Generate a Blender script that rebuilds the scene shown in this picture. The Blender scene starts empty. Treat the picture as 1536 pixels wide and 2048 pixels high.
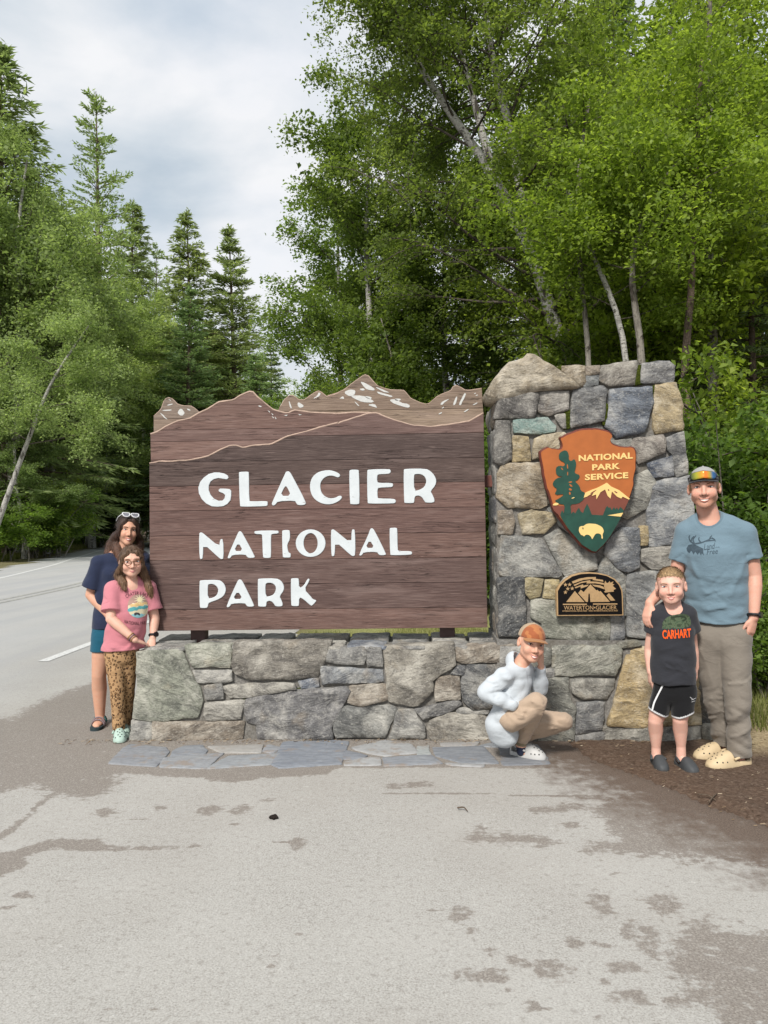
import bpy, bmesh, math, random
import numpy as np
from mathutils import Vector, Matrix, geometry

random.seed(7)
RNG = np.random.default_rng(11)
scene = bpy.context.scene
COL = scene.collection

# ------------------------------------------------------------------ camera
FPX = 1500.0                                   # focal length in photograph pixels (1536 wide)
CAM = np.array((0.0, -5.37, 1.55))
YAW, PITCH, ROLL = 0.042, math.radians(0.8), 0.0125
_f = np.array((-math.sin(YAW) * math.cos(PITCH), math.cos(YAW) * math.cos(PITCH), math.sin(PITCH)))
_r = np.cross(_f, (0, 0, 1)); _r /= np.linalg.norm(_r)
_u = np.cross(_r, _f)
CR = math.cos(ROLL) * _r - math.sin(ROLL) * _u
CU = math.sin(ROLL) * _r + math.cos(ROLL) * _u
CF = _f
cam_data = bpy.data.cameras.new('camera')
cam_data.sensor_fit = 'HORIZONTAL'; cam_data.sensor_width = 36.0
cam_data.lens = 36.0 * FPX / 1536.0
cam_data.clip_start = 0.05; cam_data.clip_end = 3000
cam = bpy.data.objects.new('camera', cam_data); COL.objects.link(cam)
_m = Matrix.Identity(4)
for i in range(3):
    _m[i][0], _m[i][1], _m[i][2], _m[i][3] = CR[i], CU[i], -CF[i], CAM[i]
cam.matrix_world = _m
scene.camera = cam

# ------------------------------------------------------------------ sky, sun, exposure
SUN_EL, SUN_AZ = math.radians(44), math.radians(200)      # soft sun behind cloud, high, behind the camera and to its left
world = bpy.data.worlds.new('World'); scene.world = world; world.use_nodes = True
wn, wl = world.node_tree.nodes, world.node_tree.links
wn.clear()
w_out = wn.new('ShaderNodeOutputWorld')
sky = wn.new('ShaderNodeTexSky'); sky.sky_type = 'NISHITA'; sky.sun_disc = False
sky.sun_elevation = SUN_EL; sky.sun_rotation = SUN_AZ; sky.air_density = 1.2; sky.dust_density = 2.0
bg_sky = wn.new('ShaderNodeBackground'); bg_sky.inputs['Strength'].default_value = 0.10
wl.new(sky.outputs[0], bg_sky.inputs[0])
tc = wn.new('ShaderNodeTexCoord')
mp = wn.new('ShaderNodeMapping'); mp.inputs['Scale'].default_value = (1.0, 1.0, 2.1); mp.inputs['Location'].default_value = (3.1, 0.6, 1.9)
wl.new(tc.outputs['Generated'], mp.inputs['Vector'])
n1 = wn.new('ShaderNodeTexNoise'); n1.inputs['Scale'].default_value = 2.3; n1.inputs['Detail'].default_value = 7; n1.inputs['Roughness'].default_value = 0.52; n1.inputs['Distortion'].default_value = 0.25
wl.new(mp.outputs[0], n1.inputs['Vector'])
cr = wn.new('ShaderNodeValToRGB')
cr.color_ramp.elements[0].position = 0.36; cr.color_ramp.elements[0].color = (0.50, 0.595, 0.69, 1)
cr.color_ramp.elements[1].position = 0.60; cr.color_ramp.elements[1].color = (0.95, 0.96, 0.985, 1)
e = cr.color_ramp.elements.new(0.47); e.color = (0.70, 0.765, 0.83, 1)
wl.new(n1.outputs['Fac'], cr.inputs[0])
bg_cloud = wn.new('ShaderNodeBackground'); bg_cloud.inputs['Strength'].default_value = 0.42
wl.new(cr.outputs[0], bg_cloud.inputs[0])
n2 = wn.new('ShaderNodeTexNoise'); n2.inputs['Scale'].default_value = 1.7; n2.inputs['Detail'].default_value = 5
wl.new(mp.outputs[0], n2.inputs['Vector'])
mr = wn.new('ShaderNodeMapRange'); mr.inputs[1].default_value = 0.3; mr.inputs[2].default_value = 0.55; mr.inputs[3].default_value = 0.78; mr.inputs[4].default_value = 1.0
wl.new(n2.outputs['Fac'], mr.inputs[0])
mixw = wn.new('ShaderNodeMixShader')
wl.new(mr.outputs[0], mixw.inputs[0]); wl.new(bg_sky.outputs[0], mixw.inputs[1]); wl.new(bg_cloud.outputs[0], mixw.inputs[2])
wl.new(mixw.outputs[0], w_out.inputs[0])

sun_d = bpy.data.lights.new('sun', 'SUN'); sun_d.energy = 2.0; sun_d.angle = math.radians(11); sun_d.color = (1.0, 0.96, 0.90)
sun = bpy.data.objects.new('sun', sun_d); COL.objects.link(sun)
# sky azimuth: sun_rotation measured clockwise from +Y
_sd = Vector((math.sin(SUN_AZ) * math.cos(SUN_EL), math.cos(SUN_AZ) * math.cos(SUN_EL), math.sin(SUN_EL)))
sun.rotation_euler = (-_sd).to_track_quat('-Z', 'Y').to_euler()
sun.location = (0, 0, 30)

vs = scene.view_settings
vs.view_transform = 'Standard'; vs.look = 'None'; vs.exposure = 1.2; vs.gamma = 1.0
try: vs.use_curve_mapping = False
except Exception: pass

# ------------------------------------------------------------------ pixel -> place
def ray(px, py):
    d = CR * ((px - 768.0) / FPX) + CU * ((1024.0 - py) / FPX) + CF
    return d
def P(px, py, Y=0.0):
    """the point of the upright plane y=Y that the photograph shows at (px,py)"""
    d = ray(px, py); return CAM + d * ((Y - CAM[1]) / d[1])
def G(px, py, z=0.0):
    """the point of the level plane at height z that the photograph shows at (px,py)"""
    d = ray(px, py); return CAM + d * ((z - CAM[2]) / d[2])
def crop(x0, y0, s):
    return lambda pts: [(x0 + x / s, y0 + y / s) for x, y in pts]
cA = crop(200, 1220, 3.072); cB = crop(640, 1220, 3.072); cC = crop(960, 680, 3.491); cD = crop(1060, 1040, 4.097)
cE = crop(1260, 900, 3.103)

def unit(v): return v / (np.linalg.norm(v, axis=-1, keepdims=True) + 1e-9)
# ------------------------------------------------------------------ noise
_TBL = np.random.default_rng(99).uniform(-1, 1, 64 ** 3 + 1).astype(np.float64)
def vnoise(p, seed=0):
    p = np.asarray(p, float); sh = p.shape[:-1]; p = p.reshape(-1, 3)
    i0 = np.floor(p); f = p - i0; f = f * f * (3 - 2 * f); i0 = i0.astype(np.int64) + np.array((seed * 17, seed * 29 + 5, seed * 43 + 11))
    x0, y0, z0 = (i0[:, 0] & 63) << 12, (i0[:, 1] & 63) << 6, i0[:, 2] & 63
    x1, y1, z1 = ((i0[:, 0] + 1) & 63) << 12, ((i0[:, 1] + 1) & 63) << 6, (i0[:, 2] + 1) & 63
    fx, fy, fz = f[:, 0], f[:, 1], f[:, 2]
    def lz(a): v0 = _TBL[a + z0]; return v0 + (_TBL[a + z1] - v0) * fz
    a = lz(x0 + y0); a = a + (lz(x0 + y1) - a) * fy; b = lz(x1 + y0); b = b + (lz(x1 + y1) - b) * fy
    return (a + (b - a) * fx).reshape(sh)
def fbm(p, oct=3, seed=0):
    p = np.asarray(p, float); a, s, r = 1.0, 0.0, 0
    for o in range(oct):
        r = r + a * vnoise(p, seed + o); s += a; a *= 0.5; p = p * 2.03
    return r / s

# ------------------------------------------------------------------ objects
def wloc(o):
    v = np.zeros(3)
    while o is not None:
        v += np.array(o.location); o = o.parent
    return v
def tag(o, label=None, cat=None, group=None, kind=None):
    if label: o['label'] = label
    if cat: o['category'] = cat
    if group: o['group'] = group
    if kind: o['kind'] = kind
    return o
def empty(name, loc, label=None, cat=None, group=None):
    o = bpy.data.objects.new(name, None); o.empty_display_size = 0.1
    COL.objects.link(o); o.location = Vector(loc); return tag(o, label, cat, group)
def mesh_np(name, V, F, mats=None, smooth=True, mi=None):
    """mesh from a vertex array and an array (or list) of faces, all faces the same size or mixed"""
    me = bpy.data.meshes.new(name)
    V = np.asarray(V, float)
    if isinstance(F, np.ndarray):
        k = F.shape[1]; n = F.shape[0]
        me.vertices.add(len(V)); me.vertices.foreach_set('co', V.ravel())
        me.loops.add(n * k); me.loops.foreach_set('vertex_index', F.astype(np.int32).ravel())
        me.polygons.add(n); me.polygons.foreach_set('loop_start', np.arange(n, dtype=np.int32) * k)
        try: me.polygons.foreach_set('loop_total', np.full(n, k, np.int32))
        except Exception: pass
        me.update(calc_edges=True)
    else:
        me.from_pydata([tuple(v) for v in V], [], [tuple(int(i) for i in f) for f in F]); me.update()
    if smooth and len(me.polygons): me.polygons.foreach_set('use_smooth', np.ones(len(me.polygons), bool))
    if mats is not None:
        for m in (mats if isinstance(mats, (list, tuple)) else [mats]): me.materials.append(m)
    if mi is not None: me.polygons.foreach_set('material_index', np.asarray(mi, np.int32))
    return me
def put(name, me, parent=None, loc=None):
    """link a mesh (vertices in world coordinates) as one object; its origin goes to loc or the mesh centre base"""
    o = bpy.data.objects.new(name, me); COL.objects.link(o)
    if parent is not None: o.parent = parent
    n = len(me.vertices); V = np.empty(n * 3); me.vertices.foreach_get('co', V); V = V.reshape(-1, 3)
    if loc is None:
        loc = (V.min(0) + V.max(0)) / 2 if n else np.zeros(3)
    loc = np.asarray(loc, float)
    me.vertices.foreach_set('co', (V - loc).ravel()); me.update()
    o.location = Vector(loc - (wloc(parent) if parent is not None else 0))
    return o
def mk(name, V, F, mat, parent=None, smooth=True, loc=None, mi=None):
    return put(name, mesh_np(name, V, F, mat, smooth, mi), parent, loc)
def join_vf(parts):
    Vs, Fs, o = [], [], 0
    for V, F in parts:
        Vs.append(np.asarray(V, float)); Fs.extend([tuple(i + o for i in f) for f in F]); o += len(V)
    return np.concatenate(Vs), Fs
def box_vf(lo, hi):
    x0, y0, z0 = lo; x1, y1, z1 = hi
    V = [(x0, y0, z0), (x1, y0, z0), (x1, y1, z0), (x0, y1, z0), (x0, y0, z1), (x1, y0, z1), (x1, y1, z1), (x0, y1, z1)]
    F = [(0, 3, 2, 1), (4, 5, 6, 7), (0, 1, 5, 4), (1, 2, 6, 5), (2, 3, 7, 6), (3, 0, 4, 7)]
    return V, F
def tube_vf(pts, rad, n=8, caps=True):
    pts = np.asarray(pts, float); m = len(pts); rad = np.broadcast_to(rad, (m,))
    V, F = [], []
    t = np.gradient(pts, axis=0); t /= np.linalg.norm(t, axis=1)[:, None] + 1e-12
    ref = np.array((0.13, 0.97, 0.2)) if abs(t[0][2]) > 0.7 else np.array((0.1, 0.12, 1.0))
    for i in range(m):
        u = np.cross(t[i], ref); u /= np.linalg.norm(u) + 1e-12; v = np.cross(t[i], u); ref = np.cross(u, t[i]) if False else ref
        for k in range(n):
            a = 2 * math.pi * k / n
            V.append(pts[i] + rad[i] * (math.cos(a) * u + math.sin(a) * v))
    for i in range(m - 1):
        for k in range(n):
            k2 = (k + 1) % n
            F.append((i * n + k, i * n + k2, (i + 1) * n + k2, (i + 1) * n + k))
    if caps:
        F.append(tuple(range(n - 1, -1, -1))); F.append(tuple((m - 1) * n + k for k in range(n)))
    return V, F
def path(pts, n):
    pts = np.asarray(pts, float); s = np.r_[0, np.cumsum(np.linalg.norm(np.diff(pts, axis=0), axis=1))]; t = np.linspace(0, s[-1], n)
    q = np.stack([np.interp(t, s, pts[:, k]) for k in range(3)], 1)
    for _ in range(2): q[1:-1] = (q[:-2] + 2 * q[1:-1] + q[2:]) / 4
    return q
def bevel_mod(o, w=0.004, seg=2):
    m = o.modifiers.new('bevel', 'BEVEL'); m.width = w; m.segments = seg; m.limit_method = 'ANGLE'; m.angle_limit = 0.6
    return o

# ------------------------------------------------------------------ materials
class N:
    """small node-graph writer"""
    def __init__(s, name):
        s.m = bpy.data.materials.new(name); s.m.use_nodes = True
        s.t = s.m.node_tree; s.n = s.t.nodes; s.l = s.t.links
        s.b = s.n['Principled BSDF']
    def new(s, ty, **kw):
        x = s.n.new(ty)
        for k, v in kw.items():
            if hasattr(x, k): setattr(x, k, v)
            else: x.inputs[k.replace('_', ' ')].default_value = v
        return x
    def _in(s, sock, v):
        if isinstance(v, bpy.types.NodeSocket): s.l.new(v, sock)
        elif isinstance(v, (tuple, list)) and len(v) == 3 and sock.type == 'RGBA': sock.default_value = (*v, 1)
        else: sock.default_value = v
    def coords(s, kind='Object', scale=(1, 1, 1), rot=(0, 0, 0), loc=(0, 0, 0), vec=None):
        if vec is None: vec = s.new('ShaderNodeTexCoord').outputs[kind]
        mp = s.new('ShaderNodeMapping'); s.l.new(vec, mp.inputs[0])
        mp.inputs['Scale'].default_value = scale; mp.inputs['Rotation'].default_value = rot; s._in(mp.inputs['Location'], loc)
        return mp.outputs[0]
    def noise(s, vec, scale=5, detail=4, rough=0.55, dist=0.0, out='Fac'):
        x = s.new('ShaderNodeTexNoise'); s.l.new(vec, x.inputs['Vector'])
        x.inputs['Scale'].default_value = scale; x.inputs['Detail'].default_value = detail
        x.inputs['Roughness'].default_value = rough; x.inputs['Distortion'].default_value = dist
        return x.outputs[out]
    def voronoi(s, vec, scale=5, feature='F1', out='Distance'):
        x = s.new('ShaderNodeTexVoronoi'); x.feature = feature; s.l.new(vec, x.inputs['Vector']); x.inputs['Scale'].default_value = scale
        return x.outputs[out]
    def wave(s, vec, scale=5, dist=2, detail=2):
        x = s.new('ShaderNodeTexWave'); s.l.new(vec, x.inputs['Vector']); x.inputs['Scale'].default_value = scale
        x.inputs['Distortion'].default_value = dist; x.inputs['Detail'].default_value = detail
        return x.outputs['Fac']
    def ramp(s, fac, stops):
        x = s.new('ShaderNodeValToRGB'); s._in(x.inputs[0], fac)
        el = x.color_ramp.elements
        while len(el) < len(stops): el.new(0.5)
        for e, (p, c) in zip(el, stops):
            e.position = p; e.color = (*c, 1) if isinstance(c, (tuple, list)) else (c, c, c, 1)
        return x.outputs[0]
    def map(s, v, a, b, c=0.0, d=1.0):
        x = s.new('ShaderNodeMapRange'); s._in(x.inputs[0], v)
        for i, k in enumerate((a, b, c, d)): s._in(x.inputs[1 + i], k)
        return x.outputs[0]
    def math(s, op, a, b=0.0, c=0.0):
        x = s.new('ShaderNodeMath'); x.operation = op; s._in(x.inputs[0], a); s._in(x.inputs[1], b); s._in(x.inputs[2], c)
        return x.outputs[0]
    def mix(s, fac, a, b, mode='MIX'):
        x = s.new('ShaderNodeMix'); x.data_type = 'RGBA'; x.blend_type = mode
        s._in(x.inputs[0], fac); s._in(x.inputs[6], a); s._in(x.inputs[7], b)
        return x.outputs[2]
    def attr(s, name, out='Color'):
        x = s.new('ShaderNodeAttribute'); x.attribute_name = name; return x.outputs[out]
    def objinfo(s, out='Color'):
        return s.new('ShaderNodeObjectInfo').outputs[out]
    def bump(s, h, strength=0.5, dist=0.01, normal=None):
        x = s.new('ShaderNodeBump'); s._in(x.inputs['Height'], h); x.inputs['Strength'].default_value = strength; x.inputs['Distance'].default_value = dist
        if normal is not None: s.l.new(normal, x.inputs['Normal'])
        return x.outputs[0]
    def done(s, color=None, rough=0.8, spec=0.3, normal=None, metal=0.0, **kw):
        b = s.b
        if color is not None: s._in(b.inputs['Base Color'], color)
        s._in(b.inputs['Roughness'], rough); s._in(b.inputs['Specular IOR Level'], spec); s._in(b.inputs['Metallic'], metal)
        if normal is not None: s.l.new(normal, b.inputs['Normal'])
        for k, v in kw.items(): s._in(b.inputs[k.replace('_', ' ')], v)
        return s.m
def plain(name, color, rough=0.7, spec=0.3, metal=0.0, var=0.12, scale=40.0, bump=0.0):
    g = N(name); c = g.coords('Object')
    n = g.noise(c, scale, 4)
    col = g.mix(g.map(n, 0.3, 0.7), tuple(k * (1 - var) for k in color), tuple(min(1, k * (1 + var)) for k in color))
    nm = g.bump(g.noise(c, scale * 3, 3), bump, 0.003) if bump else None
    return g.done(col, rough, spec, nm, metal)
# ================================================================== ground
def poly_sd(pts, poly):
    """signed distance (positive inside) of points (n,2) to a polygon"""
    poly = np.asarray(poly, float); n = len(poly)
    d = np.full(len(pts), 1e9); ins = np.zeros(len(pts), bool)
    for i in range(n):
        a, b = poly[i], poly[(i + 1) % n]
        ab = b - a; t = np.clip(((pts - a) @ ab) / (ab @ ab + 1e-12), 0, 1)
        d = np.minimum(d, np.linalg.norm(pts - (a + t[:, None] * ab), axis=1))
        c = (a[1] > pts[:, 1]) != (b[1] > pts[:, 1])
        with np.errstate(divide='ignore', invalid='ignore'):
            x = (b[0] - a[0]) * (pts[:, 1] - a[1]) / (b[1] - a[1] + 1e-15) + a[0]
        ins ^= c & (pts[:, 0] < x)
    return np.where(ins, d, -d)
def gpoly(pxs): return [tuple(G(x, y)[:2]) for x, y in pxs]
c6 = crop(0, 1450, 2.0); c7 = crop(768, 1450, 2.0)

def axis(segs):
    out = []
    for a, b, s in segs: out += list(np.arange(a, b, s))
    out.append(segs[-1][1]); return np.array(out)
def grid(xs, ys):
    X, Y = np.meshgrid(xs, ys); nx, ny = len(xs), len(ys)
    i = np.arange(nx * ny).reshape(ny, nx)
    F = np.stack([i[:-1, :-1], i[:-1, 1:], i[1:, 1:], i[1:, :-1]], -1).reshape(-1, 4)
    return np.stack([X.ravel(), Y.ravel(), np.zeros(nx * ny)], 1), F
def set_attr(me, name, vals):
    a = me.attributes.new(name, 'FLOAT', 'POINT'); a.data.foreach_set('value', np.asarray(vals, np.float32))

ROAD_POLY = [(-60, -60), (1.9, -60), (1.95, -4.0), (1.92, -1.9), (1.78, -1.52), (1.5, -1.05), (1.34, -0.76), (1.12, -0.35), (1.0, 0.3), (0.5, 0.3), (-1.25, 0.35), (-1.35, 2.5), (-1.9, 7),
             (-3.6, 15), (-7.5, 28), (-13, 48), (-18, 80), (-20, 160), (-33, 160), (-29, 90), (-25.2, 62), (-23.0, 46), (-18.6, 31), (-16.2, 23), (-14.2, 15), (-13.4, 8), (-13.5, 0), (-15, -12), (-60, -14)]
xs = axis([(-60, -14, 4), (-14, -3.2, .35), (-3.2, 3.0, .03), (3.0, 6, .5)]); ys = axis([(-60, -6, 6), (-6, -3.4, .2), (-3.4, 0.7, .03), (0.7, 12, .3), (12, 60, 1.0), (60, 160, 8)])
xs = np.unique(np.concatenate([xs, np.arange(-34, -14, 0.8)]))
V, F = grid(xs, ys)
wob = V[:, :2] + 0.05 * np.stack([fbm(V * 2.2, 3, 5), fbm(V * 2.2, 3, 9)], 1)
rd = poly_sd(wob, ROAD_POLY)
keep = (rd[F] > -0.012).all(1)
# stains and dirt with their own shapes, traced where they lie
def stains(pts2):
    m = np.full(len(pts2), -1.0)
    def add_poly(px, soft=0.05, amt=1.0):
        g = np.array(gpoly(px)); lo, hi = g.min(0) - 0.3, g.max(0) + 0.3
        s = ((pts2 > lo) & (pts2 < hi)).all(1)
        if s.any():
            v = np.clip(poly_sd(pts2[s], g) / soft, -1, 1) * amt
            m[s] = np.maximum(m[s], v)
    def add_ell(c, ells, soft=0.8):
        for x, y, rx, ry in ells:
            (px, py), = c([(x, y)]); q = G(px, py)
            ax = abs(G(px + rx / 2, py)[0] - q[0]); ay = abs(G(px, py + ry / 2)[1] - q[1])
            d = 1 - np.sqrt(((pts2[:, 0] - q[0]) / ax) ** 2 + ((pts2[:, 1] - q[1]) / ay) ** 2)
            np.maximum(m, np.clip(d * 1.0 - 0.12, -1, 0.34), out=m)
    add_poly(c6([(60, 0), (520, -60), (560, 70), (450, 110), (440, 180), (500, 230), (420, 280), (330, 300), (220, 290), (100, 250), (-60, 290), (-60, 100), (70, 60)]), 0.11, 0.58)
    add_poly(c6([(-200, -40), (60, -20), (150, -90), (330, -160), (520, -200), (560, 20), (100, 100), (-200, 120)]), 0.10, 0.62)
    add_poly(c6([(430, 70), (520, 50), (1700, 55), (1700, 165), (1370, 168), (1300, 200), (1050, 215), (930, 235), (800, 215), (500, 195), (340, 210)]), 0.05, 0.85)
    add_poly(c6([(90, 490), (200, 455), (400, 455), (420, 480), (560, 485), (730, 485), (700, 500), (330, 508), (200, 500), (110, 525), (110, 570), (-40, 620), (-40, 520)]), 0.035, 0.75)
    add_poly(c6([(180, 285), (205, 290), (130, 360), (60, 430), (-20, 470), (-20, 440), (50, 400)]), 0.03, 0.75)
    add_ell(c6, [(835, 340, 60, 24), (965, 338, 60, 24), (425, 350, 60, 22), (100, 678, 50, 22), (1195, 475, 40, 30), (1195, 838, 30, 14), (620, 1130, 32, 14), (445, 1140, 26, 12), (1105, 925, 30, 14), (1090, 965, 28, 14),
                 (640, 330, 30, 14), (1140, 470, 90, 6), (560, 375, 60, 6), (780, 483, 60, 8), (30, 730, 40, 14), (160, 750, 50, 8), (1070, 300, 40, 8), (940, 398, 30, 8)])
    add_poly(c7([(640, 60), (1700, 40), (1700, 600), (1430, 545), (1100, 527), (800, 512), (800, 462), (920, 462), (890, 420), (850, 370), (800, 330), (900, 300), (960, 270), (900, 220), (850, 180), (760, 150), (690, 130)]), 0.09, 0.6)
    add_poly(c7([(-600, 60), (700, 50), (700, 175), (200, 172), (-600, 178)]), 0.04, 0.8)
    add_poly(c7([(340, 430), (380, 395), (420, 430), (600, 430), (720, 470), (660, 500), (560, 480), (400, 470), (300, 465)]), 0.06, 0.5)
    add_poly(c7([(-20, 270), (400, 270), (500, 278), (870, 280), (870, 294), (500, 284), (400, 277), (-20, 278)]), 0.012, 0.6)
    add_poly(c7([(1190, 760), (1280, 770), (1340, 800), (1700, 820), (1700, 1300), (1380, 1300), (1250, 1100), (1190, 1030), (1100, 980), (1080, 900), (1150, 860)]), 0.10, 0.48)
    add_ell(c7, [(310, 755, 60, 36), (345, 825, 36, 22), (865, 710, 65, 60), (1115, 715, 85, 55), (975, 830, 40, 50), (1030, 785, 40, 16), (1040, 880, 60, 50), (1070, 835, 65, 30), (430, 905, 40, 24), (515, 935, 36, 30),
                 (580, 955, 30, 20), (660, 980, 95, 50), (340, 1000, 80, 30), (440, 1000, 80, 36), (500, 1060, 30, 20), (600, 1130, 65, 36), (765, 870, 50, 36), (845, 870, 36, 20), (890, 878, 30, 16), (960, 970, 80, 30),
                 (990, 1085, 100, 40), (885, 1025, 40, 22), (855, 1160, 30, 16), (1170, 1110, 80, 40), (925, 590, 24, 8), (650, 340, 90, 18), (740, 325, 70, 22), (140, 238, 80, 16), (40, 245, 60, 14), (740, 400, 60, 14), (1215, 547, 80, 14), (1450, 552, 60, 14), (185, 742, 30, 12), (600, 775, 30, 16), (860, 545, 24, 8)])
    return m
st = stains(V[:, :2])
st = st + 0.0
used = np.unique(F[keep]); remap = -np.ones(len(V), int); remap[used] = np.arange(len(used))
Vr = V[used].copy(); Fr = remap[F[keep]]
Vr[:, 2] = 0.0
near_edge = rd[used] < 0.03; Vr[near_edge, 2] = -0.012

g = N('asphalt_pale_gravel')
c = g.coords('Object')
fine = g.noise(c, 130, 3, 0.6); mid = g.noise(c, 34, 3, 0.6); big = g.noise(c, 1.3, 4, 0.6)
agg = g.voronoi(c, 150, 'F1', 'Color')
agg_v = g.math('MULTIPLY', g.new('ShaderNodeSeparateColor').outputs[0], 1.0)
sep = g.new('ShaderNodeSeparateColor'); g.l.new(agg, sep.inputs[0])
base = g.ramp(fine, [(0.28, (0.20, 0.188, 0.168)), (0.5, (0.365, 0.350, 0.322)), (0.75, (0.47, 0.455, 0.425))])
base = g.mix(g.map(sep.outputs[0], 0.0, 1.0, 0.0, 0.34), base, g.ramp(sep.outputs[1], [(0.0, (0.18, 0.165, 0.145)), (0.6, (0.38, 0.37, 0.345)), (1.0, (0.52, 0.51, 0.48))]))
base = g.mix(g.map(big, 0.35, 0.7, 0.0, 0.5), base, (0.43, 0.415, 0.385))
patch = g.noise(c, 0.55, 5, 0.62)
base = g.mix(g.map(patch, 0.46, 0.66, 0.0, 0.35), base, (0.29, 0.265, 0.235))
base = g.mix(g.map(mid, 0.56, 0.68, 0.0, 0.42), base, (0.20, 0.182, 0.16)); base = g.mix(g.map(mid, 0.26, 0.40, 0.4, 0.0), base, (0.54, 0.53, 0.50))
# needles and grit lying about
ndl = g.noise(g.coords('Object', (18, 70, 1), (0, 0, 0.4)), 3, 2, 0.5)
base = g.mix(g.map(ndl, 0.66, 0.72, 0.0, 0.55), base, (0.17, 0.145, 0.11))
spk = g.noise(c, 60, 2, 0.5)
base = g.mix(g.map(spk, 0.70, 0.74, 0.0, 0.5), base, (0.14, 0.12, 0.10))
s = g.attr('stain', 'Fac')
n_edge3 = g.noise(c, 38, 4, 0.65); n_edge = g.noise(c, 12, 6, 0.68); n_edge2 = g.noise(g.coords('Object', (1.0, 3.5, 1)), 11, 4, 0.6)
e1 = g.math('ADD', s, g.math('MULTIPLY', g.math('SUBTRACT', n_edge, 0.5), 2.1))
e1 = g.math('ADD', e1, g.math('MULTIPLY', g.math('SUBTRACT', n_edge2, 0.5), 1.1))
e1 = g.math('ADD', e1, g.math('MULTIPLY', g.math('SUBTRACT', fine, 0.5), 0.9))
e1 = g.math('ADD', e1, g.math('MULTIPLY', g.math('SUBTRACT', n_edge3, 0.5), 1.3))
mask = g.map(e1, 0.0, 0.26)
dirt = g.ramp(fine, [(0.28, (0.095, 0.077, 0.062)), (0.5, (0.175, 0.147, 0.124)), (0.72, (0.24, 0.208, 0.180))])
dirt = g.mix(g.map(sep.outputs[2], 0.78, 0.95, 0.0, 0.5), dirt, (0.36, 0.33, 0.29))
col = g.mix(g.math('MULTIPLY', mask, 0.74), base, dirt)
mu = g.map(g.math('ADD', g.attr('mulch', 'Fac'), g.math('ADD', g.math('MULTIPLY', g.math('SUBTRACT', n_edge, 0.5), 1.3), g.math('MULTIPLY', g.math('SUBTRACT', fine, 0.5), 0.8))), 0.25, 0.75)
col = g.mix(g.math('MULTIPLY', mu, 0.9), col, g.ramp(fine, [(0.25, (0.050, 0.035, 0.026)), (0.5, (0.112, 0.080, 0.061)), (0.75, (0.17, 0.128, 0.10))]))
# worn, polished wheel tracks and seams along the road to the left
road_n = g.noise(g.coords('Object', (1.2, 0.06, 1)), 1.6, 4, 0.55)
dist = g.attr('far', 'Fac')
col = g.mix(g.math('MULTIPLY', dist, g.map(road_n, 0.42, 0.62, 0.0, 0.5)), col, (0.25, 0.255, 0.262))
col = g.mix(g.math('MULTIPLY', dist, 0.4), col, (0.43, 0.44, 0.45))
bh = g.math('ADD', g.math('MULTIPLY', fine, 0.6), g.math('MULTIPLY', sep.outputs[0], 0.5))
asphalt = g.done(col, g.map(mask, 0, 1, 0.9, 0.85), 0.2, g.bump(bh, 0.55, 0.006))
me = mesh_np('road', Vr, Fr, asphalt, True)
set_attr(me, 'stain', st[used])
rdu = rd[used]; set_attr(me, 'mulch', np.clip(1 - rdu / 0.85, 0, 1) * (Vr[:, 0] > 0.7) * (Vr[:, 1] < 0.2) * (Vr[:, 1] > -2.2))
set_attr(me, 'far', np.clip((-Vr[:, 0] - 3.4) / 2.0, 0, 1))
road = put('road', me, None, (0, 0, 0)); tag(road, 'pale weathered asphalt of the pull-out and road with brown dirt stains', None, None, 'structure')

# the earth under everything: dark duff on the right, straw and lawn behind the wall, forest floor beyond
xs = axis([(-900, -60, 60), (-60, -30, 5), (-30, 0.9, .6), (0.9, 4.2, .04), (4.2, 30, .9), (30, 60, 5), (60, 900, 60)]); ys = axis([(-300, -6, 20), (-6, -2, .3), (-2, 1.4, .04), (1.4, 12, .4), (12, 70, 2.0), (70, 1500, 60)])
V, F = grid(xs, ys)
X, Y = V[:, 0], V[:, 1]
rd2 = poly_sd(V[:, :2], ROAD_POLY)
near = (np.abs(X) < 6) & (Y > -3) & (Y < 3)
V[:, 2] = -0.016
up = (rd2 < -0.02)
V[up, 2] = np.clip(-rd2[up] * 0.25 - 0.014, -0.014, 0.008)
V[up & near, 2] += 0.010 * fbm(V[up & near] * 7, 3, 3) + 0.006 * fbm(V[up & near] * 22, 2, 8)
farl = (rd2 < -1.0) & (Y > 6); V[farl, 2] += np.clip((-rd2[farl] - 1) * 0.03, 0, 0.3) + 0.12 * fbm(V[farl] * 0.4, 3, 2)
lawn = np.clip((Y - 0.6) / 0.5, 0, 1) * np.clip((X + 2.5) / 1.5, 0, 1) * np.clip((9.0 - Y) / 2.0, 0, 1)
straw = np.clip((X - 1.9) / 0.35, 0, 1) * np.clip((Y + 0.45) / 0.3, 0, 1)
verge = np.clip((2.6 + rd2) / 0.8, 0, 1) * (Y > 6)
me = mesh_np('ground', V, F, None, True)
g = N('earth_and_duff')
c = g.coords('Object')
f1 = g.noise(c, 45, 5, 0.65); f2 = g.noise(c, 3.5, 4, 0.6); vo = g.voronoi(c, 70, 'F1', 'Color')
sp = g.new('ShaderNodeSeparateColor'); g.l.new(vo, sp.inputs[0])
soil = g.ramp(f1, [(0.25, (0.045, 0.030, 0.021)), (0.5, (0.105, 0.071, 0.052)), (0.75, (0.16, 0.115, 0.086))])
soil = g.mix(g.map(sp.outputs[0], 0.86, 0.98, 0, 0.45), soil, (0.22, 0.17, 0.13))
soil = g.mix(g.map(f2, 0.4, 0.7, 0, 0.45), soil, (0.12, 0.075, 0.05))
strawc = g.ramp(f1, [(0.25, (0.12, 0.085, 0.045)), (0.55, (0.36, 0.28, 0.17)), (0.8, (0.5, 0.42, 0.28))])
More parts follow.
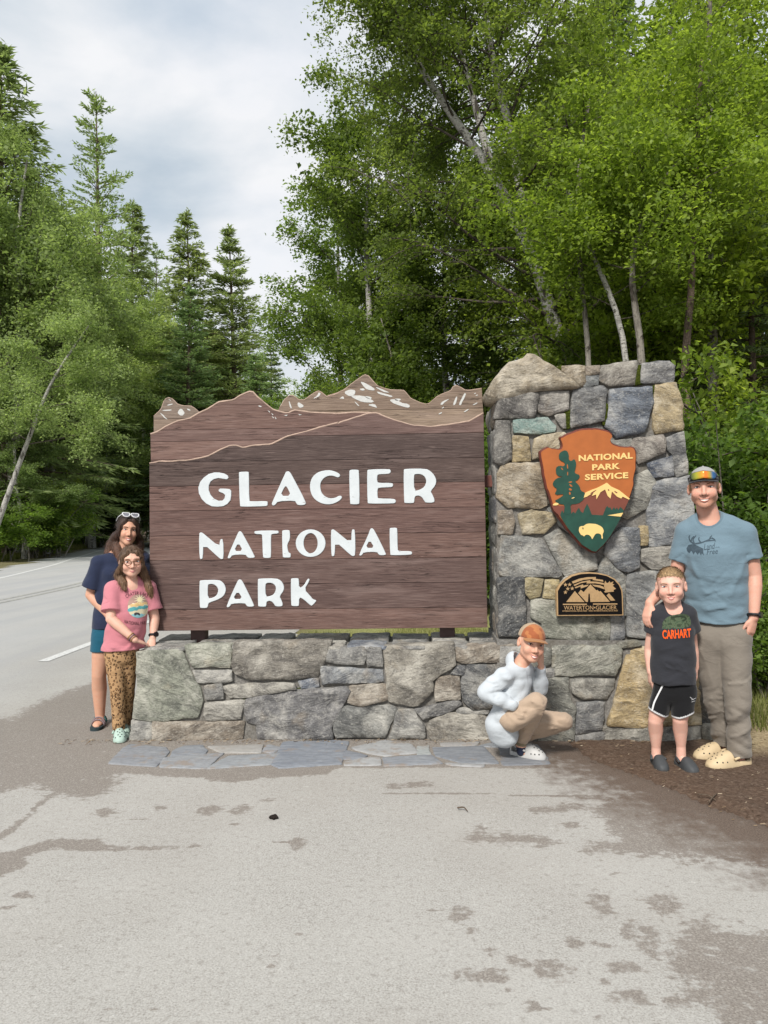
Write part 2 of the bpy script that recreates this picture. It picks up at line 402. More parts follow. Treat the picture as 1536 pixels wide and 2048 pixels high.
lawnc = g.ramp(f1, [(0.25, (0.10, 0.12, 0.03)), (0.55, (0.30, 0.30, 0.12)), (0.8, (0.46, 0.40, 0.2))])
col = g.mix(g.attr('straw', 'Fac'), soil, strawc); col = g.mix(g.attr('lawn', 'Fac'), col, lawnc); col = g.mix(g.attr('verge', 'Fac'), col, g.ramp(f1, [(0.3, (0.08, 0.09, 0.03)), (0.7, (0.3, 0.25, 0.15))]))
earth = g.done(col, 0.95, 0.1, g.bump(g.math('ADD', f1, g.math('MULTIPLY', sp.outputs[0], 0.5)), 0.8, 0.02))
me.materials.append(earth)
set_attr(me, 'straw', straw); set_attr(me, 'lawn', lawn); set_attr(me, 'verge', verge)
ground = put('ground', me, None, (0, 0, 0)); tag(ground, 'dark brown earth and forest floor running back under the trees', None, None, 'structure')

# painted road markings
paint = N('road_paint'); cc = paint.coords('Object')
pm = paint.done(paint.mix(paint.map(paint.noise(cc, 30, 4, 0.6), 0.42, 0.62), (0.62, 0.62, 0.6), (0.45, 0.45, 0.44)), 0.7, 0.3)
yp = N('road_paint_yellow_grey'); cc = yp.coords('Object')
ypm = yp.done(yp.mix(yp.map(yp.noise(cc, 12, 4, 0.6), 0.35, 0.6), (0.42, 0.41, 0.36), (0.24, 0.24, 0.23)), 0.8, 0.2)
def stripe(name, pts, w, mat, label):
    pts = np.array([(x, y, 0.0) for x, y in pts]); 
    # resample and smooth
    t = np.linspace(0, 1, len(pts)); tt = np.linspace(0, 1, 60)
    q = np.stack([np.interp(tt, t, pts[:, k]) for k in range(2)], 1)
    for _ in range(6): q[1:-1] = (q[:-2] + 2 * q[1:-1] + q[2:]) / 4
    d = np.gradient(q, axis=0); nrm = np.stack([-d[:, 1], d[:, 0]], 1); nrm /= np.linalg.norm(nrm, axis=1)[:, None]
    V = np.concatenate([np.c_[q + nrm * w / 2, np.full(60, .005)], np.c_[q - nrm * w / 2, np.full(60, .005)]])
    F = np.array([(i, i + 1, i + 61, i + 60) for i in range(59)])
    F = F[:, ::-1]
    o = mk(name, V, F, mat, None, False, (V[0][0], V[0][1], 0)); return tag(o, label, None, None, 'structure')
stripe('road_marking', [(-4.30, 3.1), (-4.32, 9.0)], 0.13, pm, 'short white painted dash on the asphalt left of the woman')
stripe('road_marking', [(-10.5, 3.0), (-11.4, 10.0), (-12.6, 16.9), (-14.5, 24), (-17.4, 33), (-20.5, 43), (-23.4, 58)], 0.16, pm, 'long white edge line along the far side of the road')
stripe('road_marking', [(-8.55, 2), (-8.5, 9.5), (-8.75, 14), (-10, 22), (-13, 34), (-17, 50)], 0.12, ypm, 'worn nearer line of the double centre line')
stripe('road_marking', [(-8.85, 2), (-8.8, 9.5), (-9.05, 14), (-10.3, 22), (-13.3, 34), (-17.3, 50)], 0.12, ypm, 'worn farther line of the double centre line')

# flagstone apron in front of the wall
def round_poly(poly, n_sub=6, jitter=0.006, seed=0, smooth=1, grow=0.0):
    """subdivide an outline, soften corners and roughen it"""
    poly = np.asarray(poly, float); out = []
    for i in range(len(poly)):
        a, b = poly[i], poly[(i + 1) % len(poly)]
        m = max(2, int(np.linalg.norm(b - a) / 0.022))
        for k in range(m): out.append(a + (b - a) * k / m)
    out = np.array(out)
    for _ in range(smooth): out = (np.roll(out, 1, 0) + 2 * out + np.roll(out, -1, 0)) / 4
    if grow:
        e = np.roll(out, -1, 0) - np.roll(out, 1, 0); nr = np.stack([e[:, 1], -e[:, 0]], 1); nr /= np.linalg.norm(nr, axis=1)[:, None] + 1e-9
        if np.sum(out[:, 0] * np.roll(out[:, 1], -1) - np.roll(out[:, 0], -1) * out[:, 1]) < 0: nr = -nr
        out = out + nr * grow
    p3 = np.c_[out * 14, np.full(len(out), seed * 3.7)]
    out = out + jitter * np.stack([fbm(p3, 3, seed), fbm(p3 + 31.7, 3, seed + 50)], 1)
    return out
def slab_vf(outline, thick, bulge, seed, spacing=0.035, rough=0.004, edge=0.012, freq=9.0, tilt=(0, 0)):
    """a rough slab: outline (n,2) in local (u,v), raised in w; returns V (u,v,w), F"""
    outline = np.asarray(outline, float); n = len(outline)
    lo, hi = outline.min(0), outline.max(0)
    gx, gy = np.meshgrid(np.arange(lo[0] + spacing * .6, hi[0], spacing), np.arange(lo[1] + spacing * .6, hi[1], spacing))
    q = np.stack([gx.ravel(), gy.ravel()], 1); q += spacing * 0.28 * np.random.default_rng(seed).uniform(-1, 1, q.shape)
    inside = poly_sd(q, outline) > max(edge * 1.15, spacing * .45); q = q[inside]
    # ring just inside the outline
    e = np.roll(outline, -1, 0) - np.roll(outline, 1, 0); nrm = np.stack([-e[:, 1], e[:, 0]], 1); nrm /= np.linalg.norm(nrm, axis=1)[:, None] + 1e-9
    area = 0.5 * np.sum(outline[:, 0] * np.roll(outline[:, 1], -1) - np.roll(outline[:, 0], -1) * outline[:, 1])
    if area < 0: nrm = -nrm
    inner = outline + nrm * edge * 0.55
    ok = poly_sd(inner, outline) > edge * 0.3; inner = inner[ok]
    pts = [Vector(p) for p in outline] + [Vector(p) for p in inner] + [Vector(p) for p in q]
    r = geometry.delaunay_2d_cdt(pts, [], [list(range(n))], 1, 1e-6)
    V2 = np.array([tuple(v) for v in r[0]]); T = [tuple(f) for f in r[2]]
    sd = np.maximum(poly_sd(V2, outline), 0)
    p3 = np.c_[V2 * freq, np.full(len(V2), seed * 1.37)]
    h = thick + bulge * (1 - np.exp(-sd / (edge * 1.2))) + rough * (fbm(p3, 4, seed) + 0.9 * (0.45 - np.abs(fbm(p3 * 0.75 + 7.7, 2, seed + 5)) * 2)) * np.clip(sd / edge, 0.25, 1)
    ctr = (lo + hi) / 2
    h += tilt[0] * (V2[:, 0] - ctr[0]) + tilt[1] * (V2[:, 1] - ctr[1])
    ids = [i for i, o in enumerate(r[3]) if any(k < n for k in o)]
    # boundary edges -> side walls
    from collections import Counter
    cnt = {}
    for f in T:
        for k in range(3):
            a, b = f[k], f[(k + 1) % 3]
            cnt[(a, b)] = cnt.get((a, b), 0) + 1
    V = np.c_[V2, h]; F = list(T)
    nb = {}
    Vl = [tuple(v) for v in V]
    for (a, b) in cnt:
        if (b, a) not in cnt:
            for i in (a, b):
                if i not in nb: nb[i] = len(Vl); Vl.append((V2[i][0], V2[i][1], 0.0))
            F.append((b, a, nb[a], nb[b]))
    return np.array(Vl), F
g = N('blue_grey_flagstone')
c = g.coords('Object', loc=g.math('MULTIPLY', g.objinfo('Random'), 40.0))
oc = g.objinfo('Color')
st1 = g.noise(g.coords('Object', (1, 5, 5), (0.2, 0, 0.3)), 7, 5, 0.6, 0.6); f1 = g.noise(c, 28, 5, 0.65)
col = g.mix(g.map(st1, 0.35, 0.68, 0, 0.6), oc, g.mix(0.5, oc, (0.46, 0.47, 0.47)))
col = g.mix(g.map(f1, 0.45, 0.75, 0, 0.45), col, (0.12, 0.12, 0.125))
col = g.mix(g.map(g.noise(c, 6, 5, 0.7), 0.56, 0.66, 0, 0.7), col, (0.24, 0.19, 0.15))
flag_mat = g.done(col, 0.75, 0.3, g.bump(g.math('ADD', f1, st1), 0.35, 0.008))
flags = [
 (cA([(130, 870), (180, 830), (400, 850), (420, 880), (340, 965), (60, 945)]), (0.27, 0.29, 0.33)), (cA([(450, 870), (520, 840), (620, 835), (660, 870), (640, 888), (440, 903)]), (0.25, 0.28, 0.33)),
 (cA([(395, 912), (755, 884), (650, 975), (370, 968)]), (0.33, 0.35, 0.38)), (cA([(662, 842), (1000, 832), (985, 880), (760, 880)]), (0.46, 0.42, 0.36)),
 (cA([(1000, 870), (1040, 832), (1118, 850), (1060, 880)]), (0.31, 0.33, 0.37)), (cA([(790, 902), (1105, 888), (1045, 950), (662, 978)]), (0.33, 0.36, 0.39)),
 (cA([(1130, 815), (1440, 805), (1524, 812), (1478, 948), (1100, 973), (1058, 950)]), (0.22, 0.26, 0.33)),
 (cB([(200, 850), (400, 805), (560, 830), (594, 878), (400, 898), (300, 883)]), (0.43, 0.43, 0.42)), (cB([(165, 870), (285, 898), (250, 912), (145, 918)]), (0.22, 0.25, 0.31)),
 (cB([(160, 938), (270, 914), (362, 912), (373, 955), (152, 957)]), (0.46, 0.46, 0.45)), (cB([(602, 840), (660, 838), (672, 890), (602, 892)]), (0.42, 0.46, 0.44)),
 (cB([(697, 850), (1000, 842), (1095, 945), (900, 947), (722, 900)]), (0.21, 0.24, 0.29)), (cB([(392, 912), (680, 897), (748, 945), (402, 960)]), (0.27, 0.30, 0.35)),
 (cB([(1106, 842), (1330, 830), (1412, 945), (1125, 955)]), (0.20, 0.22, 0.26)), (cB([(745, 824), (980, 815), (955, 834), (750, 838)]), (0.40, 0.37, 0.34)), (cB([(985, 838), (1110, 802), (1098, 845)]), (0.26, 0.29, 0.33)),
 (cB([(770, 945), (900, 950), (1010, 955), (1000, 965), (800, 955)]), (0.42, 0.41, 0.40)),
]
apron = empty('flagstone_apron', (-0.6, -0.3, 0)); tag(apron, 'strip of irregular blue grey flagstones set at the foot of the wall', None, None, 'structure')
for i, (px, colr) in enumerate(flags):
    ol = round_poly(gpoly(px), jitter=0.012, seed=i + 3, smooth=0, grow=0.010)
    V, F = slab_vf(ol, 0.012, 0.004, i + 40, 0.05, 0.003, 0.010, 12.0)
    V[:, 2] -= 0.006
    o = mk('flagstone', V, F, flag_mat, apron, True); gm_ = sum(colr) / 3; o.color = (*[0.68 * (gm_ * .4 + k * .6) for k in colr], 1)
# ================================================================== masonry
def stone_material():
    g = N('rough_stone')
    rnd = g.objinfo('Random'); oc = g.objinfo('Color')
    off = g.math('MULTIPLY', rnd, 37.0)
    rot = g.new('ShaderNodeVectorRotate'); rot.rotation_type = 'AXIS_ANGLE'; rot.inputs['Axis'].default_value = (0, 1, 0)
    tcn = g.new('ShaderNodeTexCoord'); g.l.new(tcn.outputs['Object'], rot.inputs['Vector'])
    g.l.new(g.map(rnd, 0, 1, -0.55, 0.6), rot.inputs['Angle'])
    addv = g.new('ShaderNodeVectorMath'); addv.operation = 'ADD'; g.l.new(rot.outputs[0], addv.inputs[0])
    cmb = g.new('ShaderNodeCombineXYZ'); g.l.new(off, cmb.inputs[0]); g.l.new(off, cmb.inputs[2]); g.l.new(cmb.outputs[0], addv.inputs[1])
    v = addv.outputs[0]
    lay = g.noise(g.coords(scale=(0.75, 1.6, 1.9), vec=v), 8, 7, 0.66, 0.9)
    blot = g.noise(g.coords(vec=v), 4.5, 6, 0.66, 0.5)
    fine = g.noise(g.coords(vec=v), 75, 5, 0.72); med = g.noise(g.coords(scale=(0.8, 1.3, 1.4), vec=v), 26, 5, 0.68, 0.6)
    vein = g.noise(g.coords(scale=(1, 1, 1.5), vec=v), 6, 5, 0.6, 1.6)
    rid = g.math('ABSOLUTE', g.math('SUBTRACT', vein, 0.5))
    dark = g.mix(1.0, oc, (0.36, 0.36, 0.38), 'MULTIPLY')
    light = g.mix(0.6, g.mix(1.0, oc, (1.5, 1.5, 1.45), 'MULTIPLY'), (0.48, 0.47, 0.44))
    col = g.mix(g.map(lay, 0.33, 0.62, 0, 1), dark, oc)
    col = g.mix(g.map(blot, 0.48, 0.66, 0, 0.85), col, light)
    rust = g.noise(g.coords(vec=v), 2.6, 4, 0.6, 0.3)
    col = g.mix(g.map(rust, 0.58, 0.72, 0, 0.42), col, (0.30, 0.22, 0.12))
    col = g.mix(g.map(med, 0.55, 0.70, 0, 0.55), col, light)
    col = g.mix(g.map(med, 0.30, 0.44, 0.6, 0), col, g.mix(1.0, oc, (0.3, 0.3, 0.32), 'MULTIPLY'))
    col = g.mix(g.math('MULTIPLY', g.map(rid, 0.0, 0.008, 0.7, 0.0), g.map(rust, 0.42, 0.6)), col, (0.05, 0.05, 0.05))
    col = g.mix(g.map(fine, 0.56, 0.70, 0, 0.55), col, (0.55, 0.54, 0.51))
    col = g.mix(g.map(fine, 0.30, 0.42, 0.6, 0), col, (0.06, 0.06, 0.06))
    h = g.math('ADD', g.math('MULTIPLY', lay, 0.9), g.math('MULTIPLY', med, 0.55)); h = g.math('ADD', h, g.math('MULTIPLY', fine, 0.18))
    col = g.mix(1.0, col, (1.03, 1.0, 0.955), 'MULTIPLY')
    return g.done(col, 0.82, 0.25, g.bump(h, 0.9, 0.028))
STONE = stone_material()
g = N('mortar'); c = g.coords('Object')
f1 = g.noise(c, 55, 5, 0.65); f2 = g.noise(c, 5, 4, 0.6)
col = g.ramp(f1, [(0.25, (0.09, 0.085, 0.078)), (0.55, (0.205, 0.195, 0.18)), (0.8, (0.32, 0.31, 0.29))])
col = g.mix(g.map(f2, 0.45, 0.68, 0, 0.6), col, (0.13, 0.115, 0.09))
MORTAR = g.done(col, 0.95, 0.1, g.bump(f1, 0.7, 0.012))
g = N('moss'); c = g.coords('Object'); f1 = g.noise(c, 70, 4, 0.7)
MOSS = g.done(g.ramp(f1, [(0.25, (0.012, 0.018, 0.004)), (0.55, (0.06, 0.075, 0.012)), (0.8, (0.15, 0.16, 0.03))]), 1.0, 0.05, g.bump(f1, 1.0, 0.02))

def face_stone(parent, px, Y, colr, seed, depth=0.09, bulge=0.016, rough=0.014, name='stone', mat=None, lift=0.0, jit=0.012, tilt=None, spacing=0.026, sm=0):
    """one stone of a wall face that looks along -y: outline traced on plane y=Y"""
    pts = [P(x, y, Y) for x, y in px]
    ol = round_poly([(p[0], p[2]) for p in pts], jitter=jit, seed=seed, smooth=sm, grow=0.009)
    rr = random.Random(seed)
    if tilt is None: tilt = (rr.uniform(-.06, .06), rr.uniform(-.06, .06)); bulge = bulge * 0.55
    V, F = slab_vf(ol, depth, bulge, seed, spacing, rough, 0.007, 9.0, tilt)
    W = np.stack([V[:, 0], Y + depth - V[:, 2] - lift, V[:, 1]], 1)
    o = mk(name, W, F, mat or STONE, parent, True); o.color = (*colr, 1); return o

GREEN, GREY, DARK, BLUE, TAN, BRN, PALE, TEAL = (0.27, 0.285, 0.24), (0.25, 0.25, 0.245), (0.13, 0.135, 0.145), (0.19, 0.215, 0.26), (0.42, 0.34, 0.20), (0.27, 0.235, 0.195), (0.36, 0.35, 0.32), (0.24, 0.34, 0.32)
LGREY = (0.29, 0.29, 0.28)
wall = empty('stone_wall', (-0.75, 0.3, 0), 'low mortared stone wall carrying the brown wooden sign', 'wall')
# core
x0 = P(274, 1480, 0)[0] + 0.03
V, F = join_vf([box_vf((x0, 0.020, -0.05), (0.66, 0.60, 0.645))])
core = mk('mortar_core', V, F, MORTAR, wall, False)
wall_stones = [
 (cA([(232, 262), (500, 245), (545, 378), (608, 480), (628, 560), (600, 658), (320, 680), (208, 660), (215, 600), (232, 480)]), GREEN, .004, 0.012),
 (cA([(200, 684), (318, 688), (325, 806), (180, 816)]), LGREY, .010, 0.02),
 (cA([(330, 692), (880, 692), (870, 785), (720, 812), (470, 820), (330, 812)]), BRN, .012, 0.022),
 (cA([(520, 222), (800, 218), (815, 250), (795, 345), (570, 345), (545, 310)]), GREEN, .014, 0.02),
 (cA([(570, 378), (800, 375), (808, 430), (740, 445), (600, 445)]), GREY, .012, 0.018),
 (cA([(640, 470), (740, 457), (752, 540), (650, 548)]), LGREY, .012, 0.018),
 (cA([(760, 470), (1080, 450), (1190, 455), (1205, 480), (1000, 520), (800, 540), (760, 500)]), PALE, .014, 0.018),
 (cA([(650, 577), (883, 560), (860, 665), (660, 675), (640, 650)]), PALE, .012, 0.016),
 (cA([(835, 200), (1420, 195), (1375, 330), (1330, 415), (1160, 425), (900, 415), (835, 385), (815, 340)]), (0.25, 0.235, 0.21), .020, 0.03),
 (cA([(1220, 440), (1335, 430), (1340, 470), (1235, 480)]), BLUE, .006, 0.008),
 (cA([(870, 572), (905, 545), (1200, 495), (1500, 478), (1530, 500), (1420, 720), (1430, 785), (1080, 800), (970, 795), (962, 705), (900, 690)]), (0.20, 0.20, 0.205), .018, 0.03),
 (cB([(50, 240), (275, 235), (285, 270), (265, 330), (150, 335), (35, 310)]), GREY, .012, 0.016),
 (cB([(290, 235), (370, 240), (380, 345), (290, 345)]), GREY, .012, 0.018),
 (cB([(12, 347), (380, 372), (388, 443), (150, 445), (15, 450)]), (0.24, 0.255, 0.275), .012, 0.014),
 (cB([(180, 470), (400, 462), (415, 550), (250, 585), (170, 560)]), BRN, .016, 0.02),
 (cB([(390, 225), (820, 208), (830, 330), (690, 430), (690, 500), (600, 585), (470, 575), (425, 560), (402, 300)]), (0.26, 0.245, 0.215), .014, 0.02),
 (cB([(840, 228), (1200, 217), (1180, 310), (870, 325), (840, 310)]), BRN, .008, 0.012),
 (cB([(810, 390), (850, 352), (885, 350), (880, 400)]), DARK, .006, 0.01),
 (cB([(725, 420), (855, 415), (860, 545), (710, 555), (705, 520)]), BRN, .012, 0.016),
 (cB([(910, 345), (1100, 337), (1150, 400), (1130, 560), (1040, 600), (940, 605), (880, 560), (865, 440)]), (0.14, 0.145, 0.15), .012, 0.02),
 (cB([(585, 615), (850, 557), (870, 580), (800, 620), (630, 670)]), (0.2, 0.2, 0.2), .014, 0.016),
 (cB([(105, 600), (440, 592), (470, 620), (395, 782), (100, 775), (85, 740)]), (0.21, 0.215, 0.21), .014, 0.02),
 (cB([(480, 617), (570, 614), (640, 720), (645, 785), (430, 788)]), LGREY, .014, 0.02),
 (cB([(672, 692), (720, 665), (800, 642), (1000, 642), (1050, 670), (1080, 740), (1075, 808), (690, 810), (660, 720)]), (0.28, 0.265, 0.235), .014, 0.022),
 (cB([(1100, 620), (1240, 600), (1260, 800), (1110, 806)]), GREY, .012, 0.02),
 (cB([(850, 612), (930, 610), (1040, 608), (1030, 632), (840, 630)]), GREY, .008, 0.01),
]
for i, (px, colr, rg, bl) in enumerate(wall_stones):
    face_stone(wall, px, -0.005, colr, 100 + i, rough=rg * 1.3, bulge=bl)
# cap stones on top of the wall: outlines in plan
zt = 0.642
def cap(parent, xy, colr, seed, z=zt, thick=0.024, rough=0.010, bulge=0.008, name='cap_stone'):
    ol = round_poly(xy, jitter=0.012, seed=seed, smooth=1)
    V, F = slab_vf(ol, thick, bulge, seed, 0.035, rough, 0.014, 9.0, (random.Random(seed).uniform(-.03, .03), random.Random(seed + 1).uniform(-.02, .03)))
    V = V.copy(); V[:, 2] += z
    o = mk(name, V, F, STONE, parent, True); o.color = (*colr, 1); return o
capx = [-2.0, -1.66, -1.22, -0.95, -0.52, -0.20, 0.10, 0.38, 0.64]
cr_ = random.Random(5)
for i in range(len(capx) - 1):
    a, b = capx[i] + .012, capx[i + 1] - .012
    ym = cr_.uniform(0.22, 0.36)
    col_ = [LGREY, GREY, (0.25, 0.235, 0.21), PALE, BLUE, GREY, LGREY, GREY][i]
    cap(wall, [(a, 0.0), (b, 0.0), (b + cr_.uniform(-.02, .0), ym - .01), (a + cr_.uniform(0, .02), ym + .0)], col_, 300 + i)
    cap(wall, [(a - .01 * 0, ym + .02), (b, ym + .012), (b, 0.585), (a, 0.59)], (PALE, GREY, LGREY)[i % 3], 330 + i, thick=0.03)

pillar = empty('stone_pillar', (1.25, 0.3, 0), 'tall tapering mortared stone pillar at the right end of the wall', 'pillar')
def prism(px, Y0, Y1):
    f = [P(x, y, Y0) for x, y in px]; n = len(f)
    V = [tuple(p) for p in f] + [(p[0], Y1, p[2]) for p in f]
    F = [tuple(range(n))[::-1], tuple(range(n, 2 * n))] + [(i, (i + 1) % n, n + (i + 1) % n, n + i) for i in range(n)]
    return V, F
V, F = prism([(996, 1287), (1396, 1292), (1378, 1080), (1366, 950), (1354, 780), (1340, 735), (1140, 745), (1100, 760), (1040, 770), (1000, 800), (992, 900)], 0.058, 0.60)
mk('mortar_core', V, F, MORTAR, pillar, False)
V, F = prism([(994, 1500), (1440, 1500), (1398, 1284), (994, 1280)], -0.012, 0.62)
mk('base_core', V, F, MORTAR, pillar, False)
up_stones = [
 (cC([(45, 372), (90, 300), (160, 212), (205, 168), (300, 138), (330, 106), (374, 106), (500, 190), (690, 330), (400, 355), (100, 420), (60, 410)]), (0.38, 0.33, 0.25), .030, .05, -0.02),
 (cC([(545, 190), (730, 180), (735, 290), (710, 320), (600, 240)]), (0.30, 0.25, 0.18), .012, .016, 0), (cC([(745, 180), (830, 178), (830, 235), (740, 240)]), BRN, .01, .014, 0),
 (cC([(730, 252), (825, 247), (820, 310), (725, 325)]), (0.22, 0.235, 0.24), .01, .014, 0), (cC([(845, 185), (1090, 148), (1095, 180), (1070, 310), (900, 315), (838, 280)]), (0.25, 0.235, 0.21), .012, .02, 0),
 (cC([(1130, 165), (1320, 152), (1355, 180), (1350, 300), (1130, 300)]), (0.24, 0.245, 0.25), .012, .022, 0),
 (cC([(125, 415), (395, 360), (405, 400), (380, 535), (105, 540)]), (0.15, 0.145, 0.14), .012, .03, 0), (cC([(412, 367), (618, 357), (620, 480), (470, 525), (412, 500)]), (0.22, 0.21, 0.2), .014, .03, 0),
 (cC([(662, 350), (858, 327), (882, 345), (868, 560), (642, 610), (637, 490)]), (0.18, 0.185, 0.19), .014, .03, 0), (cC([(912, 350), (1193, 332), (1203, 430), (1150, 640), (960, 680), (884, 600), (902, 450)]), (0.17, 0.195, 0.235), .016, .03, 0),
 (cC([(1232, 317), (1368, 307), (1410, 460), (1415, 625), (1227, 650), (1217, 520)]), (0.40, 0.33, 0.21), .014, .025, 0),
 (cC([(115, 567), (203, 567), (213, 830), (160, 868), (110, 850)]), (0.18, 0.175, 0.165), .012, .03, 0), (cC([(237, 562), (470, 547), (523, 600), (518, 630), (420, 653), (242, 645)]), TEAL, .010, .014, 0),
 (cC([(522, 532), (588, 517), (592, 613), (570, 605)]), PALE, .008, .01, 0), (cC([(232, 672), (338, 682), (348, 840), (237, 845)]), TAN, .01, .014, 0),
 (cC([(380, 692), (440, 667), (590, 652), (640, 700), (640, 800), (420, 825), (372, 830)]), (0.44, 0.38, 0.27), .012, .016, 0),
 (cC([(160, 872), (420, 862), (458, 1000), (463, 1150), (420, 1170), (200, 1165), (125, 1100), (130, 930)]), (0.31, 0.26, 0.19), .014, .028, 0),
 (cC([(132, 1197), (218, 1187), (238, 1260), (223, 1348), (130, 1348)]), BRN, .01, .018, 0), (cC([(272, 1222), (360, 1192), (510, 1212), (533, 1260), (440, 1350), (302, 1350)]), (0.42, 0.36, 0.24), .012, .022, 0),
 ([(1003, 1072), (1035, 1074), (1083, 1080), (1123, 1148), (1108, 1153), (1000, 1151)], (0.23, 0.235, 0.23), .01, .016, 0), ([(1090, 1074), (1120, 1060), (1140, 1072), (1190, 1110), (1192, 1138), (1130, 1150)], (0.26, 0.265, 0.25), .01, .016, 0),
 (cC([(1112, 942), (1170, 912), (1228, 1000), (1160, 1170), (1032, 1250), (960, 1210), (1040, 960)]), (0.32, 0.32, 0.29), .016, .022, 0), (cC([(1177, 867), (1338, 807), (1353, 943), (1212, 958)]), (0.10, 0.12, 0.16), .008, .014, 0),
 (cC([(1082, 692), (1270, 667), (1298, 720), (1288, 780), (1112, 858), (1060, 740)]), (0.24, 0.22, 0.2), .022, .03, 0), (cC([(900, 712), (1055, 692), (1075, 735), (960, 750)]), (0.27, 0.27, 0.25), .01, .012, 0),
 (cC([(1300, 690), (1420, 645), (1450, 930), (1372, 948), (1357, 800), (1312, 760)]), (0.19, 0.195, 0.2), .012, .02, 0), (cC([(1202, 992), (1458, 955), (1480, 1100), (1490, 1430), (1187, 1433), (1172, 1180)]), (0.235, 0.25, 0.27), .012, .02, 0),
 (cC([(1117, 1302), (1158, 1302), (1168, 1428), (1127, 1428)]), TAN, .008, .01, 0),
 (cD([(745, 62), (888, 70), (893, 380), (800, 428), (720, 390), (610, 280), (640, 180)]), (0.19, 0.205, 0.225), .014, .02, 0), (cD([(927, 252), (990, 227), (1160, 217), (1360, 220), (1340, 395), (1000, 400), (922, 330)]), PALE, .016, .022, 0),
 (cD([(807, 442), (1040, 422), (1330, 420), (1345, 600), (1345, 965), (930, 965), (802, 950)]), (0.23, 0.24, 0.245), .014, .022, 0),
 (cD([(15, 652), (205, 662), (215, 780), (640, 795), (640, 985), (130, 960), (100, 850), (20, 800)]), (0.26, 0.27, 0.23), .01, .016, 0), (cD([(655, 795), (768, 790), (770, 968), (655, 985)]), (0.20, 0.21, 0.225), .01, .014, 0),
 (cD([(0, 472), (103, 482), (80, 618), (0, 640), (-40, 600), (-40, 480)]), (0.38, 0.33, 0.2), .01, .014, 0), (cD([(132, 492), (235, 492), (230, 650), (112, 630)]), (0.40, 0.34, 0.2), .01, .014, 0),
 (cD([(300, 470), (540, 430), (620, 300), (700, 400), (770, 450), (785, 780), (240, 775), (250, 530)]), (0.25, 0.26, 0.25), .01, .012, 0),
 ([(997, 1156), (1048, 1156), (1050, 1252), (1036, 1274), (1000, 1272)], (0.10, 0.105, 0.11), .012, .03, 0),
 (cC([(380, 860), (640, 840), (700, 1000), (470, 1140), (462, 1000)]), (0.30, 0.27, 0.22), .008, .01, 0), (cC([(700, 820), (1050, 780), (1090, 900), (1000, 1200), (720, 1100)]), (0.24, 0.24, 0.23), .008, .01, 0), (cC([(480, 1180), (700, 1120), (980, 1220), (930, 1290), (800, 1440), (560, 1300)]), (0.25, 0.26, 0.25), .008, .01, 0),
]
for i, (px, colr, rg, bl, lift) in enumerate(up_stones):
    o = face_stone(pillar, px, 0.028, colr, 500 + i, rough=rg * 1.25, bulge=bl, depth=0.09 if i else 0.30, lift=-lift)
low_stones = [
 (cD([(190, 1040), (730, 1035), (740, 1062), (730, 1200), (690, 1265), (210, 1270), (185, 1200)]), (0.27, 0.275, 0.24), .01, .014), (cD([(60, 1040), (165, 1060), (172, 1180), (110, 1218), (20, 1200), (10, 1080)]), (0.24, 0.245, 0.22), .01, .018),
 (cD([(30, 1232), (188, 1227), (193, 1295), (40, 1298)]), GREY, .01, .012), (cD([(-40, 1312), (313, 1302), (325, 1480), (368, 1540), (362, 1815), (-60, 1800)]), (0.25, 0.255, 0.23), .012, .018),
 (cD([(337, 1312), (693, 1302), (690, 1380), (630, 1468), (430, 1463), (347, 1410)]), (0.29, 0.285, 0.26), .014, .03), (cD([(392, 1502), (598, 1492), (603, 1640), (580, 1720), (382, 1753)]), (0.19, 0.195, 0.2), .01, .016),
 (cD([(800, 1092), (930, 1045), (1010, 1052), (1300, 1080), (1375, 1300), (1388, 1668), (930, 1688), (637, 1683), (695, 1480), (762, 1250)]), (0.47, 0.37, 0.21), .016, .022),
 (cD([(612, 1702), (1385, 1692), (1392, 1850), (900, 1845), (612, 1810)]), (0.27, 0.265, 0.24), .012, .018), (cD([(380, 1772), (600, 1745), (602, 1815), (380, 1830)]), GREY, .01, .014),
 (cE([(405, 1400), (470, 1480), (528, 1678), (430, 1688), (412, 1500)]), (0.11, 0.12, 0.125), .01, .014), (cE([(437, 1702), (543, 1692), (565, 1838), (472, 1842)]), (0.25, 0.24, 0.2), .012, .018),
 (cD([(720, 1012), (898, 1002), (910, 1030), (765, 1046)]), (0.2, 0.2, 0.17), .012, .014), (cD([(-240, 1050), (-20, 1045), (-10, 1200), (-30, 1290), (-235, 1290)]), GREY, .012, .018),
 (cD([(-235, 1310), (-70, 1310), (-75, 1790), (-240, 1800)]), GREY, .012, .018),
]
for i, (px, colr, rg, bl) in enumerate(low_stones):
    face_stone(pillar, px, -0.032, colr, 600 + i, rough=rg * 1.25, bulge=bl)
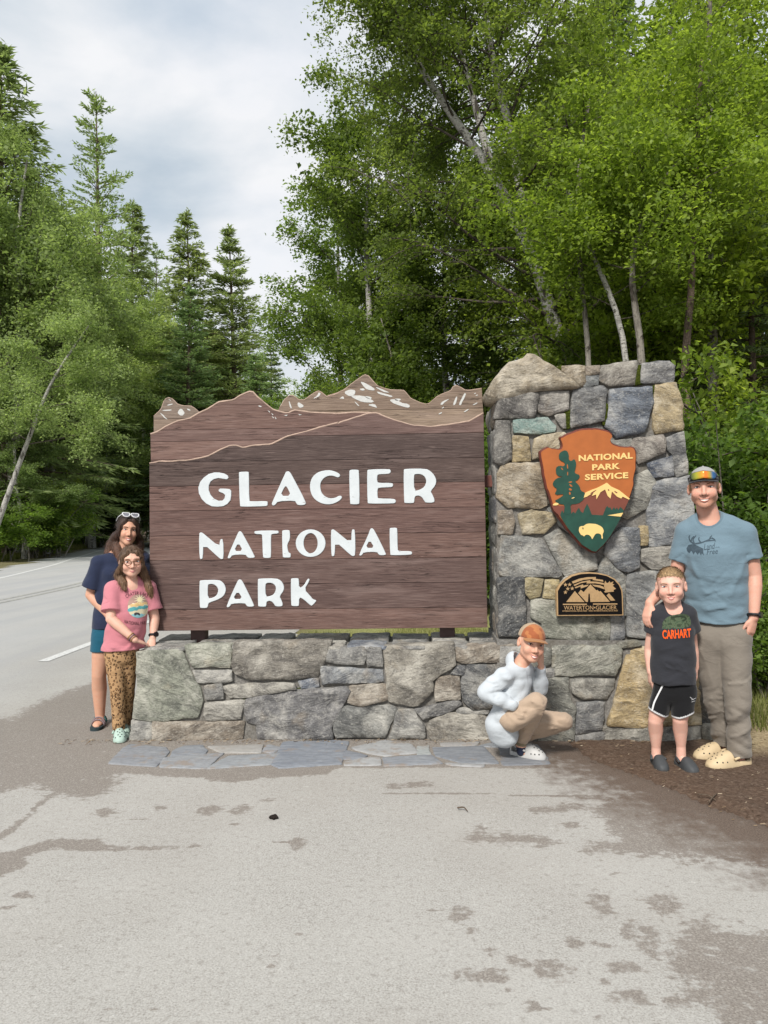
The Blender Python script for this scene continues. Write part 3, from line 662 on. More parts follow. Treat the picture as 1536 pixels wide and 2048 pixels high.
# stones of the pillar's left side and its top, and coping on the recess ledge
def side_stone(parent, X, y0, y1, z0, z1, colr, seed, slope=0.0):
    ol = round_poly([(y0, z0), (y1, z0 + .01), (y1, z1), (y0, z1 - .01)], jitter=0.014, seed=seed, smooth=0, grow=0.008)
    V, F = slab_vf(ol, 0.07, 0.008, seed, 0.026, 0.016, 0.008, 9.0)
    W = np.stack([X + 0.074 - V[:, 2] + slope * V[:, 1], V[:, 0], V[:, 1]], 1)
    o = mk('stone', W, [f[::-1] for f in F], STONE, parent, True); o.color = (*colr, 1)
z = 0.70; k = 0; srng = random.Random(3)
xl = P(992, 1000, 0.05)[0]
while z < 2.36:
    h = srng.uniform(0.13, 0.30); ys_ = sorted([0.07, 0.60, srng.uniform(0.25, 0.42)])
    for a, b in zip(ys_[:-1], ys_[1:]):
        side_stone(pillar, xl, a + .01, b - .01, z + .01, min(z + h, 2.42) - .012, srng.choice([GREY, DARK, BRN, LGREY, (0.2, 0.2, 0.19)]), 700 + k); k += 1
    z += h
for i, (a, b) in enumerate([(0.62, 0.95), (0.98, 1.35), (1.38, 1.82)]):
    cap(pillar, [(a, 0.32), (b, 0.31), (b, 0.60), (a, 0.61)], (BRN, GREY, LGREY)[i], 760 + i, z=P(1300, 736, 0.05)[2] - 0.05, thick=0.05, bulge=0.02)
for i, px in enumerate([cC([(520, 195), (560, 178), (600, 235), (690, 325), (640, 290)]), cC([(1098, 180), (1130, 175), (1132, 300), (1070, 312)]), cC([(596, 500), (632, 490), (628, 612), (595, 618)]), cC([(886, 440), (900, 460), (884, 600), (862, 585)]),
                        cC([(1200, 330), (1228, 320), (1216, 400), (1205, 420)])]):
    face_stone(pillar, px, 0.034, (1, 1, 1), 800 + i, depth=0.03, bulge=0.012, rough=0.012, name='moss', mat=MOSS, spacing=0.015)
for i, px in enumerate([cA([(1110, 505), (1235, 480), (1240, 500), (1120, 525)]), cA([(885, 545), (930, 530), (940, 560), (900, 580)]), cB([(1330, 600), (1360, 590), (1362, 620), (1335, 622)])][:2]):
    face_stone(wall, px, 0.012, (1, 1, 1), 820 + i, depth=0.03, bulge=0.010, rough=0.012, name='moss', mat=MOSS, spacing=0.015)
# ================================================================== wooden sign
def wood(name, base, dark, light, grain=1.0):
    g = N(name); oc = g.objinfo('Color')
    rnd = g.math('MULTIPLY', g.objinfo('Random'), 23.0)
    cmb = g.new('ShaderNodeCombineXYZ'); g.l.new(rnd, cmb.inputs[0]); g.l.new(rnd, cmb.inputs[2])
    addv = g.new('ShaderNodeVectorMath'); addv.operation = 'ADD'; tcn = g.new('ShaderNodeTexCoord'); g.l.new(tcn.outputs['Object'], addv.inputs[0]); g.l.new(cmb.outputs[0], addv.inputs[1])
    v = addv.outputs[0]
    gr = g.noise(g.coords(scale=(0.9, 1, 26), vec=v), 5.5, 6, 0.68, 0.35)
    gr2 = g.noise(g.coords(scale=(2.2, 1, 130), vec=v), 3.0, 3, 0.6, 0.1)
    wide = g.noise(g.coords(scale=(0.35, 1, 3.5), vec=v), 3.2, 4, 0.6, 0.5)
    col = g.mix(g.map(gr, 0.30, 0.68), g.mix(1.0, oc, dark, 'MULTIPLY'), oc)
    col = g.mix(g.map(gr2, 0.52, 0.70, 0, 0.62), col, g.mix(0.5, oc, light))
    col = g.mix(g.map(gr2, 0.28, 0.40, 0.7, 0), col, (0.035, 0.022, 0.02))
    col = g.mix(g.map(wide, 0.50, 0.70, 0, 0.55), col, g.mix(1.0, oc, (0.55, 0.53, 0.54), 'MULTIPLY'))
    col = g.mix(g.map(wide, 0.30, 0.44, 0.35, 0), col, g.mix(0.4, oc, light))
    # weathering cracks
    ck = g.noise(g.coords(scale=(0.5, 1, 18), vec=v), 4.0, 3, 0.5, 0.25)
    ckl = g.map(g.math('ABSOLUTE', g.math('SUBTRACT', ck, 0.5)), 0.0, 0.012, 1, 0)
    ckl = g.math('MULTIPLY', ckl, g.map(g.noise(g.coords(scale=(0.8, 1, 4), vec=v), 2.2, 2), 0.52, 0.6))
    col = g.mix(g.math('MULTIPLY', ckl, 0.85), col, (0.015, 0.011, 0.010))
    h = g.math('SUBTRACT', g.math('ADD', g.math('MULTIPLY', gr2, 0.6), g.math('MULTIPLY', gr, 0.5)), g.math('MULTIPLY', ckl, 1.2))
    return g.done(col, 0.80, 0.28, g.bump(h, 0.7, 0.006))
WOOD = wood('weathered_brown_wood', None, (0.40, 0.36, 0.37), (0.42, 0.32, 0.29))
sign = empty('entrance_sign', (-0.75, 0.30, 0.66), 'large brown wooden sign of layered mountain ridges reading GLACIER NATIONAL PARK', 'sign')
YF, YM, YB = 0.205, 0.243, 0.281        # front faces of the three layers
TH = 0.037
def xz(px, Y): return [(p[0], p[2]) for p in (P(x, y, Y) for x, y in px)]
def clip_band(poly, z0, z1):
    def half(pl, f):
        out = []
        for i in range(len(pl)):
            a, b = pl[i], pl[(i + 1) % len(pl)]; fa, fb = f(a), f(b)
            if fa >= 0: out.append(a)
            if (fa >= 0) != (fb >= 0):
                t = fa / (fa - fb); out.append((a[0] + t * (b[0] - a[0]), a[1] + t * (b[1] - a[1])))
        return out
    p = half(list(poly), lambda q: q[1] - z0)
    return half(p, lambda q: z1 - q[1]) if len(p) > 2 else []
def dedupe(p):
    out = []
    for q in p:
        if not out or (abs(q[0] - out[-1][0]) + abs(q[1] - out[-1][1])) > 2e-4: out.append(q)
    if len(out) > 1 and abs(out[0][0] - out[-1][0]) + abs(out[0][1] - out[-1][1]) < 2e-4: out.pop()
    return out
def flat_prism(outline, Y0, Y1, holes=(), bev=0.0):
    """upright prism from an (x,z) outline with optional holes: front at Y0, back at Y1, front edge chamfered by bev"""
    loops = [list(outline)] + [list(h) for h in holes]
    pts, faces, o = [], [], 0
    for k, lp in enumerate(loops):
        a = sum(lp[i][0] * lp[(i + 1) % len(lp)][1] - lp[(i + 1) % len(lp)][0] * lp[i][1] for i in range(len(lp)))
        if (a < 0) != (k > 0): lp.reverse()
        loops[k] = lp
    allp = [Vector(p) for lp in loops for p in lp]
    idx = []; o = 0
    for lp in loops: idx.append(list(range(o, o + len(lp)))); o += len(lp)
    edges = [(l[i], l[(i + 1) % len(l)]) for l in idx for i in range(len(l))]
    r = geometry.delaunay_2d_cdt(allp, edges, [], 0, 1e-6)
    v2 = np.array([tuple(v) for v in r[0]])
    outs = poly_sd(v2[np.array([list(f) for f in r[2]])].mean(1), np.array(loops[0])) > 0
    for h in loops[1:]: outs &= ~(poly_sd(v2[np.array([list(f) for f in r[2]])].mean(1), np.array(h)) > 0)
    T = [tuple(f) for f, k in zip(r[2], outs) if k]
    es = set()
    for f in T:
        for k in range(3): es.add((f[k], f[(k + 1) % 3]))
    bd = [(a, b) for a, b in es if (b, a) not in es]
    V = [(x, Y0, z) for x, z in v2]; F = [(f[0], f[1], f[2]) for f in T]
    nv = len(V)
    # chamfer: move boundary verts inwards on the front
    if bev > 0:
        nrm = np.zeros((nv, 2))
        for a, b in bd:
            d = v2[b] - v2[a]; n_ = np.array((-d[1], d[0])); n_ /= np.linalg.norm(n_) + 1e-9; nrm[a] += n_; nrm[b] += n_
        ln = np.linalg.norm(nrm, axis=1); nrm[ln > 0] /= ln[ln > 0][:, None]
        for i in range(nv):
            if ln[i] > 0: V[i] = (v2[i][0] + nrm[i][0] * bev, Y0, v2[i][1] + nrm[i][1] * bev)
        mid = {}
        for a, b in bd:
            for i in (a, b):
                if i not in mid: mid[i] = len(V); V.append((v2[i][0], Y0 + bev, v2[i][1]))
            F.append((b, a, mid[a], mid[b]))
    else: mid = {i: i for e in bd for i in e}
    bk = {}
    for a, b in bd:
        for i in (a, b):
            if i not in bk: bk[i] = len(V); V.append((v2[i][0], Y1, v2[i][1]))
        F.append((mid[b], mid[a], bk[a], bk[b]))
    for f in T:
        if all(i in bk for i in f): F.append((bk[f[2]], bk[f[1]], bk[f[0]]))
    return np.array(V), F
c2 = crop(280, 720, 3.84); c3 = crop(640, 720, 4.042)
front_top = c2([(72, 792), (150, 778), (240, 776), (380, 766), (520, 738), (610, 690), (690, 655), (740, 655), (795, 672), (870, 655), (1010, 645), (1060, 620), (1130, 585), (1250, 555), (1400, 510), (1536, 475)]) + c3([(140, 510), (280, 465), (400, 428), (460, 428), (540, 462), (620, 490), (740, 525), (900, 538), (1050, 520), (1210, 492), (1290, 445), (1322, 428)])
front = xz([(300, 1262)] + front_top + [(975, 1255)], YF)
mid_top = c2([(80, 568), (130, 552), (200, 508), (290, 465), (380, 448), (460, 402), (530, 370), (600, 322), (720, 305), (760, 275), (840, 240), (870, 245), (900, 280), (960, 330), (1020, 378), (1110, 405), (1150, 402), (1180, 382), (1300, 400), (1536, 412)]) + c3([(120, 432), (280, 422), (400, 425), (470, 440)])
midp = xz([(302, 950)] + mid_top + [(770, 838), (770, 880), (560, 905)], YM)
back_l = c2([(105, 560), (105, 430), (160, 380), (185, 310), (210, 285), (240, 290), (290, 340), (340, 352), (390, 352), (420, 370), (458, 402), (480, 440), (300, 560)])
back_r = c2([(1040, 400), (1070, 370), (1110, 300), (1150, 268), (1180, 270), (1220, 305), (1260, 305), (1340, 248), (1370, 235), (1400, 250), (1430, 278), (1480, 270), (1536, 246)]) + c3([(50, 290), (100, 285), (200, 235), (290, 165), (360, 115), (395, 130), (460, 205), (560, 240), (680, 243), (730, 305), (800, 340), (870, 360), (950, 290), (1060, 245), (1075, 215), (1100, 203), (1130, 215), (1180, 245), (1308, 230), (1322, 440)]) + [(967, 900), (700, 900), (560, 870)]
def plank_layer(poly, zc, Y, cols, parent, dk=None):
    n = 0
    for (zb, zt_), cl in zip(zip(zc[:-1], zc[1:]), cols):
        p = dedupe(clip_band(poly, zb + 0.0012, zt_ - 0.0012))
        if len(p) < 3: continue
        ar = abs(sum(p[i][0] * p[(i + 1) % len(p)][1] - p[(i + 1) % len(p)][0] * p[i][1] for i in range(len(p)))) / 2
        if ar < 4e-4: continue
        V, F = flat_prism(p, Y + random.uniform(-.0012, .0012), Y + TH, (), 0.0022)
        o = mk('plank', V, F, WOOD, parent, False); o.color = (*cl, 1); n += 1
zs = lambda ys, Y: [P(640, y, Y)[2] for y in ys]
B1, B2, B3, B4 = (0.185, 0.112, 0.092), (0.100, 0.070, 0.062), (0.155, 0.094, 0.080), (0.200, 0.124, 0.102)
plank_layer(front, zs([1262, 1217, 1167, 1118, 1068, 1018, 968, 920, 871, 700], YF), YF, [B1, (0.132, 0.084, 0.073), (0.140, 0.090, 0.078), B1, (0.165, 0.100, 0.085), (0.192, 0.116, 0.097), (0.110, 0.076, 0.066), B2, (0.185, 0.120, 0.104)], sign)
plank_layer(midp, zs([970, 915, 878, 855, 806, 700], YM), YM, [B4, (0.225, 0.14, 0.115), (0.19, 0.12, 0.102), B4, (0.225, 0.145, 0.12)], sign)
TANW = (0.30, 0.225, 0.165)
plank_layer(xz(back_l, YB), zs([960, 880, 832, 700], YB), YB, [TANW, (0.29, 0.22, 0.165), (0.26, 0.205, 0.16)], sign)
plank_layer(xz(back_r, YB), zs([960, 870, 822, 776, 700], YB), YB, [TANW, (0.33, 0.25, 0.18), (0.28, 0.21, 0.155), (0.26, 0.195, 0.15)], sign)
GAP_DARK = plain('dark_gap_backing', (0.03, 0.02, 0.018), 0.9, 0.1, 0, 0.2, 30)  # for the added dark sheets that block light through the plank gaps
for pl_, y_ in ((front, YF), (midp, YM)):
    V, F = flat_prism([(x + (0.002 if x < -0.8 else -0.002), z - (0.012 if z > 0.9 else -0.004)) for x, z in pl_], y_ + 0.012, y_ + TH - 0.002); mk('added_gap_backing', V, F, GAP_DARK, sign, False)
# pale routed edges along the ridges
EDGE = plain('pale_routed_edge', (0.40, 0.29, 0.23), 0.8, 0.2, 0, 0.2, 18)
def ridge(px, Y, r=0.0062):
    q = np.array([P(x, y, Y) for x, y in px]); s = np.r_[0, np.cumsum(np.linalg.norm(np.diff(q, axis=0), axis=1))]
    t = np.linspace(0, s[-1], int(s[-1] / 0.025)); q = np.stack([np.interp(t, s, q[:, k]) for k in range(3)], 1)
    q[:, 2] += 0.0025 * fbm(q * 30, 2, 4) - 0.001
    V, F = tube_vf(q, r * (1 + 0.35 * fbm(q * 9, 2, 8)), 6)
    V = np.array(V); V[:, 1] = Y + (V[:, 1] - Y) * 0.5 + 0.001
    mk('routed_edge', V, F, EDGE, sign, True)
ridge(front_top, YF); ridge(mid_top, YM)
ridge(back_l[1:11], YB, 0.003); ridge(back_r[1:-4], YB, 0.003)
# posts and steel bracket
PAINT = plain('brown_steel_paint', (0.105, 0.062, 0.055), 0.55, 0.35, 0, 0.15, 25, 0.1)
RED = plain('red_brown_bracket', (0.17, 0.065, 0.05), 0.55, 0.35, 0, 0.15, 25, 0.1)
for px in (394, 895):
    x = P(px, 1268, 0.30)[0]
    o = mk('post', *box_vf((x - 0.057, 0.321, 0.62), (x + 0.057, 0.42, 2.0)), PAINT, sign, False); bevel_mod(o, 0.006)
zb = P(980, 962, 0.3)[2]
o = mk('bracket', *box_vf((P(968, 960, 0.3)[0], 0.322, zb - 0.045), (P(1003, 960, 0.3)[0] + .06, 0.40, zb + 0.045)), RED, sign, False); bevel_mod(o, 0.006)
# letters
def chaikin(p, it=1):
    p = np.asarray(p, float)
    for _ in range(it):
        q = np.roll(p, -1, 0); p = np.stack([0.75 * p + 0.25 * q, 0.25 * p + 0.75 * q], 1).reshape(-1, 2)
    return p
k1, k2, k3, k4, k5 = crop(390, 930, 6.144), crop(630, 930, 6.144), crop(390, 1040, 6.144), crop(600, 1040, 6.144), crop(390, 1140, 6.144)
def ell(cx, cy, rx, ry, n=36): return [(cx + rx * math.cos(2 * math.pi * i / n), cy + ry * math.sin(2 * math.pi * i / n)) for i in range(n)]
letters = [
 ('letter_g', k1([(395, 178), (415, 160), (405, 130), (360, 105), (300, 93), (240, 92), (170, 112), (110, 155), (65, 210), (43, 280), (50, 350), (85, 420), (140, 475), (210, 510), (280, 515), (350, 508), (400, 480), (438, 435), (447, 380), (448, 320), (430, 298), (380, 292), (310, 290), (290, 310), (300, 330), (350, 350), (372, 370), (365, 410), (340, 438), (290, 440), (235, 415), (195, 370), (172, 310), (172, 255), (195, 205), (235, 175), (290, 162), (340, 170)]), None),
 ('letter_l', k1([(548, 85), (655, 82), (665, 95), (668, 440), (690, 448), (885, 443), (897, 460), (893, 500), (870, 508), (570, 516), (552, 500), (540, 100)]), None),
 ('letter_a', k1([(1125, 80), (1160, 78), (1190, 120), (1365, 455), (1360, 485), (1330, 495), (1265, 495), (1245, 470), (1230, 440), (1020, 447), (990, 490), (960, 503), (943, 480), (950, 460), (1110, 100)]), k1([(1105, 265), (1050, 380), (1182, 380), (1130, 265)])),
 ('letter_c', k2([(300, 150), (312, 125), (290, 100), (220, 70), (150, 63), (60, 80), (0, 115), (-40, 165), (-60, 230), (-60, 300), (-40, 370), (0, 425), (60, 465), (130, 485), (200, 485), (270, 460), (320, 425), (335, 395), (320, 378), (290, 380), (250, 405), (180, 412), (120, 385), (80, 340), (65, 270), (70, 215), (110, 160), (170, 132), (230, 135), (275, 155)]), None),
 ('letter_i', k2([(435, 58), (530, 58), (542, 75), (550, 465), (535, 485), (445, 485), (430, 470), (420, 80)]), None),
 ('letter_e', k2([(655, 55), (910, 50), (932, 65), (930, 95), (905, 112), (785, 115), (765, 130), (765, 205), (785, 222), (945, 220), (963, 240), (955, 268), (930, 275), (785, 280), (768, 300), (770, 400), (785, 412), (970, 415), (996, 435), (990, 465), (960, 475), (660, 478), (645, 460), (640, 75)]), None),
 ('letter_r', k2([(1105, 47), (1360, 45), (1420, 75), (1470, 130), (1493, 190), (1480, 255), (1420, 325), (1440, 355), (1472, 430), (1460, 465), (1360, 465), (1345, 445), (1310, 390), (1260, 375), (1225, 390), (1220, 460), (1205, 470), (1105, 470), (1095, 455), (1088, 65)]), k2([(1215, 125), (1240, 112), (1310, 115), (1355, 150), (1370, 205), (1345, 270), (1290, 305), (1220, 322)])),
 ('letter_n', k3([(50, 165), (75, 150), (105, 165), (300, 330), (310, 235), (350, 235), (355, 470), (330, 485), (300, 470), (105, 290), (100, 465), (80, 485), (57, 470)]), None),
 ('letter_a', k3([(540, 140), (565, 138), (590, 170), (738, 445), (730, 465), (660, 468), (640, 450), (620, 425), (460, 430), (440, 465), (415, 475), (398, 458), (520, 180)]), k3([(535, 278), (480, 383), (592, 380)])),
 ('letter_t', k3([(740, 132), (1015, 128), (1032, 145), (1025, 168), (950, 172), (935, 190), (938, 450), (925, 468), (850, 468), (835, 450), (828, 190), (815, 175), (745, 175), (728, 155)]), None),
 ('letter_i', k3([(1080, 125), (1155, 123), (1168, 140), (1170, 240), (1135, 300), (1140, 360), (1155, 405), (1178, 408), (1178, 455), (1165, 463), (1090, 463), (1078, 450), (1070, 145)]), None),
 ('letter_o', ell(621.5, 1086.5, 29.8, 27.6), ell(621.5, 1086.5, 14, 20)),
 ('letter_n', k4([(380, 130), (400, 113), (430, 125), (630, 290), (635, 125), (655, 113), (678, 125), (683, 430), (655, 447), (625, 435), (435, 262), (428, 435), (405, 450), (385, 435)]), None),
 ('letter_a', k4([(865, 105), (890, 100), (915, 125), (1060, 415), (1050, 432), (980, 435), (960, 415), (945, 393), (785, 397), (765, 430), (740, 443), (725, 425), (835, 195)]), k4([(857, 246), (806, 343), (916, 343)])),
 ('letter_l', k4([(1110, 97), (1185, 95), (1197, 110), (1200, 365), (1215, 382), (1365, 382), (1382, 405), (1365, 430), (1125, 435), (1107, 425), (1100, 110)]), None),
 ('letter_p', k5([(75, 125), (290, 120), (345, 150), (380, 210), (380, 270), (345, 330), (270, 370), (185, 398), (165, 415), (160, 455), (140, 468), (70, 467), (60, 450), (55, 140)]), k5([(160, 190), (175, 173), (230, 173), (275, 205), (290, 250), (270, 310), (225, 340), (160, 350)])),
 ('letter_a', k5([(535, 118), (565, 116), (590, 145), (730, 430), (720, 450), (650, 452), (630, 430), (615, 408), (450, 413), (430, 450), (400, 462), (388, 440), (510, 165)]), k5([(528, 258), (466, 358), (588, 354)])),
 ('letter_r', k5([(785, 105), (1000, 102), (1060, 130), (1095, 190), (1095, 250), (1040, 325), (1060, 360), (1082, 420), (1070, 448), (990, 448), (975, 420), (945, 385), (905, 378), (880, 395), (878, 440), (865, 452), (785, 450), (776, 435), (772, 120)]), k5([(865, 180), (890, 157), (950, 160), (990, 190), (998, 240), (970, 300), (920, 322), (872, 328)])),
 ('letter_k', k5([(1190, 102), (1265, 100), (1278, 115), (1282, 225), (1340, 190), (1385, 105), (1410, 110), (1405, 140), (1345, 240), (1420, 320), (1450, 360), (1490, 370), (1490, 385), (1440, 440), (1420, 435), (1330, 355), (1282, 335), (1280, 435), (1265, 445), (1195, 443), (1182, 430), (1178, 115)]), None),
]
g = N('chipped_white_letter_paint'); c = g.coords('Object')
chip = g.noise(g.coords('Object', (1, 1, 3)), 38, 4, 0.7); sp = g.objinfo('Color')
col = g.mix(g.map(g.noise(c, 9, 3), 0.3, 0.7), (0.50, 0.535, 0.55), (0.58, 0.615, 0.63))
ck_ = g.noise(g.coords('Object', (0.6, 1, 5)), 9, 4, 0.6)
col = g.mix(g.map(chip, 0.66, 0.69, 0, 0.85), col, (0.20, 0.18, 0.165)); col = g.mix(g.map(ck_, 0.70, 0.72, 0, 0.8), col, (0.17, 0.13, 0.115))
LETTER = g.done(col, 0.6, 0.3, g.bump(chip, 0.25, 0.003))
for nm, ol, hole in letters:
    V, F = flat_prism(xz(chaikin(ol, 1 if len(ol) < 36 else 0), YF), YF - 0.007, YF + 0.006, [xz(chaikin(hole, 1 if len(hole) < 30 else 0), YF)] if hole else [], 0.0025)
    mk(nm, V, F, LETTER, sign, False)
SNOW = plain('white_snow_paint', (0.50, 0.50, 0.48), 0.7, 0.3, 0, 0.1, 60)
snow = [c3([(325, 172), (360, 185), (440, 225), (440, 250), (380, 240), (345, 205)]), c3([(440, 215), (500, 235), (575, 268), (500, 255)]), c3([(450, 250), (520, 270), (600, 295), (560, 300), (480, 275)]), c3([(190, 262), (240, 237), (290, 245), (280, 285), (240, 295)]),
 c3([(240, 290), (340, 285), (420, 320), (440, 345), (340, 340), (290, 320)]), c3([(380, 360), (440, 352), (465, 388), (430, 380)]), c3([(555, 322), (620, 315), (650, 345), (720, 355), (725, 388), (680, 380), (600, 355)]), c3([(155, 315), (185, 290), (198, 320), (175, 312)]),
 c3([(275, 332), (300, 350), (325, 378), (300, 365)]), c3([(970, 355), (995, 330), (1052, 312), (1010, 340), (990, 365)]), c3([(1072, 365), (1100, 295), (1112, 300), (1095, 362)]), c3([(1120, 360), (1150, 300), (1172, 262), (1182, 280), (1150, 335), (1140, 368)]), c3([(1232, 360), (1275, 340), (1270, 350), (1240, 366)]),
 c3([(1158, 420), (1200, 392), (1205, 400), (1170, 424)]), c3([(958, 435), (985, 418), (988, 428), (965, 440)]), c3([(1240, 275), (1260, 262), (1262, 272)]), c3([(1255, 290), (1275, 278), (1275, 288)]), c3([(980, 395), (1000, 376), (1002, 388)]),
 c2([(205, 345), (255, 335), (250, 345), (215, 352)]), c2([(170, 385), (240, 378), (245, 386), (180, 392)]), c2([(145, 400), (190, 430), (218, 465), (180, 435)]), c2([(290, 400), (310, 372), (330, 385), (345, 412), (320, 430), (300, 420)]), c2([(360, 372), (385, 380), (388, 392), (368, 385)]), c2([(215, 298), (240, 310), (235, 318)]),
 c2([(1138, 318), (1150, 320), (1168, 370), (1155, 368)]), c2([(1212, 325), (1230, 330), (1265, 355), (1230, 368), (1212, 355)]), c2([(1330, 295), (1360, 275), (1370, 250), (1390, 255), (1380, 275), (1340, 298)]), c3([(320, 230), (360, 232), (362, 248), (330, 244)]), c3([(365, 290), (420, 300), (410, 318), (370, 305)]), c3([(600, 312), (650, 312), (655, 330), (610, 328)])]
for s_ in snow:
    a = np.array(xz(s_, YB)); ctr = a.mean(0)
    a = chaikin(a, 1); p3 = np.c_[a * 60, np.zeros(len(a))]; a = a + 0.003 * np.stack([fbm(p3, 2, 3), fbm(p3, 2, 7)], 1)
    V, F = flat_prism([tuple(q) for q in a], YB - 0.002, YB + 0.004)
    mk('snow_mark', V, F, SNOW, sign, False)
for s_ in [c2([(912, 348), (935, 355), (930, 362), (910, 356)]), c2([(980, 385), (1000, 398), (995, 404)]), c2([(1008, 405), (1025, 420), (1018, 424)]), c2([(1010, 430), (1030, 442), (1025, 448)]), c2([(1035, 432), (1048, 450), (1042, 455)]), c2([(1105, 425), (1135, 420), (1125, 430)]), c2([(1215, 415), (1245, 420), (1225, 424)])]:
    V, F = flat_prism(xz(s_, YM), YM - 0.002, YM + 0.004); mk('snow_mark', V, F, SNOW, sign, False)

# ------------------------------------------------------------------ arrowhead emblem and bronze plaque on the pillar
def text_vf(s, width, height=None, extrude=0.0, offset=0.0, spacing=1.0, align='CENTER'):
    """lettering in the built-in font, fitted to a width (and height): returns V (x, y, depth), F centred on 0"""
    cu = bpy.data.curves.new('lettering', 'FONT'); cu.body = s; cu.size = 1.0; cu.extrude = extrude; cu.offset = offset; cu.space_character = spacing; cu.resolution_u = 3
    ob = bpy.data.objects.new('lettering', cu); COL.objects.link(ob)
    dg = bpy.context.evaluated_depsgraph_get(); dg.update()
    me = ob.evaluated_get(dg).to_mesh(); n = len(me.vertices)
    V = np.empty(n * 3); me.vertices.foreach_get('co', V); V = V.reshape(-1, 3); F = [tuple(p.vertices) for p in me.polygons]
    ob.evaluated_get(dg).to_mesh_clear(); bpy.data.objects.remove(ob); bpy.data.curves.remove(cu)
    lo, hi = V.min(0), V.max(0); V[:, :2] -= (lo[:2] + hi[:2]) / 2
    sx = width / (hi[0] - lo[0]); sy = sx if height is None else height / (hi[1] - lo[1])
    V[:, 0] *= sx; V[:, 1] *= sy
    return V, F
def text_on_plane(name, s, px, py, w_px, h_px, Y, mat, parent, slope=0.0, offset=0.0, ext=0.002, spacing=1.0):
    p0, p1 = P(px - w_px / 2, py, Y), P(px + w_px / 2, py, Y); hh = abs(P(px, py - h_px / 2, Y)[2] - P(px, py + h_px / 2, Y)[2])
    V, F = text_vf(s, p1[0] - p0[0], hh, 1.0, offset, spacing)
    c = P(px, py, Y); W = np.stack([c[0] + V[:, 0] - slope * V[:, 1] * 0, np.where(V[:, 2] > 0, Y - ext, Y + 0.001), c[2] + V[:, 1] + slope * V[:, 0]], 1)
    return mk(name, W, F, mat, parent, False)
ka = crop(1070, 850, 6.982)
YA = -0.075
arrow = empty('arrowhead_emblem', P(1185, 985, YA), 'arrowhead-shaped orange and green park service emblem hung on the stone pillar', 'emblem')
A_OUT = [(60, 360), (120, 322), (180, 295), (210, 320), (270, 322), (330, 335), (370, 310), (378, 265), (365, 220), (340, 165), (390, 150), (430, 120), (520, 90), (600, 55), (720, 40), (800, 42), (850, 34), (950, 55), (1040, 75), (1095, 135), (1060, 180), (1062, 220), (1085, 255), (1180, 290), (1270, 300), (1370, 295), (1415, 330), (1428, 440), (1418, 520), (1424, 600), (1400, 680), (1385, 760), (1392, 830), (1370, 900), (1352, 960), (1325, 1040), (1290, 1110), (1262, 1190), (1222, 1250), (1190, 1330), (1150, 1400), (1105, 1490), (1050, 1570), (1010, 1630), (960, 1690), (900, 1750), (850, 1792), (790, 1782), (720, 1735), (640, 1690), (590, 1620), (530, 1560), (490, 1500), (440, 1460), (395, 1380), (340, 1310), (300, 1250), (250, 1190), (228, 1090), (200, 1000), (178, 930), (150, 880), (135, 780), (110, 700), (100, 600), (80, 500), (66, 430)]
ORG = plain('orange_enamel', (0.36, 0.105, 0.025), 0.55, 0.35, 0, 0.1, 12)
MAR = plain('maroon_edge', (0.12, 0.030, 0.020), 0.6, 0.3, 0, 0.25, 40, 0.3)
BRW = plain('brown_enamel', (0.165, 0.048, 0.030), 0.55, 0.35, 0, 0.08, 12)
GRN = plain('dark_green_enamel', (0.012, 0.055, 0.038), 0.55, 0.35, 0, 0.2, 16)
CRM = plain('cream_enamel', (0.72, 0.50, 0.19), 0.55, 0.35, 0, 0.06, 12)
def ap(pts, y0, y1, mat, name, bev=0.0, hole=(), sm=1):
    V, F = flat_prism([tuple(q) for q in chaikin(xz(ka(pts), YA), sm)], y0, y1, (), bev); return mk(name, V, F, mat, arrow, False)
ap(A_OUT, YA + 0.003, YA + 0.060, MAR, 'carved_edge', 0.012)
ctr = np.array((770, 850)); 
A_IN = [tuple(ctr + (np.array(p) - ctr) * 0.968) for p in A_OUT]
ap(A_IN, YA - 0.002, YA + 0.02, ORG, 'orange_field')
ap([(232, 1128), (460, 1130), (600, 1080), (690, 1010), (860, 900), (1000, 830), (1130, 920), (1312, 1040), (1212, 1252), (800, 1262), (350, 1275), (268, 1200)], YA - 0.004, YA + 0.01, BRW, 'brown_mountain', sm=0)
ap([(352, 1250), (375, 1190), (400, 1230), (415, 1130), (490, 1100), (505, 1240), (530, 1210), (560, 1235), (585, 1190), (610, 1155), (640, 1210), (668, 1230), (690, 1170), (725, 1100), (760, 1170), (790, 1252), (945, 1262), (985, 1160), (1005, 1130), (1030, 1160), (1045, 1145), (1070, 1190), (1100, 1145), (1120, 1180), (1140, 1150), (1160, 1185), (1190, 1145), (1238, 1192), (1215, 1252), (1140, 1398), (1042, 1560), (950, 1675), (850, 1768), (797, 1760), (655, 1670), (545, 1540), (455, 1438), (360, 1290)], YA - 0.006, YA + 0.01, GRN, 'green_meadow', sm=0)
ap([(430, 346), (472, 410), (465, 480), (500, 510), (550, 470), (575, 540), (560, 620), (545, 672), (628, 700), (605, 760), (550, 785), (620, 850), (635, 920), (702, 945), (680, 1040), (600, 1100), (480, 1110), (490, 1250), (415, 1250), (415, 1112), (340, 1105), (265, 1058), (330, 1030), (420, 960), (265, 982), (310, 890), (255, 860), (243, 808), (300, 740), (400, 722), (298, 712), (285, 600), (330, 568), (405, 580), (420, 530), (340, 490), (328, 430), (350, 380)], YA - 0.0075, YA + 0.01, GRN, 'sequoia_tree')
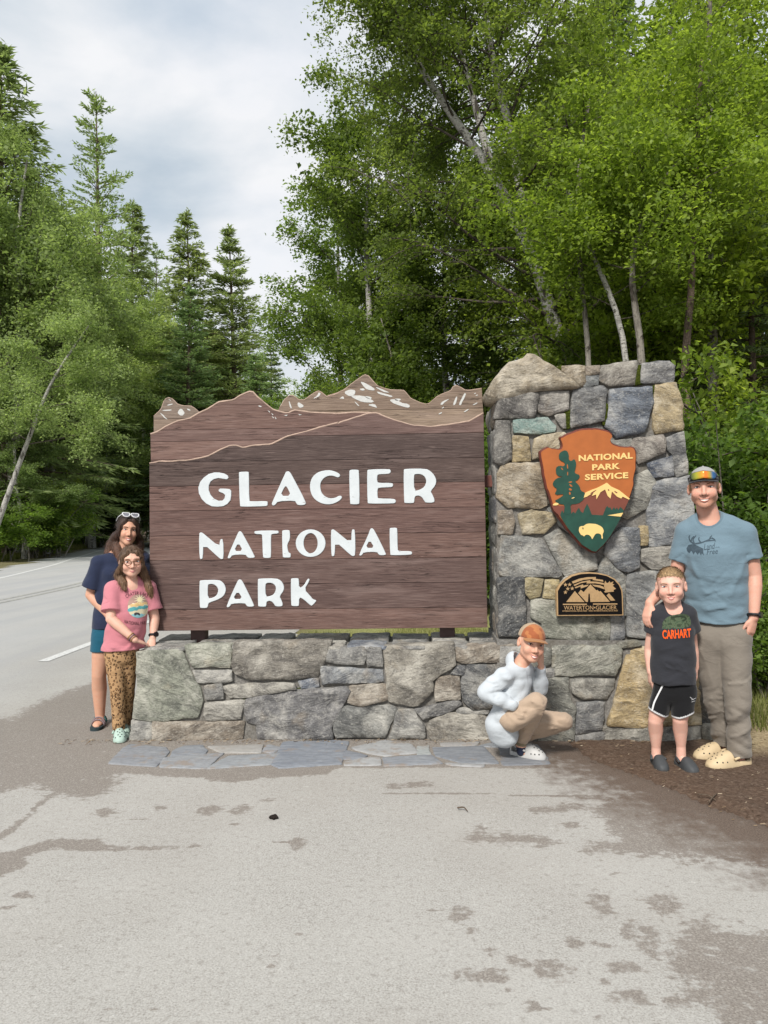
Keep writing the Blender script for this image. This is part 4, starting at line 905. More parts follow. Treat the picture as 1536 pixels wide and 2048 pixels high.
for hp in ([(462, 795), (505, 785), (520, 800), (475, 812)], [(470, 825), (500, 830), (525, 865), (490, 860)], [(465, 890), (490, 880), (520, 912), (480, 918)], [(468, 940), (488, 930), (498, 970), (475, 978)], [(440, 550), (455, 548), (460, 610), (446, 612)], [(446, 655), (458, 655), (458, 705), (447, 705)], [(355, 600), (370, 595), (392, 628), (380, 632)]):
    ap(hp, YA - 0.0090, YA, ORG, 'tree_gap')
ap([(676, 1015), (700, 945), (790, 905), (860, 880), (930, 845), (1000, 806), (1060, 860), (1170, 910), (1320, 1030), (1305, 1042), (1220, 1000), (1200, 1028), (1140, 1000), (1070, 930), (1050, 1028), (1010, 990), (975, 900), (910, 940), (855, 1038), (850, 970), (790, 992), (815, 950), (760, 975), (720, 1002)], YA - 0.0085, YA, CRM, 'snow_cap', sm=0)
for hp in ([(760, 960), (800, 930), (860, 900), (830, 930), (790, 960)], [(1010, 905), (1022, 895), (1038, 912), (1020, 920)], [(1100, 915), (1150, 945), (1140, 955), (1110, 940)]): ap(hp, YA - 0.0100, YA, BRW, 'rock_mark')
ap([(1005, 1262), (1228, 1224), (1195, 1280)], YA - 0.0085, YA, CRM, 'pale_shore', sm=0)
ap([(245, 1110), (290, 1080), (335, 1100), (310, 1122), (250, 1124)], YA - 0.0090, YA, CRM, 'pale_patch'); ap([(503, 1022), (545, 1005), (550, 1018), (512, 1030)], YA - 0.0090, YA, CRM, 'pale_patch')
ap([(608, 1470), (615, 1425), (640, 1412), (680, 1410), (700, 1390), (740, 1375), (800, 1378), (850, 1382), (930, 1420), (957, 1470), (952, 1500), (938, 1525), (945, 1588), (925, 1588), (922, 1530), (880, 1510), (840, 1520), (815, 1560), (795, 1600), (780, 1560), (745, 1530), (700, 1532), (682, 1560), (665, 1540), (640, 1537), (615, 1495)], YA - 0.0085, YA, CRM, 'bison')
ap([(655, 1435), (668, 1425), (675, 1450), (665, 1462)], YA - 0.0100, YA, GRN, 'bison_horn')
for s_, x, y, w, h in (('NATIONAL', 986, 445, 756, 88), ('PARK', 991, 582, 388, 84), ('SERVICE', 998, 716, 606, 86)):
    (px, py), = ka([(x, y)])
    text_on_plane('lettering', s_, px, py, w / 6.982, h / 6.982, YA - 0.0035, CRM, arrow, 0.035, 0.036, 0.003, 1.06)

kp = crop(1100, 1130, 9.6)
YP = -0.055
plaque = empty('bronze_plaque', P(1180, 1190, YP), 'small arched black and bronze plaque reading WATERTON GLACIER below the emblem', 'plaque')
BRZ = plain('cast_bronze', (0.46, 0.30, 0.15), 0.5, 0.5, 0.35, 0.12, 60, 0.1)
BLK = plain('black_plaque_field', (0.006, 0.005, 0.005), 0.7, 0.1, 0, 0.2, 80)
PLQ = [(135, 980), (128, 600), (125, 500), (180, 400), (280, 290), (420, 200), (580, 155), (760, 143), (930, 155), (1100, 192), (1250, 270), (1340, 370), (1392, 490), (1402, 600), (1412, 970)]
def pp(pts, y0, y1, mat, name, sm=0, bev=0.0):
    V, F = flat_prism([tuple(q) for q in chaikin(xz(kp(pts), YP), sm)] if sm else xz(kp(pts), YP), y0, y1, (), bev); return mk(name, V, F, mat, plaque, False)
pp(PLQ, YP, YP + 0.05, BRZ, 'bronze_border', 0, 0.002)
cc_ = np.array((768, 560)); pp([tuple(cc_ + (np.array(p) - cc_) * np.array((0.962, 0.950))) for p in PLQ], YP - 0.0012, YP + 0.02, BLK, 'black_field')
ye = YP - 0.0040
for nm, pts in [('mountain', [(310, 710), (475, 500), (660, 710)]), ('mountain', [(540, 540), (590, 475), (645, 520), (775, 370), (890, 490), (905, 475), (945, 510), (970, 500), (1150, 705), (775, 708), (762, 560), (745, 535), (735, 570), (725, 708), (690, 708)]), ('mountain', [(1085, 585), (1130, 540), (1250, 680), (1165, 685)]),
                ('banner_stripe', [(415, 318), (560, 262), (720, 232), (880, 230), (875, 265), (1015, 285), (1022, 320), (815, 288), (820, 265), (640, 285), (440, 355)]), ('banner_stripe', [(450, 380), (600, 320), (770, 290), (770, 315), (900, 320), (1030, 345), (1040, 380), (870, 350), (700, 355), (705, 325), (580, 350), (470, 405)]),
                ('banner_stripe', [(475, 425), (630, 370), (640, 395), (740, 375), (720, 405), (590, 450), (585, 410), (490, 448)]), ('banner_stripe', [(800, 375), (960, 390), (1050, 430), (1040, 465), (940, 430), (850, 410)]),
                ('maple_leaf', [(1035, 370), (1060, 300), (1080, 340), (1110, 345), (1145, 310), (1155, 340), (1215, 315), (1195, 360), (1235, 370), (1200, 400), (1265, 455), (1215, 480), (1225, 510), (1130, 520), (1060, 530), (1035, 510), (1065, 490), (1040, 450)]),
                ('rule', [(245, 744), (705, 742), (705, 764), (245, 766)]), ('rule', [(825, 738), (1290, 736), (1290, 758), (825, 760)])]:
    pp(pts, ye, YP, BRZ, nm)
for x, y in ((295, 378), (375, 375), (340, 455), (425, 450), (295, 523)):
    pp([(x + (42 if i % 2 == 0 else 17) * math.sin(i * math.pi / 5), y - (42 if i % 2 == 0 else 17) * math.cos(i * math.pi / 5)) for i in range(10)], ye, YP, BRZ, 'star')
for s_, x, y, w, h, of in (('WATERTON\u2022GLACIER', 772, 818, 1012, 78, 0.0), ('INTERNATIONAL PEACE PARK \u00b7 PARC INTERNATIONAL DE LA PAIX', 770, 880, 1060, 26, 0.01)):
    (px, py), = kp([(x, y)]); text_on_plane('lettering', s_, px, py, w / 9.6, h / 9.6, YP - 0.002, BRZ, plaque, 0.0, of, 0.003)
# ================================================================== vegetation
def leaf_quads(pos, size, rng, aspect=0.6, droop=0.3, flat=0.5):
    """one folded diamond leaf per position -> V, F"""
    n = len(pos); a = rng.normal(size=(n, 3)); a[:, 2] = a[:, 2] * 0.6 - droop; a = unit(a)
    nr = rng.normal(size=(n, 3)); nr[:, 2] = np.abs(nr[:, 2]) + flat; s = unit(np.cross(a, nr)); nn = np.cross(s, a)
    L = (size * rng.uniform(0.5, 1.0, n) * rng.choice((0.9, 1.15, 1.6), n))[:, None]; W = L * aspect / 2 * rng.uniform(.75, 1.2, (n, 1))
    V = np.stack([pos - a * L * .5, pos + s * W - a * L * .08 + nn * W * .35, pos + a * L * .5, pos - s * W - a * L * .08 + nn * W * .35], 1).reshape(-1, 3)
    return V, np.arange(4 * n).reshape(-1, 4)
def foliage_mat(name, dark, mid, bright, trans=0.35, tcol=None, rough=0.55):
    g = N(name)
    isl = g.new('ShaderNodeNewGeometry').outputs['Random Per Island']
    big = g.noise(g.coords('Object'), 0.9, 3, 0.6)
    f = g.math('ADD', g.math('MULTIPLY', isl, 0.62), g.math('MULTIPLY', g.map(big, 0.3, 0.7), 0.38))
    col = g.ramp(f, [(0.05, dark), (0.5, mid), (0.95, bright)])
    col = g.mix(1.0, col, g.objinfo('Color'), 'MULTIPLY')
    b = g.b; g.l.new(col, b.inputs['Base Color']); b.inputs['Roughness'].default_value = rough; b.inputs['Specular IOR Level'].default_value = 0.25
    t = g.new('ShaderNodeBsdfTranslucent'); tm = g.mix(1.0, col, tcol or (1.5, 1.65, 0.7), 'MULTIPLY'); g.l.new(tm, t.inputs['Color'])
    mx = g.new('ShaderNodeMixShader'); mx.inputs[0].default_value = trans
    g.l.new(b.outputs[0], mx.inputs[1]); g.l.new(t.outputs[0], mx.inputs[2])
    out = [n for n in g.n if n.type == 'OUTPUT_MATERIAL'][0]; g.l.new(mx.outputs[0], out.inputs[0])
    return g.m
LEAF = foliage_mat('broad_leaf', (0.088, 0.128, 0.032), (0.180, 0.240, 0.060), (0.305, 0.37, 0.11), 0.55, (1.55, 1.58, 0.75))
NEEDLE = foliage_mat('conifer_needle', (0.098, 0.128, 0.062), (0.215, 0.26, 0.122), (0.34, 0.385, 0.185), 0.48, (1.4, 1.5, 0.95))
def bark(name, base, dark, lent=True, zs=14, light=None):
    g = N(name); c = g.coords('Object')
    n1 = g.noise(g.coords('Object', (3, 3, 1.1)), 2.2, 5, 0.6, 0.4); n2 = g.noise(g.coords('Object', (4, 4, zs)), 3.0, 4, 0.6); n3 = g.noise(g.coords('Object', (14, 14, 3)), 2.5, 5, 0.65)
    col = g.mix(g.map(n3, 0.35, 0.65), tuple(k * 0.65 for k in base), base)
    if lent: col = g.mix(g.map(n2, 0.56, 0.62), col, dark)
    col = g.mix(g.map(n1, 0.52, 0.64), col, dark)
    return g.done(col, 0.85, 0.2, g.bump(g.math('ADD', n3, n2), 0.8, 0.03))
BIRCH = bark('white_birch_bark', (0.52, 0.50, 0.46), (0.07, 0.06, 0.05))
GREYB = bark('grey_bark', (0.26, 0.235, 0.20), (0.06, 0.05, 0.04), True, 3)
LIMB = bark('dark_limb_bark', (0.115, 0.095, 0.078), (0.04, 0.034, 0.03), False)
CONB = bark('brown_conifer_bark', (0.17, 0.125, 0.095), (0.05, 0.035, 0.028), False)

class Tubes:
    def __init__(s): s.V, s.F, s.M, s.n = [], [], [], 0
    def add(s, pts, r0, r1, k=6, m=0):
        V, F = tube_vf(pts, np.linspace(r0, r1, len(pts)), k, False)
        s.V.append(np.array(V)); s.F.append(np.array(F) + s.n); s.n += len(V); s.M.append(np.full(len(F), m))
    def get(s): return np.concatenate(s.V), np.concatenate(s.F), np.concatenate(s.M)
def limb_path(p0, d, L, rng, n=8, curl=0.25, droop=0.0, rise=0.0):
    pts = [np.array(p0, float)]; d = np.array(d, float); d /= np.linalg.norm(d)
    for i in range(n):
        d = d + rng.normal(size=3) * curl / n * 1.6; d[2] += (rise * (1 - i / n) - droop * (i / n)) / n * 2; d /= np.linalg.norm(d)
        pts.append(pts[-1] + d * L / n)
    return np.array(pts)
def broadleaf(stems, seed, n_limb, limb_len, n_leaf, leaf, droop=0.5, rise=0.4, start=0.3, spread=0.16, dirbias=(0, 0, 0), lim_fun=None, twig=9, tlen=0.42):
    """stems: list of (points, r0, r1). Limbs leave the stems, twigs leave the limbs, leaves hang about the twigs"""
    rng = np.random.default_rng(seed); T = Tubes(); tw = []
    for pts, r0, r1 in stems:
        q = path(pts, 18); T.add(q, r0, r1, 9)
        H = np.linalg.norm(q[-1] - q[0])
        for i in range(n_limb):
            t = start + (1 - start) * ((i + rng.uniform(0, 1)) / n_limb) ** 0.9
            k = min(int(t * 17), 16); p = q[k] + (q[k + 1] - q[k]) * (t * 17 - k)
            az = i * 2.399 + rng.normal() * 0.5
            d = np.array((math.cos(az), math.sin(az), rng.uniform(0.05, 0.75))) + np.array(dirbias)
            L = limb_len * (1.08 - 0.72 * ((t - start) / (1 - start)) ** 1.6) * rng.uniform(0.65, 1.2)
            if lim_fun: L *= lim_fun(p, d)
            lp = limb_path(p, d, L, rng, 8, 0.3, droop, rise)
            r = max(0.008, r0 * (1 - 0.8 * t) * 0.32); T.add(lp, r, 0.004, 5, 1)
            for j in range(twig):
                u = rng.uniform(0.22, 1.0); k2 = min(int(u * 8), 7); b = lp[k2] + (lp[k2 + 1] - lp[k2]) * (u * 8 - k2)
                dd = (lp[k2 + 1] - lp[k2]); dd = dd / np.linalg.norm(dd) * 0.8 + rng.normal(size=3) * 0.75; dd[2] -= 0.10
                tp = limb_path(b, dd, L * tlen * rng.uniform(0.5, 1.1), rng, 5, 0.45, droop * 1.5, 0.0)
                T.add(tp, r * 0.35, 0.002, 3, 1); tw.append(tp)
    tw = np.array(tw)                                        # (m, 6, 3)
    wts = np.linalg.norm(np.diff(tw, axis=1), axis=2).sum(1); wts = wts / wts.sum()
    wi = rng.choice(len(tw), n_leaf, p=wts); u = rng.uniform(0.1, 1.05, n_leaf) * 5; k = np.minimum(u.astype(int), 4); f = (u - k)[:, None]
    pos = tw[wi, k] * (1 - f) + tw[wi, k + 1] * f + rng.normal(size=(n_leaf, 3)) * spread * np.array((1, 1, 0.8))
    return T.get(), leaf_quads(pos, leaf, rng, 0.62, 0.45, 0.7)
def conifer(H, R, seed, n_whorl, per, dens=34, droop=0.35, blade=0.17, width=0.026, start=0.06, gap=0.0, up=0.0, top_pow=0.8, trunk_r=None):
    rng = np.random.default_rng(seed); T = Tubes(); P_, D_, S_ = [], [], []
    lean = rng.normal(size=2) * 0.01 * H
    axis = np.array([(lean[0] * t * t, lean[1] * t * t, H * t) for t in np.linspace(0, 1, 14)])
    tr = trunk_r or H * 0.013; T.add(axis, tr, 0.012, 8)
    for w in range(n_whorl):
        t = start + (1 - start) * (w + rng.uniform(-.4, .4)) / n_whorl
        if t > 0.995 or t < start * .6: continue
        z = H * t; c = np.array((lean[0] * t * t, lean[1] * t * t, z))
        for b in range(per):
            if rng.uniform() < gap: continue
            L = R * ((1 - t) ** top_pow) * rng.uniform(0.6, 1.15) * (0.55 + 0.45 * min(1, (t - start + .12) / .25)) + 0.10
            az = rng.uniform(0, 2 * math.pi)
            d = np.array((math.cos(az), math.sin(az), 0.25 * (t * 2 - 0.6) + up))
            lp = limb_path(c, d, L, rng, 6, 0.12, droop, 0.0)
            if up > 0.2: lp[:, 2] += 0.0
            T.add(lp, max(0.006, 0.018 * L), 0.003, 4)
            m = max(6, int(L * dens)); u = rng.uniform(0.10, 1.03, m); k = np.minimum((u * 6).astype(int), 5); f = (u * 6 - k)[:, None]
            base = lp[k] * (1 - f) + lp[k + 1] * f; ax = unit(lp[k + 1] - lp[k])
            side = unit(np.cross(ax, (0, 0, 1.0))) * rng.choice((-1, 1), m)[:, None]
            env = (L * 0.30 * (1 - u * 0.75))[:, None] * rng.uniform(0.0, 1.0, (m, 1))
            p = base + side * env + ax * env * 0.5; p[:, 2] += -0.3 * env[:, 0] * droop * 2 + rng.normal(size=m) * 0.03
            P_.append(p); D_.append(unit(ax * 0.9 + side * 0.8 + rng.normal(size=(m, 3)) * 0.35 + np.array((0, 0, -0.12)))); S_.append(np.full(m, 1.0))
    # leader tuft
    m = 40; P_.append(np.stack([rng.normal(size=m) * .05, rng.normal(size=m) * .05, H * rng.uniform(0.95, 1.0, m)], 1) + np.array((lean[0], lean[1], 0))); D_.append(unit(rng.normal(size=(m, 3)) * .5 + np.array((0, 0, .6)))); S_.append(np.full(m, 1.))
    p = np.concatenate(P_); d = np.concatenate(D_); n = len(p); L = blade * rng.uniform(0.6, 1.3, n)[:, None]; W = width * rng.uniform(0.7, 1.3, n)[:, None]
    s = unit(np.cross(d, rng.normal(size=(n, 3)) + np.array((0, 0, 1.2))))
    V = np.stack([p - s * W * .4, p + s * W * .4, p + s * W * .5 + d * L * .6, p + d * L, ], 1)
    V[:, 2] = p + s * W * .55 + d * L * .5; V = np.stack([p - d * L * .2, p + s * W + d * L * .35, p + d * L, p - s * W + d * L * .35], 1)
    return T.get(), (V.reshape(-1, 3), np.arange(4 * n).reshape(-1, 4))
def tree_obj(name, data, loc, barkm, leafm, label, cat='tree', group=None, tint=(1, 1, 1), scale=1.0, rotz=0.0, parts=('trunk', 'crown')):
    root = empty(name, loc, label, cat, group)
    (TV, TF, TM), (LV, LF) = data
    for nm, V, F, m, mi_ in ((parts[0], TV, TF, [barkm, LIMB], TM), (parts[1], LV, LF, leafm, None)):
        me = mesh_np(nm, V, F, m, nm == parts[0], mi_); o = bpy.data.objects.new(nm, me); COL.objects.link(o); o.parent = root
        if nm == parts[1]: o.color = (*tint, 1)
    root.scale = (scale,) * 3; root.rotation_euler[2] = rotz
    return root
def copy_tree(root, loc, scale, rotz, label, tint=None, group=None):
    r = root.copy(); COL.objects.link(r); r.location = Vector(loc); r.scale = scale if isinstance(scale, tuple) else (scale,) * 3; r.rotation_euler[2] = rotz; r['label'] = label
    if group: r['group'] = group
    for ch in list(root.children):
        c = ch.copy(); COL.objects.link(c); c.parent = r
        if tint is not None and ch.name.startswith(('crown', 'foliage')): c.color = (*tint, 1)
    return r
def base_at(px, Y, z=0.0):
    p = P(px, 1040, Y); return np.array((p[0], Y, z))
def height_to(px, py, Y): return P(px, py, Y)[2]

# ---- the leaning birch behind the pillar
YB_ = 8.6
def pth(pts, Y0, Y1): return [P(x, y, Y0 + (Y1 - Y0) * i / (len(pts) - 1)) for i, (x, y) in enumerate(pts)]
st1 = pth([(1165, 960), (1150, 820), (1128, 720), (1108, 640), (1090, 575), (1066, 510), (1052, 462), (1010, 385), (955, 300), (900, 225), (855, 165), (812, 100), (785, 30), (765, -60)], YB_, YB_ - 0.6)
st2 = pth([(1056, 470), (1046, 400), (1034, 330), (1016, 240), (992, 150), (975, 60), (960, -40), (950, -140)], YB_, YB_ - 0.2)
st3 = pth([(985, 345), (960, 250), (935, 150), (905, 40), (880, -60)], YB_ - .4, YB_ + 0.2)
base = st1[0].copy(); base[2] = 0
loc = np.array((base[0], base[1], 0.0))
S = lambda pts: [p - loc for p in pts]
st1 = [np.array((base[0] + .15, YB_, 0))] + st1
data_main = broadleaf([(S(st1), 0.20, 0.03), (S(st2), 0.11, 0.02), (S(st3), 0.08, 0.015)], 21, 32, 3.4, 105000, 0.068, 0.6, 0.30, 0.30, 0.105, (-0.42, 0.14, -0.05), lambda p, d: 0.75 if (p[2] > P(760, 150, YB_)[2] and d[0] < 0) else 1.0, 10, 0.42)
tree_obj('birch_tree', data_main, loc, BIRCH, LEAF, 'leaning forked white-barked birch directly behind the stone pillar', 'tree', None, (0.80, 0.82, 0.80))

# ---- generic broadleaf trees to copy
def upright(H, seed, lean=0.06):
    rg = np.random.default_rng(seed); n = 7; a = rg.uniform(0, 6.28)
    return [np.array((math.cos(a) * lean * H * (i / n) ** 1.5 + rg.normal() * .06 * i / n * 2, math.sin(a) * lean * H * (i / n) ** 1.5 + rg.normal() * .12, H * i / n)) for i in range(n + 1)]
dA = broadleaf([(upright(9.5, 3), 0.13, 0.02), ([np.array((0.02, 0, 2.8)), np.array((0.5, .2, 5)), np.array((1.0, .2, 7.6))], 0.08, 0.015)], 31, 24, 2.9, 48000, 0.085, 0.5, 0.35, 0.30, 0.115)
dB = broadleaf([(upright(10.5, 8, 0.03), 0.12, 0.02)], 32, 40, 2.7, 56000, 0.085, 0.7, 0.5, 0.14, 0.12)
dC = broadleaf([(upright(7.5, 12, 0.10), 0.10, 0.015), ([np.array((0, 0, 1.2)), np.array((-.6, .1, 3)), np.array((-1.0, .3, 5.6))], 0.07, 0.012)], 33, 22, 2.3, 42000, 0.092, 0.35, 0.3, 0.25, 0.11)
# right-hand mid layer
pA = base_at(1268, 9.0); tA = tree_obj('alder_tree', dA, pA, GREYB, LEAF, 'grey-barked alder with bright yellow-green leaves rising right of the leaning birch', 'tree', 'broadleaf trees behind the pillar', (1.12, 1.12, 0.8), 1.0, 0.5)
tB = tree_obj('birch_tree', dB, base_at(760, 12.5), BIRCH, LEAF, 'straight slim birch with white trunk showing above the sign peak', 'tree', 'broadleaf trees behind the sign', (0.72, 0.78, 0.74), 1.12, 1.0)
tC = tree_obj('maple_tree', dC, base_at(1385, 8.2), GREYB, LEAF, 'dark-stemmed maple with light leaves above the man', 'tree', 'broadleaf trees behind the pillar', (1.2, 1.2, 0.75), 1.12, 2.0)
copy_tree(tA, base_at(1180, 11.5), 1.25, 2.2, 'tall leafy alder filling the gap behind the forked birch', (0.92, 0.96, 0.75), 'broadleaf trees behind the pillar')
copy_tree(tC, base_at(1490, 11.5), 1.7, 4.0, 'leafy maple rising at the right edge behind the shrubs', (1.1, 1.12, 0.75), 'broadleaf trees behind the pillar')
copy_tree(tB, base_at(905, 13.5), 1.05, 2.4, 'leafy birch behind the right half of the sign', (0.65, 0.70, 0.65), 'broadleaf trees behind the sign')
copy_tree(tC, base_at(820, 10.5), 0.80, 1.2, 'low spreading leafy tree just above the sign beside its highest peak', (0.68, 0.74, 0.66), 'broadleaf trees behind the sign')
copy_tree(tB, base_at(668, 15.5), (1.15, 1.15, 1.0), 5.2, 'low leafy tree at the edge of the sky gap above the sign', (0.8, 0.9, 0.85), 'broadleaf trees behind the sign')
copy_tree(tA, base_at(1330, 13.0), 1.5, 4.4, 'tallest leafy alder in the top right of the picture', (1.1, 1.15, 0.8), 'broadleaf trees behind the pillar')
tr_ = np.random.default_rng(4)
# slender bare stems standing in front of the leafy mass on the right
for i, (pp_, w_, bk, lb_) in enumerate([([(1300, 960), (1297, 760), (1284, 680), (1270, 600), (1268, 500), (1278, 410), (1320, 340), (1375, 300)], 0.075, 0, 'grey forked alder stem bending over the middle of the pillar top'),
    ([(1372, 960), (1376, 720), (1380, 600), (1383, 480), (1388, 380), (1400, 280), (1405, 120)], 0.075, 1, 'dark straight stem rising above the right end of the pillar'),
    ([(1275, 960), (1262, 740), (1238, 650), (1222, 590), (1195, 500), (1160, 430), (1120, 380)], 0.06, 2, 'pale slanting birch stem just left of the forked alder'),
    ([(1190, 960), (1184, 740), (1176, 640), (1170, 540), (1150, 450), (1160, 330), (1170, 200)], 0.05, 0, 'thin grey stem between the leaning birch and the slanting one'),
    ([(1425, 960), (1422, 500), (1420, 250), (1418, 60), (1416, -120)], 0.11, 3, 'straight brown conifer stem at the top right against the sky')]):
    Yd = (5.0, 5.2, 5.4, 5.6, 6.6)[i]; ps = [P(x, y, Yd) for x, y in pp_]; b0 = np.array((ps[0][0], Yd, 0.0)); ps = [b0] + ps; ps = [q_ + (np.array((tr_.normal() * .05, tr_.normal() * .05, 0)) if k_ > 1 else 0) for k_, q_ in enumerate(path(ps, 14))]
    d_ = broadleaf([([p - b0 for p in ps], w_, 0.03)], 150 + i, 14, (1.7, 1.5, 1.3, 1.5, 1.2)[i], (15000, 12000, 9000, 10000, 4000)[i], 0.066, 0.4, 0.3, 0.68, 0.13)
    tree_obj(('alder_tree', 'alder_tree', 'birch_tree', 'alder_tree', 'pine_tree')[i], d_, b0, (GREYB, CONB, BIRCH, GREYB)[bk], LEAF, lb_, 'tree', 'slim stems behind the pillar', (1.1, 1.15, 0.8))
# left-hand broadleaf mass across the road
def left_tree(proto, H0, px, ytop, Y, wide, rot, label, tint, mat=None):
    h = height_to(px, ytop, Y) / H0; r = copy_tree(proto, base_at(px, Y), (h * wide, h * wide, h), rot, label, tint, 'birches across the road')
    return r
BIRL = foliage_mat('pale_birch_leaf', (0.125, 0.165, 0.065), (0.275, 0.335, 0.140), (0.46, 0.52, 0.25), 0.54, (1.4, 1.48, 0.85))
tB2 = tree_obj('birch_tree', dB, base_at(185, 47), BIRCH, BIRL, 'rounded pale green birch crown left of the sign, second from the road bend', 'tree', 'birches across the road', (1.2, 1.2, 1.12), 1.0, 0.3)
h_ = height_to(185, 540, 47) / 10.5; tB2.scale = (h_ * 1.3, h_ * 1.3, h_)
tA2 = tree_obj('birch_tree', dA, base_at(95, 36), BIRCH, BIRL, 'broad birch crown behind the leaning white trunk across the road', 'tree', 'birches across the road', (1.08, 1.12, 1.05), 1.0, 1.7)
h_ = height_to(95, 575, 36) / 9.5; tA2.scale = (h_ * 1.15, h_ * 1.15, h_)
left_tree(tB2, 10.5, 295, 615, 66, 1.15, 2.9, 'pale green birch crown directly left of the sign top', (1.2, 1.22, 1.1))
left_tree(tA2, 9.5, 350, 700, 72, 1.3, 3.9, 'birch crown showing above the left end of the sign', (1.05, 1.12, 1.0))
left_tree(tA2, 9.5, 35, 335, 33, 1.0, 5.0, 'tall leafy birch at the left edge in front of the big fir', (0.82, 0.88, 0.8))
left_tree(tB2, 10.5, 120, 430, 44, 0.95, 4.1, 'tall birch below the larch on its left', (0.9, 0.96, 0.88))
left_tree(tB2, 10.5, 425, 700, 74, 1.5, 1.1, 'leafy tree between the two firs and the sign', (0.95, 1.05, 0.95))
left_tree(tA2, 9.5, 505, 715, 78, 1.5, 3.3, 'leafy tree below the right-hand fir above the sign', (1.0, 1.08, 0.98))
left_tree(tB2, 10.5, 245, 770, 56, 1.5, 4.6, 'low leafy tree over the road behind the woman', (0.6, 0.68, 0.6))
left_tree(tB2, 10.5, 70, 640, 38, 1.25, 1.9, 'full pale birch crown above the leaning trunk', (1.12, 1.15, 1.08))
left_tree(tB2, 10.5, 262, 640, 60, 1.3, 0.6, 'pale birch crown between the rounded one and the sign', (1.2, 1.22, 1.1))
left_tree(tB2, 10.5, 40, 790, 30, 1.5, 2.6, 'low leafy tree behind the foot of the leaning birch', (0.6, 0.68, 0.6))
# the leaning white birch at the far left
YL = 24.0
ls = [P(-38, 1098, YL), P(0, 1035, YL), P(30, 950, YL), P(68, 850, YL), P(100, 765, YL), P(138, 708, YL), P(165, 670, YL), P(182, 645, YL)]
lb = np.array((ls[0][0], YL, 0)); ls[0][2] = -0.05
dL = broadleaf([([p - lb for p in ls], 0.135, 0.03)], 41, 20, 2.8, 26000, 0.10, 0.8, 0.2, 0.45, 0.2, (0.1, 0, 0), None, 9)
tree_obj('birch_tree', dL, lb, BIRCH, BIRL, 'birch with a bare white trunk leaning right across the left edge', 'tree', 'birches across the road', (1.0, 1.05, 1.0))
# thin bare stems over the far verge
for i, (px, py, ytop, Yd, w) in enumerate([(172, 1098, 905, 47, 0.14), (203, 1096, 900, 50, 0.17), (133, 1080, 960, 42, 0.11), (276, 1088, 930, 66, 0.16), (8, 1080, 760, 31, 0.18)]):
    b = base_at(px, Yd); top = P(px + (14, 12, -4, 6, -6)[i], ytop, Yd)
    d_ = broadleaf([([np.zeros(3), (top - b) * 0.5 + np.array((.1, 0, 0)), top - b, (top - b) * 1.5], w, 0.03)], 50 + i, 12, 2.4, 7000, 0.13, 0.5, 0.3, 0.6, 0.2)
    tree_obj('birch_tree', d_, b, BIRCH if i != 4 else CONB, BIRL, ('slim pale stem beside the road, left one of the pair left of the woman', 'slim pale stem beside the road, right one of the pair left of the woman', 'short thin grey stem by the verge right of the bright sapling', 'thin stem over the road between the woman and the sign', 'dark straight trunk at the left edge behind the leaning birch')[i], 'tree', 'slim stems across the road', (0.55, 0.62, 0.55))

# ---- conifers
cF = conifer(16.0, 3.2, 61, 52, 8, 50, 0.30, 0.20, 0.030)
cG = conifer(16.0, 2.9, 62, 52, 8, 50, 0.12, 0.20, 0.030, up=0.12)
cS = conifer(16.0, 3.0, 63, 42, 7, 46, 0.75, 0.22, 0.024, start=0.10)
cLar = conifer(17.0, 2.5, 64, 38, 5, 60, 0.05, 0.15, 0.028, start=0.36, gap=0.22, up=0.22, top_pow=0.5)
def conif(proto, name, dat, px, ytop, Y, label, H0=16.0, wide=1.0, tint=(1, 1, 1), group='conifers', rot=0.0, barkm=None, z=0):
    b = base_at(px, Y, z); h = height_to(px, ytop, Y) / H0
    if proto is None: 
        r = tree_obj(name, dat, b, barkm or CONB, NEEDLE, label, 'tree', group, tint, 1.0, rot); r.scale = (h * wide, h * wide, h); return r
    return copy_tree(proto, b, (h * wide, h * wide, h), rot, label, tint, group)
gl = 'conifers across the road'
F0 = conif(None, 'fir_tree', cF, 386, 422, 52, 'pointed fir left of its twin above the sign peaks', tint=(1.1, 1.1, 0.95), group=gl, wide=1.2)
G0 = conif(None, 'fir_tree', cG, 474, 455, 55, 'pointed fir on the right of the two above the sign', tint=(1.1, 1.12, 0.98), group=gl, wide=1.25)
S0 = conif(None, 'spruce_tree', cS, 1512, 230, 6.8, 'dark drooping spruce at the right edge above the man', tint=(0.62, 0.7, 0.62), group='dark conifers behind the pillar', wide=1.0)
L0 = conif(None, 'larch_tree', cLar, 203, 183, 62, 'tall thin larch with an open crown standing against the clouds', 17.0, 0.95, (1.1, 1.2, 1.0), gl)
conif(F0, None, None, 6, 92, 34, 'big dark fir at the top left edge of the picture', tint=(1.05, 1.1, 0.98), group=gl, rot=1.0, wide=1.35)
conif(F0, None, None, 262, 400, 70, 'fir close to the right of the larch', tint=(1.1, 1.12, 1.0), group=gl, rot=2.0, wide=1.15)
conif(L0, None, None, 318, 488, 80, 'small thin larch between the tall larch and the firs', 17.0, 0.8, (1.1, 1.2, 1.0), gl, 1.0)
conif(G0, None, None, 375, 570, 46, 'shorter dark fir in front of the left-hand twin fir', tint=(0.8, 0.95, 0.9), group=gl, rot=3.0, wide=1.3)
conif(F0, None, None, 546, 672, 62, 'small distant fir low in the sky gap', tint=(1.0, 1.15, 1.1), group=gl, rot=4.0)
conif(G0, None, None, 425, 640, 58, 'fir half hidden between the twin firs', tint=(0.95, 1.1, 1.05), group=gl, rot=0.7, wide=1.4)
conif(F0, None, None, 520, 705, 48, 'low fir above the middle of the sign', tint=(0.9, 1.05, 1.0), group=gl, rot=5.0, wide=1.5)
